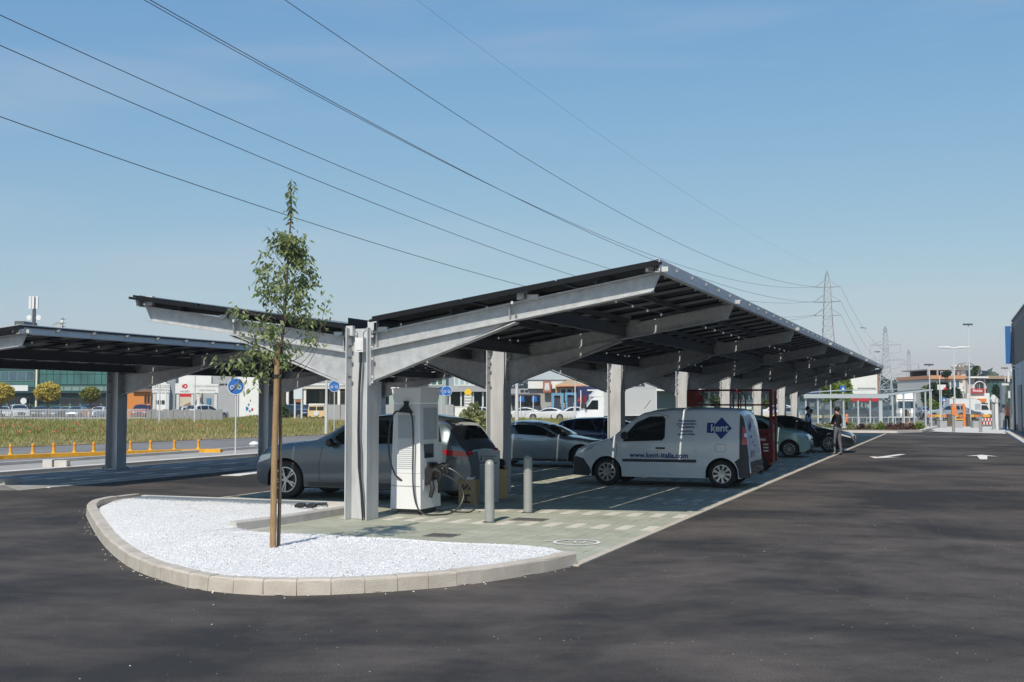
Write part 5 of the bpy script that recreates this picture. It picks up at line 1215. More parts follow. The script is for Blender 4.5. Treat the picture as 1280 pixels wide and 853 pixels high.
# yellow kerb with delineator posts
yc_ = [G(-40,576), G(0,574), G(60,571.5), G(120,569.5), G(180,567.5), G(225,566), G(256,565.5), G(277,565.5)]
yk = thing('traffic_divider', 'yellow rubber lane divider with little yellow posts, curving along the road at the left', 'lane divider', (yc_[0].x, yc_[0].y, 0))
for a, b in zip(yc_[:-1], yc_[1:]):
    n = max(1, int((b-a).length/1.0))
    for k in range(n):
        s0, s1 = a.lerp(b, k/n), a.lerp(b, (k+.992)/n); part('divider_block', MB().beam(s0-yc_[0]+UZ*.06, s1-yc_[0]+UZ*.06, .42, .13), yellow, yk)
for px in (13,41,67,93,117,163,188,218,248):
    py = np.interp(px, [0,60,120,180,225,277],[573.5,571.2,569.2,567.2,565.8,565.3])-1; g = G(px, py)-yc_[0]
    pp = part('post', MB().lathe([(.0,.10),(.09,.10),(.08,.14),(.055,.15),(.055,.46),(.0,.48)], 10, (g.x, g.y, 0)), yellow, yk, smooth=True)
    part('band', MB().lathe([(.058,.34),(.058,.40)], 10, (g.x, g.y, 0)), orange, pp)
g = G(68,584); t = thing('concrete_blocks', 'two small pale concrete blocks at the road edge on the left', 'blocks', (g.x, g.y, 0), TH); part('block', MB().box(-.3,-.02,-.15,.15,0,.22), concL, t); part('block', MB().box(.05,.42,-.15,.15,0,.2), concL, t)
g = G(318,559); t = thing('white_sack', 'small white sack lying by the second canopy column on the left', 'sack', (g.x, g.y, 0)); part('sack', MB().lathe([(0,.0),(.2,.03),(.25,.12),(.16,.22),(0,.26)], 10), white, t, smooth=True)
# ================================================================ BACKGROUND: LEFT
def frame_at(px, dist, label, name, cat, rz=0., group=None):
    g = D(px, dist); return thing(name, label, cat, (g.x, g.y, 0), TH+rz, group)
def windows(t, x0, x1, z0, z1, nx, nz, m, y=-.05, fr=None, gap=.12, name='window', fw=.09):
    dx, dz = (x1-x0)/nx, (z1-z0)/nz
    for i in range(nx):
        for j in range(nz):
            a, b = x0+i*dx+gap/2, x0+(i+1)*dx-gap/2; c, d = z0+j*dz+gap/2, z0+(j+1)*dz-gap/2
            w_ = part(name, MB().box(a, b, y-.02, y+.05, c, d), m, t)
            if fr:
                f = MB(); f.box(a-fw/2,a+fw/2,y-.06,y+.04,c-fw/2,d+fw/2); f.box(b-fw/2,b+fw/2,y-.06,y+.04,c-fw/2,d+fw/2); f.box(a+fw/2,b-fw/2,y-.055,y+.04,c-fw/2,c+fw/2); f.box(a+fw/2,b-fw/2,y-.055,y+.04,d-fw/2,d+fw/2); part('frame', f, fr, w_)
def UX(px, px0, dist): return (px-px0)/FPX*dist
# glass dealership
Dg = 172.; t = frame_at(60, Dg, 'long green glass dealership building with a white sign, at the far left', 'glass_building', 'building'); U = lambda p: UX(p, 60, Dg); Z = lambda y: ZH(y, Dg)
dkG = mat('dark green cladding', (.015,.05,.045), .5); gfr = mat('green frame', (.10,.22,.20), .5)
part('wall', MB().box(U(-90), U(172), 0, 25, 0, Z(418)), dkG, t); part('roof', MB().box(U(-90)-.5, U(40), -.5, 20, Z(418)+.01, Z(413)), whiteW, t)
part('roof_plant', MB().box(U(-10), U(22), 3, 8, Z(413), Z(405)), greyW, t); part('roof_plant', MB().box(U(5), U(17), 3, 8, Z(405), Z(399.5)), steel, t)
windows(t, U(-85), U(43), Z(477), Z(464), 12, 1, glassB, fr=gfr); windows(t, U(-85), U(43), Z(484), Z(477.5), 12, 1, glassG, fr=gfr)
part('corner_column', MB().box(U(45.5), U(47.5), -.5, 0, 0, Z(440)), mat('cream render', (.62,.60,.48), .8), t)
windows(t, U(49), U(170), Z(481), Z(455), 14, 2, glassG, gap=.08)
windows(t, U(49), U(170), Z(489), Z(482.5), 12, 1, mat('grey glazed band', (.20,.27,.26), .3), fr=gfr)
part('sign_board', MB().box(U(-12), U(40), -1.6, -1.3, Z(489), Z(482)), white, t)
text_part('lettering', 'autoelettra', .62, mat('grey lettering', (.25,.25,.32), .6), t, lambda u, v: (U(20)+u, -1.62, Z(487.6)+v)) if 0 else None
part('canopy_slab', MB().box(U(-40), U(170), -1.5, 0, Z(491.5), Z(489.5)), dkG, t)
windows(t, U(-20), U(38), Z(512), Z(496), 6, 1, glassD, fr=gfr); windows(t, U(75), U(165), Z(513), Z(497), 7, 1, glassD, fr=gfr)
tag_ = part('round_sign', MB().lathe([(0,0),(.45,0),(.45,.1),(0,.1)], 20, (U(33.5), -1.2, Z(501.5)), 'y'), white, t)
m_ = frame_at(40.3, 176, 'telecom antenna mast with white panels on the glass building roof', 'antenna_mast', 'mast'); Z = lambda y: ZH(y, 176)
part('mast', MB().tube([(0,0,10),(0,0,Z(372))], .28, 8), steel, m_, smooth=True)
for a in (-.55,-.1,.5): part('antenna_panel', MB().box(a-.18,a+.18,-.3,-.05,Z(386),Z(370)), white, m_)
for a in (-.7,.75): part('dish', MB().lathe([(0,0),(.4,0),(.4,.1),(0,.1)], 12, (a,-.2,Z(397)), 'y'), white, m_)
m_ = frame_at(70, 176, 'white satellite dish on the glass building roof right of the mast', 'satellite_dish', 'satellite dish')
part('dish', MB().lathe([(0,.35),(.6,.25),(1.0,0)], 20, (0,0,ZH(411,176)), 'y'), white, m_, smooth=True); part('post', MB().tube([(0,.3,10),(0,.3,ZH(411,176))], .08, 6), steel, m_)
m_ = frame_at(76.5, 176, 'small mast with short antennas right of the satellite dish', 'antenna_mast', 'mast'); Z = lambda y: ZH(y, 176)
part('mast', MB().tube([(0,0,10),(0,0,Z(397))], .07, 6), steel, m_)
for zz_ in (399,404,408): part('antenna_bar', MB().beam((-.45,0,Z(zz_)),(.45,0,Z(zz_)),.07,.07), steel, m_)
part('box', MB().box(-.35,.1,-.1,.1,Z(403),Z(400)), white, m_)
# middle left: orange and grey halls, white hall
t = frame_at(180, 150, 'orange and white low building just right of the near canopy column', 'low_building', 'building'); U = lambda p: UX(p, 180, 150); Z = lambda y: ZH(y, 150)
part('wall', MB().box(U(150), U(188), 0, 14, 0, Z(490)), mat('orange render', (.55,.20,.04), .8), t); part('wall', MB().box(U(188.2), U(206), .5, 14, 0, Z(478)), whiteW, t); part('roof', MB().prism([(U(166),Z(490)),(U(189),Z(490)),(U(183),Z(486))], -.5, 14), mat('brown roof', (.20,.12,.08), .8), t)
windows(t, U(180), U(187.5), Z(505), Z(494), 2, 1, glassD); windows(t, U(190), U(205), Z(506), Z(500), 3, 1, glassD, y=.45); windows(t, U(191), U(205), Z(492), Z(484), 3, 1, greyW, y=.45)
t = frame_at(250, 152, 'grey industrial hall with a pilaster behind the red logo billboard', 'grey_hall', 'building'); U = lambda p: UX(p, 250, 152); Z = lambda y: ZH(y, 152)
part('wall', MB().box(U(206), U(296), 1, 30, 0, Z(462)), greyW, t); part('pilaster', MB().box(U(210), U(219), 0, 1, 0, Z(458)), mat('grey pilaster', (.24,.27,.29), .7), t)
part('pale_panel', MB().box(U(219.2), U(262), .7, 1, Z(484), Z(470)), whiteW, t); part('beige_wall', MB().box(U(222), U(250), .6, 1, 0, Z(490)), beige, t); part('stair', MB().prism([(U(228),Z(507)),(U(250),Z(497)),(U(250),Z(500)),(U(232),Z(509))], .3, .6), mat('brown stair', (.25,.17,.11), .8), t)
part('door', MB().box(U(256), U(261), .8, 1, 0, Z(498)), mat('blue door', (.05,.18,.32), .5), t); windows(t, U(264), U(292), Z(482), Z(479), 4, 1, glassD, y=.95)
t = frame_at(310, 148, 'blank white hall with coloured graffiti at its foot, behind the end-of-cycle-path sign', 'white_hall', 'building'); U = lambda p: UX(p, 310, 148); Z = lambda y: ZH(y, 148)
part('wall', MB().box(U(296.5), U(350), 0, 25, 0, Z(470)), whiteW, t)
for px, py, w_, h_, m in ((309,511,3.5,5,blueS),(311,506,2.5,3,mat('graffiti green', (.05,.28,.18), .7)),(315.5,512,2.5,4,redS),(312.5,514,3,3,mat('graffiti teal', (.05,.35,.40), .7)),(313,501,1.5,3,mat('graffiti olive', (.2,.22,.1), .7))):
    mb = MB(); mb.add([(U(px)+math.cos(a)*UX(w_,0,148)*.5*(1+.3*math.sin(5*a)), -.03, Z(py)+math.sin(a)*UX(h_,0,148)*.5*(1+.25*math.cos(3*a))) for a in np.linspace(0, 2*math.pi, 17)[:-1]], [tuple(range(16))]); part('graffiti', mb, m, t)
part('downpipe', MB().box(U(297.5), U(298.5), -.15, 0, 0, Z(478)), greyW, t)
def billboard(px0, px1, ptop, pbot, dist, label, lines, col=white, logo=False):
    t = frame_at((px0+px1)/2, dist, label, 'billboard', 'billboard'); hw_ = WD(px0, px1, dist)/2; z0, z1 = ZH(pbot, dist), ZH(ptop, dist)
    for s in (-.75, .75): part('leg', MB().box(s*hw_-.15, s*hw_+.15, .05, .3, 0, z0), galvL, t)
    part('panel', MB().box(-hw_, hw_, -.05, .05, z0, z1), col, t)
    for (txt, sz, zz_, xx, m) in lines: text_part('lettering', txt, sz, m, t, lambda u, v, zz_=zz_, xx=xx: (xx*hw_+u, -.057, z0+(z1-z0)*zz_+v))
    return t, hw_, z0, z1
inkD = mat('dark sign ink', (.10,.10,.14), .7)
billboard(190, 212, 480, 491, 128, 'white billboard partly hidden behind the canopy beam, left of the red logo one', [('CARROZZ.',.42,.55,0,inkD),('AUTOFFICINA',.36,.15,0,inkD)])
t, hw_, z0, z1 = billboard(219, 243, 479.5, 492, 128, 'white billboard with a small red logo and a red strip under it', [('recallo',.40,.10,0,inkD)])
lg = MB(); lg.lathe([(.10,0),(.26,0)], 16, (.05,-.06,z0+.78), 'y'); lg.box(-.30,-.12,-.062,-.058,z0+.62,z0+.95); part('logo', lg, redS, t); part('red_strip', MB().box(-.6, hw_-.4, -.05, .05, z0-.38, z0-.02), redS, t)
billboard(244, 273, 480, 491.5, 128, 'white billboard with two lines of small grey text, right of the red logo one', [('CORSI E FORMAZIONE',.29,.62,0,inkD),('CORSI MUSICALI',.26,.2,0,inkD)])
# palisade fence along the car park
fp0, fp1 = D(-30, 117), D(182, 117); dl = fp1-fp0; fn = thing('palisade_fence', 'grey metal palisade fence before the parked cars at the left', 'fence', tuple(fp0), math.atan2(dl.y, dl.x)); Lf = dl.length
part('rail', MB().box(0, Lf, .02, .07, .35, .42), galvL, fn); part('rail', MB().box(0, Lf, .02, .07, 1.15, 1.22), galvL, fn)
pal = MB().box(-.028,.028,-.02,.015,.05,1.28).mesh('pale', galv); i = 0
while i*.155 < Lf and i < 112: link('pale', pal, fn, (i*.155, 0, 0)); i += 1
fn2 = thing('palisade_fence', 'lower grey fence and hoarding before the orange building', 'fence', tuple(D(183,117)), TH)
for i in range(14): part('panel', MB().box(i*.55, i*.55+.5, -.03, .03, .1, 1.15+.1*(i % 2)), mat('hoarding grey', (.24,.245,.25), .6), fn2)
# round topped yellow-green trees
def lollipop(px, dist, ptop, pbot, pbase, wpx, label, c):
    g = D(px, dist); z1, z0 = ZH(ptop, dist), ZH(pbot, dist); rx = WD(0, wpx, dist)/2; t = thing('round_tree', label, 'tree', tuple(g), 0)
    part('trunk', MB().tube([(0,0,0),(.05,0,z0*.6),(0,0,(z0+z1)/2)], [.12,.09,.05], 6), bark, t, smooth=True)
    n = 2600; v = rng.normal(size=(n,3)); v /= np.linalg.norm(v, axis=1)[:,None]; rad = rng.uniform(.55, 1.03, n)**.6
    v *= (rad*(1+.10*np.sin(v[:,0]*7)*np.cos(v[:,2]*6)))[:,None]; C_ = v*np.array([rx, rx, (z1-z0)/2])+np.array([0,0,(z0+z1)/2]); V, F = leafcloud(C_, .22, rng)
    o = link('crown', npmesh('crown', V, F, c), t); o['kind'] = 'stuff'
fy1 = foliage('yellow green leaves', (.36,.31,.05), (.62,.50,.10), .9); fg1 = foliage('mid green leaves', (.045,.085,.018), (.12,.17,.04), .7); fg2 = foliage('dark green leaves', (.022,.045,.015), (.06,.095,.028), .5); fg3 = foliage('bright green leaves', (.10,.17,.02), (.26,.32,.04), .8)
lollipop(1, 124, 480, 503, 517, 32, 'round yellow-green tree cut by the left edge of the photo', fy1)
lollipop(59.5, 124, 478.5, 502.5, 517, 31, 'largest round yellow-green tree, in front of the glass building', fy1)
lollipop(113, 128, 484, 502.5, 517, 24, 'smaller round green tree near the canopy column', foliage('olive leaves', (.12,.15,.03), (.28,.28,.05), .9))
# cars in the lots
cache = {}
def bgcar(px, dist, kind, pm, label, toward=0., group='cars in the far car parks', face=None):
    """toward = heading relative to the picture plane, 0 nose right, 180 nose left, -90 nose to the viewer"""
    key = (kind, pm.name); g = D(px, dist)
    if key not in cache:
        c = Car(**dict({'h': HATCH, 's': SUV, 'c': COUPE, 'm': MINI}[kind], step=.16)); cache[key] = build_car(c, label, 'car', (g.x, g.y, 0), TH+R(toward), pm, 'six', detail=False, group=group, name='parked_car')
        return cache[key]
    return dup(cache[key], (g.x, g.y, 0), TH+R(toward), label, group=group)
bgcar(4, 138, 'h', pWh, 'white car at the left photo edge, under the yellow-green tree', -70)
bgcar(24, 135, 's', pWh, 'white off-roader behind the fence, second from the left edge', -60)
bgcar(52, 140, 'h', pBlk, 'dark hatchback behind the fence under the largest round tree', -80)
bgcar(71, 136, 'h', pGr, 'mid grey car behind the fence, right of the largest round tree', -95)
bgcar(82, 146, 'h', pLime, 'lime green car peeping over the row behind the fence', -90)
bgcar(96, 137, 'h', pSil, 'silver car behind the fence, left of the smaller round tree', -85)
bgcar(110, 147, 's', pBlk, 'black car behind the smaller round tree', -100)
bgcar(124, 132, 'm', pWh, 'little white car facing the fence, left of the near canopy column', -90)
bgcar(177, 140, 's', pRd, 'dark red car seen over the hoarding before the orange building', -80)
bgcar(225, 137, 'h', pGr, 'grey car half hidden left of the white hatchback below the billboard', 200)
bgcar(235, 133, 'h', pWh, 'white hatchback seen from behind, below the red logo billboard', 110)
bgcar(258, 128, 's', pWh, 'white off-roader right of the white hatchback, below the text billboard', 50)
bgcar(606, 125, 'h', pWh, 'white car left of the second column beyond the meadow', 0)
bgcar(652, 135, 'c', pWh, 'white car right of the white pole beyond the meadow', 180)
bgcar(683, 128, 'c', pWh, 'white saloon parked before the blue gate frames', 180)
bgcar(713, 127, 'h', pWh, 'white hatchback left of the white truck cab', 185)
bgcar(700, 150, 'h', pBlk, 'black car behind the white saloon at the store', 0)
bgcar(591, 135, 'h', pGr, 'mid grey car below the yellow price sign', 30)
bgcar(370, 132, 's', pBlk, 'black car under the showroom canopy beside the bush', -40)
bgcar(385, 134, 's', pBlk, 'black car between the cream van and the information board posts', -100)
bgcar(565, 130, 'h', pBlk, 'dark car below the small blue bicycle sign', -60)
# cream van-like car at showroom
t = frame_at(398.5, 128, 'small cream and black camper van before the showroom', 'camper_van', 'van')
part('body', MB().prism([(-.95,.35),(.95,.35),(.95,1.05),(.85,1.55),(-.85,1.6),(-.95,1.05)], -1.5, 1.5), mat('cream paint', (.66,.48,.26), .4), t); part('roof', MB().box(-.85,.85,-1.45,1.45,1.6,1.8), white, t)
part('window', MB().box(-.78,-.05,-1.53,-1.49,1.08,1.48), glassD, t); part('window', MB().box(.05,.78,-1.53,-1.49,1.08,1.48), glassD, t)
for s in (-.7,.7): part('wheel', MB().lathe([(0,-.1),(.33,-.1),(.33,.1),(0,.1)], 14, (s,-1.2,.33), 'x'), rubber, t)
part('spare_wheel', MB().lathe([(0,-.05),(.28,-.05),(.28,.05),(0,.05)], 14, (0,-1.55,.75), 'y'), white, t)
# showroom with the white canopy roof, behind the front column
t = frame_at(450, 150, 'wide showroom with a white canopy roof on columns, behind the front column', 'showroom', 'building'); U = lambda p: UX(p, 450, 150); Z = lambda y: ZH(y, 150)
part('wall', MB().box(U(345), U(492), 3, 25, 0, Z(486)), mat('dark shopfront', (.045,.06,.045), .5), t)
part('roof', MB().prism([(U(352),Z(481)),(U(380),Z(472)),(U(400),Z(470)),(U(498),Z(470)),(U(498),Z(479)),(U(352),Z(479))], -2, 25), greyW, t)
part('fascia', MB().box(U(360), U(498), -2.1, -2.0, Z(482.5), Z(479.5)), white, t); part('soffit', MB().box(U(360), U(498), -2.0, 3, Z(486.5), Z(482.6)), concL, t)
for px in (362.5, 384, 426, 436, 470): part('column', MB().box(U(px-1.5), U(px+1.5), -1.8, -1.3, 0, Z(486.5)), whiteW, t)
windows(t, U(388), U(405), Z(508), Z(488), 3, 1, mat('green shop glass', (.05,.10,.05), .1), y=2.95); windows(t, U(407), U(435), Z(506), Z(489), 4, 1, glassD, y=2.95, fr=whiteW); windows(t, U(436), U(470), Z(505), Z(494), 3, 1, glassD, y=2.95)
for px in (384, 427): part('roof_sign', MB().box(U(px-1.8), U(px+1.8), -2.2, -1.8, Z(479), Z(475)), white, t)
t = frame_at(372, 118, 'small pale information board on two grey posts before the showroom', 'information_board', 'sign'); U = lambda p: UX(p, 374, 118); Z = lambda y: ZH(y, 118)
for s in (370.5, 379): part('post', MB().box(U(s)-.08, U(s)+.08, 0, .15, 0, Z(486)), galvL, t)
part('panel', MB().box(U(369), U(379.5), -.04, 0, Z(499), Z(485)), mat('pale print', (.55,.62,.66), .6), t); part('lower_panel', MB().box(U(371), U(378), -.03, .0, Z(503), Z(499.3)), mat('rust panel', (.30,.12,.06), .7), t)
t = frame_at(424, 112, 'long grey site hoarding along the meadow behind the front column', 'hoarding', 'hoarding'); U = lambda p: UX(p, 424, 112)
for i in range(8): part('panel', MB().box(U(406)+i*1.55, U(406)+i*1.55+1.5, -.04, .04, .05, ZH(506,112)), greyW, t)
# glass office behind the charger
t = frame_at(545, 140, 'pale glazed office block seen above the charger, with a grey entrance canopy', 'office_building', 'building'); U = lambda p: UX(p, 545, 140); Z = lambda y: ZH(y, 140)
part('wall', MB().box(U(484), U(556), 2, 25, 0, Z(452)), mat('pale teal wall', (.30,.38,.37), .6), t); part('wall', MB().box(U(552), U(612), 3, 25, 0, Z(458)), mat('steel blue wall', (.26,.31,.34), .6), t)
windows(t, U(490), U(553), Z(482), Z(464), 8, 1, glassG, y=1.95, fr=whiteW); part('poster', MB().box(U(521), U(534), 1.85, 1.9, Z(482), Z(464)), dgrey, t); part('dark_screen', MB().box(U(503), U(514), 1.85, 1.9, Z(482), Z(468)), dgrey, t)
em = MB(); em.lathe([(.2,0),(.34,0)], 16, (U(527.5),1.84,Z(471)), 'y'); em.box(U(524),U(531),1.83,1.84,Z(477.5),Z(475.5)); part('emblem', em, whiteW, t)
part('entrance_canopy', MB().box(U(556), U(608), -2, 3, Z(490), Z(483)), greyW, t); windows(t, U(566), U(600), Z(482), Z(462), 5, 1, mat('pale glass', (.30,.40,.42), .15), y=2.95, fr=whiteW)
for px in (563, 577, 592, 604): part('column', MB().box(U(px-1), U(px+1), -1.5, -1.1, 0, Z(490)), galvL, t)
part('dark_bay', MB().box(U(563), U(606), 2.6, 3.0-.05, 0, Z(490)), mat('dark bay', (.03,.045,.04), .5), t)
t = frame_at(585, 118, 'price sign with a yellow round top and white rows, right of the small bicycle sign', 'price_sign', 'sign'); U = lambda p: UX(p, 585, 118); Z = lambda y: ZH(y, 118)
part('board', MB().box(U(580), U(590), -.1, .1, Z(510), Z(493.5)), mat('price board', (.35,.36,.38), .5), t); part('round_top', MB().lathe([(0,-.1),(.36,-.1),(.36,.1),(0,.1)], 18, (0,0,Z(490.5)), 'y'), mat('sign yellow', (.75,.50,.03), .4), t)
for k in range(4): part('price_row', MB().box(U(581), U(589), -.13, -.1, Z(508-3.6*k), Z(506-3.6*k)), white, t)
for s in (-.4, .4): part('leg', MB().box(s-.04, s+.04, -.05, .05, 0, Z(510)), steel, t)
t = frame_at(570, 100, 'low white wall segment at the meadow edge behind the small bicycle sign', 'low_wall', 'wall'); part('wall', MB().box(-.1, 1.2, 0, .3, 0, ZH(509,100)), whiteW, t); part('coping', MB().box(-.15,1.25,-.03,.33,ZH(509,100),ZH(508,100)), concL, t)
# bushes: olive shrubs right of the SUV and bush by the showroom
def shrub(px, dist, ptop, wpx, label, fm, n=900, sz=.16, depth=1., name='shrub', zb_=0., cat='shrub'):
    g = D(px, dist); z1 = ZH(ptop, dist); rx = WD(0, wpx, dist)/2; t = thing(name, label, cat, tuple(g), TH)
    v = rng.normal(size=(n,3)); v /= np.linalg.norm(v, axis=1)[:,None]; v *= rng.uniform(.35, 1.05, n)[:,None]**.6; v[:,2] = np.abs(v[:,2]); v *= (1+.18*np.sin(v[:,0]*5+px)*np.cos(v[:,1]*6))[:,None]
    V, F = leafcloud(v*np.array([rx, rx*depth, max(.3, z1-zb_)])+np.array([0,0,zb_]), sz, rng); o = link('foliage', npmesh('foliage', V, F, fm), t); o['kind'] = 'stuff'
    part('stem', MB().tube([(0,0,0),(.03,0,max(.3,z1*.6))], .03, 5), bark, t); return t
oliv = foliage('olive shrub leaves', (.17,.19,.07), (.34,.35,.14), 1.0)
shrub(592, 66, 508, 46, 'tall pale olive shrub between the charged SUV and the second column', oliv, 2600, .16)
shrub(352, 122, 504, 22, 'green bush beside the black showroom cars, behind the tree stake', fg1, 900, .25)
shrub(338, 118, 508, 14, 'small dark bush by the left canopy column before the showroom', fg2, 500, .25)
# supermarket with the square logo sign
t = frame_at(690, 165, 'store with a pale pitched roof, orange-framed gable and brown logo sign, seen under the canopy', 'store', 'building'); U = lambda p: UX(p, 690, 165); Z = lambda y: ZH(y, 165)
part('wall', MB().box(U(636), U(775), 0, 30, 0, Z(486)), greyW, t); part('fascia', MB().box(U(660), U(740), -.6, 0, Z(486), Z(475)), whiteW, t)
part('roof', MB().prism([(U(655),Z(475)),(U(745),Z(475)),(U(725),Z(468)),(U(688),Z(459))], -.8, 25), mat('pale sheet roof', (.42,.48,.52), .5), t)
part('gable', MB().prism([(U(694),Z(482)),(U(730),Z(482)),(U(712),Z(474))], -2, -1), mat('tan roof', (.45,.36,.26), .7), t); part('gable_frame', MB().box(U(694), U(732), -2.1, -2, Z(483.5), Z(481.5)), mat('salmon trim', (.62,.30,.16), .6), t)
part('shop_front', MB().box(U(694), U(731), -1.2, -.2, 0, Z(483.5)), mat('tan brick', (.42,.25,.14), .8), t); windows(t, U(700), U(730), Z(505), Z(486), 4, 1, glassD, y=-1.25, fr=whiteW)
windows(t, U(640), U(676), Z(508), Z(493), 5, 1, glassD, y=-.05); windows(t, U(650), U(661), Z(491), Z(487), 2, 1, glassD, y=-.05)
part('sign_board', MB().box(U(678.5), U(688.5), -1.2, -.9, Z(491), Z(477)), mat('brown sign', (.36,.12,.07), .5), t); part('sign_face', MB().box(U(680.5), U(686.5), -1.24, -1.2, Z(488.5), Z(479)), mat('grey sign face', (.5,.52,.55), .5), t)
text_part('lettering', 'A', 1.05, white, t, lambda u, v: (U(683.5)+u, -1.26, Z(486.6)+v), bold=.03)
part('awning', MB().box(U(636), U(672), -3, 0, Z(494.5), Z(492.5)), mat('dark awning', (.12,.11,.12), .6), t)
for px in (648, 664): part('poster', MB().box(U(px), U(px+3.2), -3.1, -3, Z(502), Z(497)), blueS, t); 
t = frame_at(740, 160, 'dark navy shop block with a white stripe sign right of the store', 'navy_shop', 'building'); U = lambda p: UX(p, 740, 160); Z = lambda y: ZH(y, 160)
part('wall', MB().box(U(722), U(762), 0, 20, 0, Z(483)), mat('navy cladding', (.015,.02,.09), .5), t); part('sign', MB().box(U(734), U(748), -.15, 0, Z(489), Z(487)), white, t); part('lower_wall', MB().box(U(736), U(760), -.1, 0-.001, 0, Z(493)), greyW, t); windows(t, U(723), U(735), Z(508), Z(494), 2, 1, mat('maroon glass', (.12,.03,.04), .2), y=-.1)
def gate_frame(px0, px1, ptop, dist, label):
    t = frame_at((px0+px1)/2, dist, label, 'gate_frame', 'gate'); hw_ = WD(px0,px1,dist)/2; z = ZH(ptop, dist); bl = mat('sky blue frame', (.12,.30,.48), .5)
    for s in (-1,1): part('post', MB().box(s*hw_-.13, s*hw_+.13, -.13, .13, 0, z), bl, t)
    part('beam', MB().box(-hw_+.13, hw_-.13, -.13, .13, z-.28, z), bl, t); part('panel', MB().box(-hw_+.2, hw_-.2, .15, .2, z-2.1, z-.3), mat('dark screen', (.04,.05,.08), .4), t)
gate_frame(690.5, 703, 491.5, 140, 'sky-blue car-wash gate frame in front of the store'); gate_frame(707.5, 719, 491, 141, 'second sky-blue gate frame, right of the first at the store')
for px, lab in ((650.5, 'small blue flag on a white pole left of the store sign'), (666.5, 'blue poster flag just left of the brown store sign')):
    t = frame_at(px, 134, lab, 'flag', 'flag'); part('pole', MB().box(-.05,.05,-.05,.05,0,ZH(495,134)), white, t); part('cloth', MB().add([(.05,0,ZH(503,134)),(.5,.06,ZH(502,134)),(.42,-.03,ZH(496,134)),(.05,0,ZH(495,134))],[(0,1,2,3)]), blueS, t)
t = frame_at(726, 126, 'thin white sign post with a small red triangle sign before the navy shop', 'road_sign', 'road sign'); part('post', MB().box(-.05,.05,0,.1,0,ZH(488,126)), white, t); part('triangle', MB().prism([(-.4,ZH(502,126)),(.0,ZH(502,126)),(-.2,ZH(497,126))],-.05,-.02), redS, t)

# ================================================================ BACKGROUND: RIGHT
# service building along the road
wallU, wallL = mat('anthracite cladding', (.035,.037,.036), .55), mat('blue grey cladding', (.30,.37,.42), .5)
t = thing('service_building', 'dark and blue-grey clad building at the right edge with a blue projecting sign', 'building', (3.42+64.6*math.tan(R(.45)), 20, 0), R(.45))
part('lower_wall', MB().box(0, 18, 0, 64.6,   .1, 4.42), wallL, t); part('upper_wall', MB().box(-.06, 18, -.01, 64.66, 4.425, 7.3), wallU, t); part('roof_edge', MB().box(-.12, 18, -.05, 64.72, 7.302, 7.42), steel, t); part('trim_line', MB().box(-.075,-.06,0,64.6,6.9,6.96), greyW, t)
part('plinth', MB().box(-.02,18,-.01,64.61,.1,.5), wallU, t)
for k in range(15): part('wall_panel_joint', MB().box(-.006, .0, k*4.3, k*4.3+.04, .5, 4.42), steel, t)
part('door', MB().box(-.05, .05, 56.5, 60.5, .14, 3.0), mat('door grey', (.10,.12,.13), .5), t); part('door', MB().box(-.05,.05,46,48,.14,2.4), mat('door grey', (0,0,0)), t)
part('downpipe', MB().tube([(-.12,64.3,.1),(-.12,64.3,7.2)], .06, 8), galvL, t, smooth=True); part('downpipe', MB().tube([(-.12,62.6,.1),(-.12,62.6,4.3)], .05, 8), black, t, smooth=True)
part('wall_lamp', MB().box(-.35,.0,60.9,61.1,4.05,4.12).box(-.42,-.28,60.85,61.15,3.9,4.05), white, t)
sg = thing('projecting_sign', 'tall blue projecting sign box at the top corner of the right building', 'sign', (3.36, 84.3, 0))
part('sign_box', MB().box(-.48,-.12,-.18,.18,4.5,7.0), mat('sign blue', (.03,.12,.32), .4), sg); part('sign_side', MB().box(-.55,-.482,-.19,.19,4.45,7.05), mat('pale blue edge', (.45,.58,.72), .4), sg)
for z in (4.75, 6.6): part('bracket', MB().box(-.12,.0,-.05,.05,z,z+.25), white, sg)
part('ring', MB().tube([(-.56-.25*math.sin(a),0,5.8-1.3*math.cos(a)) for a in np.linspace(0,math.pi,12)], .025, 5), galvL, sg)
# bike shelter
Dsh = 90.; sh = frame_at(1085, Dsh, 'long glass-walled bike shelter with a thin sloping metal roof, across the end of the road', 'bike_shelter', 'shelter'); U = lambda p: UX(p, 1085, Dsh); Z = lambda y: ZH(y, Dsh)
shM = mat('shelter steel', (.45,.50,.52), .4, .2); shR = mat('shelter roof sheet', (.38,.43,.45), .4, .2)
part('roof', MB().prism([(U(1004),Z(494.5)),(U(1108),Z(494.8)),(U(1164),Z(488.5)),(U(1164),Z(486.8)),(U(1108),Z(492.5)),(U(1004),Z(492.8))], -.4, 3.2), shR, sh)
part('roof', MB().prism([(U(1004),Z(492)),(U(1060),Z(488.2)),(U(1164),Z(486.2)),(U(1164),Z(485.6)),(U(1060),Z(487.2)),(U(1004),Z(491.3))], 1.2, 3.4), shR, sh)
part('fascia', MB().box(U(1003), U(1108), -.52, -.4, Z(498), Z(494)), shM, sh)
psx = [1006, 1021, 1037, 1053, 1071, 1086, 1099, 1114, 1128, 1141, 1155, 1162]
for i, px in enumerate(psx): part('post', MB().box(U(px)-.05-(.08 if i in (6,) else 0), U(px)+.05+(.08 if i in (6,) else 0), -.35, -.22, .0, Z(494.5) if px < 1110 else Z(np.interp(px,[1108,1164],[494,487.5]))), shM, sh)
for px in psx[::2]: part('post', MB().box(U(px)+.2, U(px)+.28, 2.8, 2.9, 0, Z(492.5)), shM, sh)
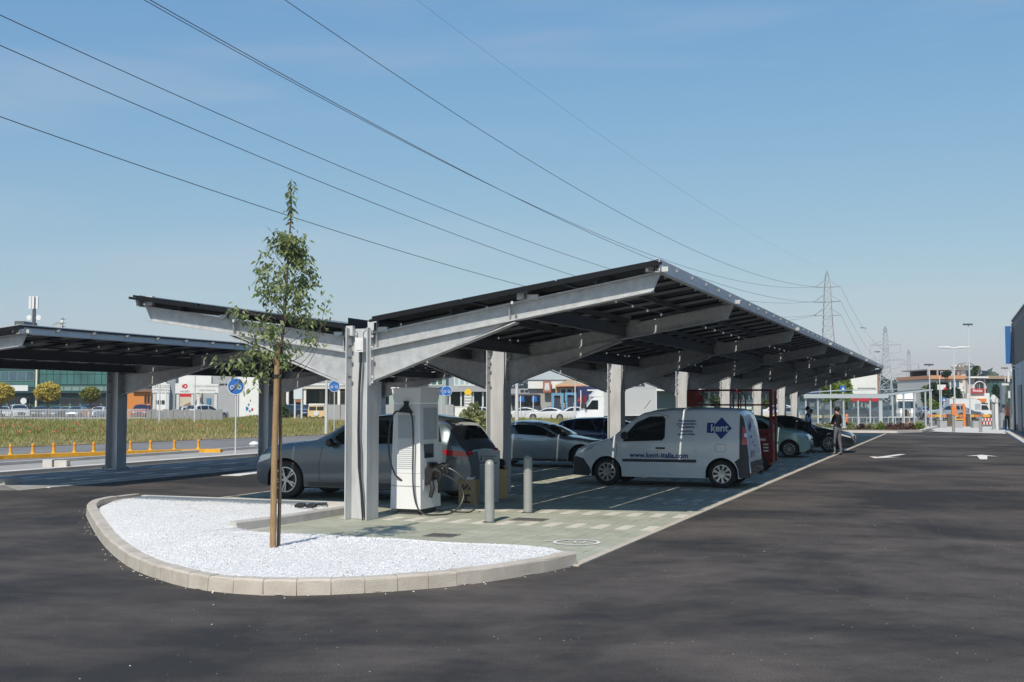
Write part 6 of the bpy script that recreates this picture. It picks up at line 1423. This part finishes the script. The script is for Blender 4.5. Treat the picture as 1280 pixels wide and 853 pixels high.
gp = bpy.data.materials.new('shelter glass'); gp.use_nodes = True; n_ = gp.node_tree; b_ = n_.nodes['Principled BSDF']; b_.inputs['Base Color'].default_value = (.45,.60,.62,1); b_.inputs['Roughness'].default_value = .15; b_.inputs['Alpha'].default_value = .42
for a, b in zip(psx[:-1], psx[1:]): part('glass_pane', MB().box(U(a)+.07, U(b)-.07, 2.72, 2.74, .35, 2.0), gp, sh)
part('frosted_band', MB().box(U(1014), U(1101), 2.66, 2.70, 1.02, 1.35), mat('frosted band', (.36,.42,.44), .4), sh)
for px in (1026, 1038, 1059): part('notice', MB().box(U(px)-.18, U(px)+.18, 2.6, 2.64, Z(508.5), Z(504)), white, sh)
part('bench_rail', MB().box(U(1045), U(1150), .8, .9, .75, .83), galvL, sh)
for i, px in enumerate(range(1050, 1150, 9)): part('bike_stand', MB().tube([(U(px),.6,0),(U(px),.6,.75),(U(px)+.05,1.1,.82),(U(px)+.05,1.6,.75),(U(px)+.05,1.6,0)], .03, 6), shM, sh, smooth=True)
# plants of the bed
pl = [(1012,84,531,12,fg3),(1022,84,530,11,oliv),(1034,84,529,11,oliv),(1046,83,531,10,fg1),(1063,83,528,12,oliv),(1076,83,530,12,None),(1088,83,529,12,oliv),(1100,82.5,528,13,fg3),(1112,82.5,529,14,None),(1124,82,528,15,None),(1137,82,529,14,None),(1148,82,527.5,17,fg3)]
heath = foliage('brown red heather', (.09,.045,.035), (.20,.10,.07), 1.5)
labs = ['leftmost planting of the bed, behind the two standing people','pale olive grass clump right of the leftmost bed plant','third olive clump of the bed','dark green low plant in the bed right of the person in black','tall pale clump beneath the third shelter post','brownish plant left of the pale clump at the middle of the bed','pale clump at the middle of the bed','bright clump by the thick shelter post','brown heather right of the thick shelter post','darkest brown heather of the bed','brown heather next to the bright green end shrub','bright green shrub closing the right end of the bed']
for (px, d, pt, wp_, fm), lb in zip(pl, labs): shrub(px, d, pt, wp_, lb, fm or heath, 420, .12, .9, 'bed_plant', 0, 'plant')
# terrace building
Db = 165.; t = frame_at(1197, Db, 'three-storey building with an orange-edged roof terrace, round tower and red sign', 'terrace_building', 'building'); U = lambda p: UX(p, 1197, Db); Z = lambda y: ZH(y, Db)
org = mat('terracotta band', (.55,.27,.14), .7); wl = mat('warm white render', (.62,.60,.56), .8)
part('wall', MB().box(U(1163), U(1204), 0, 14, 0, Z(474.5)), wl, t); part('terrace_band', MB().box(U(1162), U(1205), -.5, 14, Z(474), Z(469.5)), org, t)
part('terrace_roof', MB().box(U(1163), U(1203), 1, 12, Z(462.5), Z(461)), mat('grey roof edge', (.40,.38,.36), .6), t); part('terrace_back', MB().box(U(1165), U(1202), 8, 9, Z(469.4), Z(462.6)), mat('dark terrace', (.06,.055,.05), .7), t)
for px in (1164, 1176, 1190, 1202): part('terrace_post', MB().box(U(px)-.1, U(px)+.1, 1, 1.2, Z(469.4), Z(462.6)), greyW, t)
part('tower', MB().lathe([(U(1214)-U(1207.5),0),(U(1214)-U(1207.5),Z(460))], 20, (U(1208.5),2,0)), wl, t, smooth=True)
part('tower_rim', MB().lathe([(.9,Z(463)),(1.5,Z(458)),(1.5,Z(456.5)),(0,Z(456.5))], 20, (U(1209),2,0)), whiteW, t, smooth=True); part('tower_band', MB().lathe([(.86,Z(474)),(.86,Z(470)),(.8,Z(470))], 20, (U(1208.5),2,0)), org, t)
pg = MB()
for a, b in (((1200,455),(1212,453.5)),((1200,455),(1200,459)),((1212,453.5),(1226,459)),((1226,459),(1226,470)),((1200,455),(1226,460))): pg.beam((U(a[0]),0,Z(a[1])),(U(b[0]),1,Z(b[1])),.14,.14)
part('roof_pergola', pg, greyW, t)
part('wall', MB().box(U(1213), U(1236), 1, 14, 0, Z(473)), mat('grey render', (.42,.42,.42), .8), t); part('roof_slab', MB().box(U(1212), U(1237), .2, 14, Z(472.8), Z(470.8)), whiteW, t)
windows(t, U(1171), U(1180), Z(481), Z(476.5), 2, 1, glassB, fr=wl); windows(t, U(1182), U(1200), Z(486), Z(475.5), 3, 1, glassB, fr=wl); part('balcony', MB().box(U(1180), U(1202), -1, 0, Z(489), Z(487)), whiteW, t); windows(t, U(1166), U(1203), Z(510), Z(492), 5, 1, glassD)
windows(t, U(1222), U(1234), Z(486), Z(474), 2, 1, glassD, y=.95); part('arch', MB().tube([(U(1224)+ .9*math.cos(a), -.3, Z(486)+1.0*math.sin(a)) for a in np.linspace(0, math.pi, 9)], .08, 5), white, t)
part('sign_board', MB().box(U(1211), U(1228.5), -.7, -.4, Z(491.5), Z(486)), redS, t)
text_part('lettering', 'Mobile', .5, white, t, lambda u, v: (U(1219.7)+u, -.71, Z(490.1)+v), bold=.01)
part('shop_wall', MB().box(U(1208), U(1236), -.3, .9, 0, Z(491.6)), whiteW, t); part('orange_awning', MB().box(U(1220), U(1229), -1.2, -.3, Z(503), Z(498.5)), orange, t); windows(t, U(1222), U(1234), Z(510), Z(503.5), 2, 1, glassD, y=-.35)
t = frame_at(1248, 175, 'low brown-roofed glazed block right of the terrace building', 'glazed_block', 'building'); U = lambda p: UX(p, 1248, 175); Z = lambda y: ZH(y, 175)
part('wall', MB().box(U(1234), U(1266), 0, 12, 0, Z(474)), mat('dark brown wall', (.10,.085,.06), .7), t); part('roof', MB().box(U(1233), U(1267), -.6, 12, Z(473.9), Z(470)), mat('brown roof edge', (.32,.24,.17), .7), t); windows(t, U(1236), U(1264), Z(505), Z(476), 5, 2, glassG)
# white building and pieces behind the canopy's end
t = frame_at(1080, 185, 'plain white building with a brown edge, seen under the far end of the canopy', 'white_building', 'building'); U = lambda p: UX(p, 1080, 185); Z = lambda y: ZH(y, 185)
part('wall', MB().box(U(1064), U(1099), 0, 15, 0, Z(467)), whiteW, t); part('edge', MB().box(U(1097), U(1099.5), -.15, 0, 0, Z(466)), mat('brown edge', (.25,.17,.12), .7), t); windows(t, U(1072), U(1095), Z(486.5), Z(484.5), 8, 1, glassD, y=-.03)
t = frame_at(1020, 175, 'dark navy shop behind the left end of the bike shelter', 'navy_shop', 'building'); part('wall', MB().box(UX(1000,1020,175), UX(1024,1020,175), 0, 10, 0, ZH(481,175)), mat('navy cladding', (0,0,0)), t); windows(t, UX(1002,1020,175), UX(1022,1020,175), .5, 3, 4, 1, glassD)
t = frame_at(1068, 150, 'red and glass shop front behind the right part of the bike shelter', 'shop_front', 'building'); U = lambda p: UX(p, 1068, 150); Z = lambda y: ZH(y, 150)
part('wall', MB().box(U(1060), U(1103), 0, 8, 0, Z(498)), greyW, t); part('red_fascia', MB().box(U(1062), U(1100), -.3, 0, Z(502), Z(498)), redS, t); windows(t, U(1062), U(1082), Z(515), Z(503), 4, 1, glassD, fr=whiteW); part('dark_opening', MB().box(U(1088), U(1098), -.1, 0, 0, Z(501)), black, t)
# pale buildings seen between the far columns
t = frame_at(905, 150, 'low glazed kiosk row with a pale roof, seen through the scissor lift rail', 'kiosk_row', 'building'); U = lambda p: UX(p, 905, 150); Z = lambda y: ZH(y, 150)
part('wall', MB().box(U(800), U(1003), 0, 10, 0, Z(489)), mat('teal grey wall', (.10,.15,.14), .6), t); part('roof', MB().box(U(798), U(1005), -2, 10, Z(489), Z(486.5)), whiteW, t); part('white_band', MB().box(U(870), U(960), -.2, 0, Z(512), Z(502)), mat('mint band', (.52,.60,.55), .6), t)
windows(t, U(872), U(958), Z(501), Z(490), 12, 1, glassG, fr=whiteW)
def tree(px, dist, ptop, pbase, wpx, label, fm, n=2200, sz=.42, name='broadleaf_tree', trunk_r=.2, low=.25):
    g = D(px, dist); zt = ZH(ptop, dist); rx = WD(0, wpx, dist)/2; t = thing(name, label, 'tree', tuple(g), 0); z0 = zt*low
    part('trunk', MB().tube([(0,0,0),(.1,0,zt*.4),(0,.1,zt*.8)], [trunk_r, trunk_r*.7, .05], 7), bark, t, smooth=True)
    nc = 9; cs = [np.array([rng.uniform(-.6,.6)*rx, rng.uniform(-.6,.6)*rx, z0+(zt-z0)*rng.uniform(.2,.85)]) for _ in range(nc)]
    pts = []
    for c in cs:
        v = rng.normal(size=(n//nc,3)); v /= np.linalg.norm(v, axis=1)[:,None]; v *= rng.uniform(.5,1.05,len(v))[:,None]**.5; pts.append(c+v*np.array([rx*.55, rx*.55, (zt-z0)*.26]))
    C_ = np.concatenate(pts); C_[:,2] = np.clip(C_[:,2], z0*.7, zt); V, F = leafcloud(C_, sz, rng); o = link('crown', npmesh('crown', V, F, fm), t); o['kind'] = 'stuff'
    lb = MB()
    for c in cs[:5]: lb.tube([(0,0,zt*.3), tuple(c*.6+np.array([0,0,zt*.12])), tuple(c)], [.08,.06,.03], 5)
    part('limbs', lb, bark, t); return t
tree(1041, 135, 477, 515, 26, 'bright yellow-green tree behind the bike shelter, left of the crossing sign', fg3)
tree(1058, 138, 475, 515, 13, 'tall green tree just left of the white building', fg3, 1300)
tree(1056, 170, 470, 515, 12, 'narrow dark tree left of the white building', fg1, 900)
tree(1172, 150, 479, 520, 26, 'dark green tree before the terrace building', fg2); tree(1190, 150, 486, 520, 20, 'ivy-green tree under the terrace balcony', fg2, 1500); tree(1160, 152, 484, 520, 16, 'dark tree at the right end of the shelter roof', fg1, 1200)
tree(1141, 190, 481, 515, 18, 'green tree behind the middle of the bike shelter roof', fg1, 1200); tree(1222, 166, 458, 470, 12, 'leafy tree on the roof terrace beside the tower', fg1, 900, .3, low=.78)
tree(1184, 162, 463, 470, 14, 'row of terrace greenery under the pergola', fg2, 700, .25, low=.85)
tree(953, 128, 500, 520, 22, 'green bush between the last canopy columns', fg1, 900, .3); tree(1168, 130, 499, 520, 16, 'yellowish hedge tree behind the silver estate car', fg3, 900, .3); tree(900, 140, 492, 520, 30, 'dark tree glimpsed through the lift rail', fg2, 1200); tree(870, 150, 490, 520, 26, 'dark leafy tree behind the control box of the lift', fg2, 900)
tree(1249, 150, 482, 520, 14, 'slim dark tree before the glazed block', fg2, 900, .3)
# far wood on the horizon
n = 16000; u = rng.uniform(0, 1, n); hx_ = np.interp(u, [0,1], [-700, 260]); hh = 9+5*np.abs(np.sin(hx_*.045))+3*np.sin(hx_*.13+1)+2*np.sin(hx_*.4); C_ = np.stack([hx_*np.cos(TH)-620*np.sin(TH), hx_*np.sin(TH)+620*np.cos(TH)+rng.uniform(-8,8,n), rng.uniform(0,1,n)**.7*hh*1.1], 1)
V, F = leafcloud(C_, 3.2, rng); o = link('distant_wood', npmesh('distant_wood', V, F, fg2)); o['kind'] = 'stuff'
# vehicles at the right
bgcar(1182, 128, 's', pSil, 'silver estate car behind the orange barrier frame', 178); bgcar(1203, 128, 'h', pDG, 'darker grey car behind the silver estate', 0); bgcar(1154, 135, 'h', pSil, 'silver hatchback left of the green hedge behind the shelter', 90); bgcar(1120, 130, 'h', pGr, 'mid grey car behind the shelter glass', 0); bgcar(1104, 126, 's', pGr, 'grey off-roader behind the thick shelter post', 180); bgcar(1136, 140, 'h', pBlk, 'black car beside the white lorry behind the shelter', 30)
bgcar(990, 120, 'h', pSil, 'silver car left of the standing man with the phone, on the far road', 0); bgcar(1010, 124, 'h', pGr, 'grey car on the far road behind the standing man', 0); bgcar(965, 126, 's', pWh, 'white off-roader beyond the last canopy columns', 180); bgcar(1068, 122, 'h', pGr, 'dark grey car behind the shelter centre', 180)
q = D(1133, 128); box_truck((q.x, q.y, 0), TH+R(70), 'white lorry with a beige box behind the right part of the bike shelter', .95, white, 'box_truck', beige)
q = D(1200, 138); box_truck((q.x, q.y, 0), TH+R(180), 'small white box truck behind the silver estate car', .76, white, 'box_truck', white)
t = frame_at(1222, 133, 'small white pick-up right of the small white box truck', 'pickup_truck', 'pickup'); part('cab', MB().prism([(.0,.4),(1.5,.4),(1.5,.95),(1.1,1.05),(.8,1.7),(.0,1.75)], -.8, .8), white, t); part('bed', MB().box(-1.6,-.03,-.8,.8,.55,1.05), white, t)
part('window', MB().prism([(.1,1.1),(.95,1.1),(.72,1.6),(.1,1.62)], -.83, -.805), glassM, t)
for x in (-1.0, 1.0): part('wheel', MB().lathe([(0,-.1),(.32,-.1),(.32,.1),(0,.1)], 14, (x,-.7,.32), 'y'), rubber, t)
# bollards and boxes across the footpath
for px, lab in ((1192, 'dark bollard at the road end, left of the orange frame'), (1226, 'dark bollard at the road end, right of the orange frame')):
    g = G(px, 541); t = thing('bollard', lab, 'bollard', (g.x, g.y, .03), group='bollards at the road end'); part('post', MB().tube([(0,0,0),(0,0,1.05)], .10, 12), mat('bollard grey', (0,0,0)), t, smooth=True); part('cap', MB().lathe([(.10,1.05),(.08,1.09),(0,1.1)], 12), steel, t)
for px, wd_, lab in ((1178, 9, 'square grey planter left of the nearer dark bollards'), (1197, 10, 'round grey concrete planter between the two bollards'), (1219.5, 9, 'square grey planter left of the right bollard')):
    g = G(px, 535.5); hw_ = WD(0, wd_, 87)/2; t = thing('planter', lab, 'planter', (g.x, g.y, .03), TH); part('box', MB().box(-hw_,hw_,-hw_,hw_,0,.52), greyW, t); part('soil', MB().box(-hw_+.05,hw_-.05,-hw_+.05,hw_-.05,.52,.54), fg1, t)
for px, lab in ((1185.5, 'brown wooden post behind the left planter'), (1210, 'brown wooden post beside the right planter'), (1131, 'brown wooden post at the shelter end')):
    g = D(px, 92); t = thing('wooden_post', lab, 'post', tuple(g), TH); part('post', MB().box(-.12,.12,-.12,.12,0,ZH(519 if px > 1150 else 513,92)), bark, t); part('cap', MB().box(-.14,.14,-.14,.14,ZH(519 if px > 1150 else 513,92),ZH(518 if px>1150 else 512,92)), steel, t)
t = frame_at(1197, 92, 'orange tubular barrier frame across the footpath entrance', 'barrier_frame', 'barrier'); U = lambda p: UX(p, 1197, 92); Z = lambda y: ZH(y, 92)
for px in (1190.5, 1204.5): part('post', MB().box(U(px)-.08, U(px)+.08, -.08, .08, 0, Z(505)), orange, t)
part('top_rail', MB().box(U(1190.5)+.08, U(1204.5)-.08, -.06, .06, Z(506.2), Z(505)), orange, t); part('mid_rail', MB().box(U(1190.5)+.08, U(1204.5)-.08, -.06, .06, Z(525), Z(523.5)), yellow, t); part('orange_panel', MB().box(U(1191), U(1195), -.1, -.085, Z(521), Z(508.5)), orange, t)
t = frame_at(1196, 105, 'long orange and yellow road barrier line across the far road', 'road_barrier', 'barrier'); U = lambda p: UX(p, 1196, 105)
for i, px in enumerate(range(1158, 1238, 10)): part('rail', MB().box(U(px), U(px+9.4), -.05, .05, .62, .84), (orange, yellow)[i % 2], t); part('foot', MB().box(U(px)+.05, U(px)+.15, -.1, .1, 0, .55), steel, t)
t = frame_at(1235, 96, 'red and white striped plastic barriers left of the white totem', 'striped_barrier', 'barrier'); U = lambda p: UX(p, 1235, 96)
for i in range(9): 
    for j in range(2): part('stripe', MB().box(U(1226.5)+i*.125*1.0, U(1226.5)+i*.125+.12, -.05, .05, .12+.3*j, .36+.3*j), (redS, white)[(i+j) % 2], t)
t = frame_at(1244, 82, 'white totem sign with an angled house-shaped top at the end of the road', 'totem_sign', 'sign'); U = lambda p: UX(p, 1244, 82); Z = lambda y: ZH(y, 82)
part('pillar', MB().box(U(1243), U(1247.5), -.1, .1, 0, Z(503)), whiteW, t); part('left_edge', MB().box(U(1240), U(1242.9), -.02, .1, 0, Z(502)), greyW, t); part('head', MB().prism([(U(1238.5),Z(499)),(U(1241.5),Z(493.5)),(U(1250),Z(501)),(U(1249),Z(504)),(U(1240),Z(503))], -.15, .15), whiteW, t)
t = frame_at(1253, 84, 'grey electrical cabinet left of the worker in hi-vis', 'cabinet', 'cabinet'); part('housing', MB().box(-.22,.22,-.2,.2,0,1.25), greyW, t); part('lid', MB().box(-.25,.25,-.23,.23,1.25,1.3), steel, t)
t = frame_at(1261, 84.5, 'dark grey steel post with white lamp heads at the right building corner', 'lamp_column', 'street lamp'); part('post', MB().box(-.06,.06,-.06,.06,0,ZH(470,84.5)), steel, t)
part('white_tube', MB().tube([(-.02,-.1,ZH(478,84.5)),(-.02,-.1,ZH(465,84.5))], .09, 10), white, t, smooth=True); part('white_tube', MB().tube([(.0,-.1,ZH(498,84.5)),(.0,-.1,ZH(489,84.5))], .08, 10), white, t, smooth=True); part('white_arm', MB().box(-.5,.0,-.1,0,ZH(482,84.5),ZH(479.5,84.5)), white, t)
t = frame_at(1254, 86, 'grey ticket column left of the right building', 'ticket_column', 'column'); part('column', MB().box(-.16,.16,-.15,.15,0,ZH(478,86)), mat('blue grey column', (.16,.20,.22), .5), t); part('cap', MB().box(-.18,.18,-.17,.17,ZH(478,86),ZH(477,86)), steel, t)
def crossing_sign(px, dist, ptop, label, s=.5):
    t = frame_at(px, dist, label, 'road_sign', 'road sign'); z = ZH(ptop, dist); part('post', MB().box(-.04,.04,.03,.1,0,z), galvL, t); part('panel', MB().box(-s,s,-.03,.03,z-2*s,z), blueS, t)
    part('triangle', MB().prism([(-s*.65,z-1.7*s),(s*.65,z-1.7*s),(0,z-.35*s)], -.045, -.031), white, t)
crossing_sign(1054, 115, 482.5, 'square blue pedestrian crossing sign above the bike shelter roof', .28); crossing_sign(1180, 120, 497, 'small blue crossing sign left of the silver estate car', .22)
t = frame_at(1132, 98, 'orange bin-like ride-on sweeper behind the shelter glass', 'traffic_cone', 'cone') if 0 else frame_at(1132, 98, 'orange traffic drum with a pale top behind the shelter, near its brown post', 'traffic_drum', 'traffic drum')
part('drum', MB().lathe([(.28,0),(.30,.3),(.24,.9),(.0,.95)], 14, (0,0,.35)), orange, t, smooth=True); part('base', MB().lathe([(.0,.0),(.4,.0),(.4,.35),(0,.36)], 14), mat('salmon trim', (0,0,0)), t)
t = frame_at(1058, 96, 'orange rounded drum seen through the shelter right of the person in black', 'traffic_drum', 'traffic drum'); part('drum', MB().lathe([(.0,.2),(.28,.25),(.34,.6),(.25,.95),(.0,1.05)], 14), orange, t, smooth=True); part('base', MB().lathe([(.0,.0),(.2,.0),(.2,.2),(0,.22)], 10), steel, t)
t = frame_at(1177, 118, 'white flag-like banner with a red corner on a thin pole before the dark trees', 'banner', 'banner'); part('pole', MB().box(-.04,.04,0,.08,0,ZH(481,118)), galvL, t); part('cloth', MB().box(-.4,.45,-.02,.02,ZH(487.5,118),ZH(481,118)), white, t); part('red_corner', MB().prism([(.1,ZH(487.5,118)),(.5,ZH(487.5,118)),(.5,ZH(483,118))], -.05, -.03), redS, t)
t = frame_at(1205, 112, 'low beige parasols before the white truck', 'parasol', 'parasol')
for x, s_ in ((-1.0,.6),(.6,.7)): part('canopy', MB().lathe([(0,ZH(488+ (1-s_)*20,112)),(.55*s_,ZH(498,112))], 8, (x,0,0)), mat('beige cloth', (.60,.45,.32), .8), t); part('pole', MB().tube([(x,0,0),(x,0,ZH(492,112))], .03, 5), steel, t)
g = G(988, 541); part
t = frame_at(1010, 104, 'low beige guard rail along the far road behind the two people', 'guard_rail', 'guard rail')
part('rail', MB().box(-5.5, 3.6, -.04, .04, .55, .8), mat('pale yellow rail', (.60,.50,.26), .6), t)
for i in range(9): part('post', MB().box(-5.4+i*1.1, -5.3+i*1.1, .04, .12, 0, .8), steel, t)

# ================================================================ AIR
hz = MB().box(-1500, 900, -60, 1900, -1.1, 66); hm = bpy.data.materials.new('haze'); hm.use_nodes = True; n_ = hm.node_tree; n_.nodes.remove(n_.nodes['Principled BSDF'])
pvn = n_.nodes.new('ShaderNodeVolumePrincipled'); pvn.inputs['Color'].default_value = (.74,.86,1,1); pvn.inputs['Density'].default_value = .00035; pvn.inputs['Anisotropy'].default_value = .2
n_.links.new(pvn.outputs[0], n_.nodes['Material Output'].inputs['Volume'])
HAZE = True
if HAZE: o = link('haze', hz.mesh('haze', hm)); o['kind'] = 'stuff'
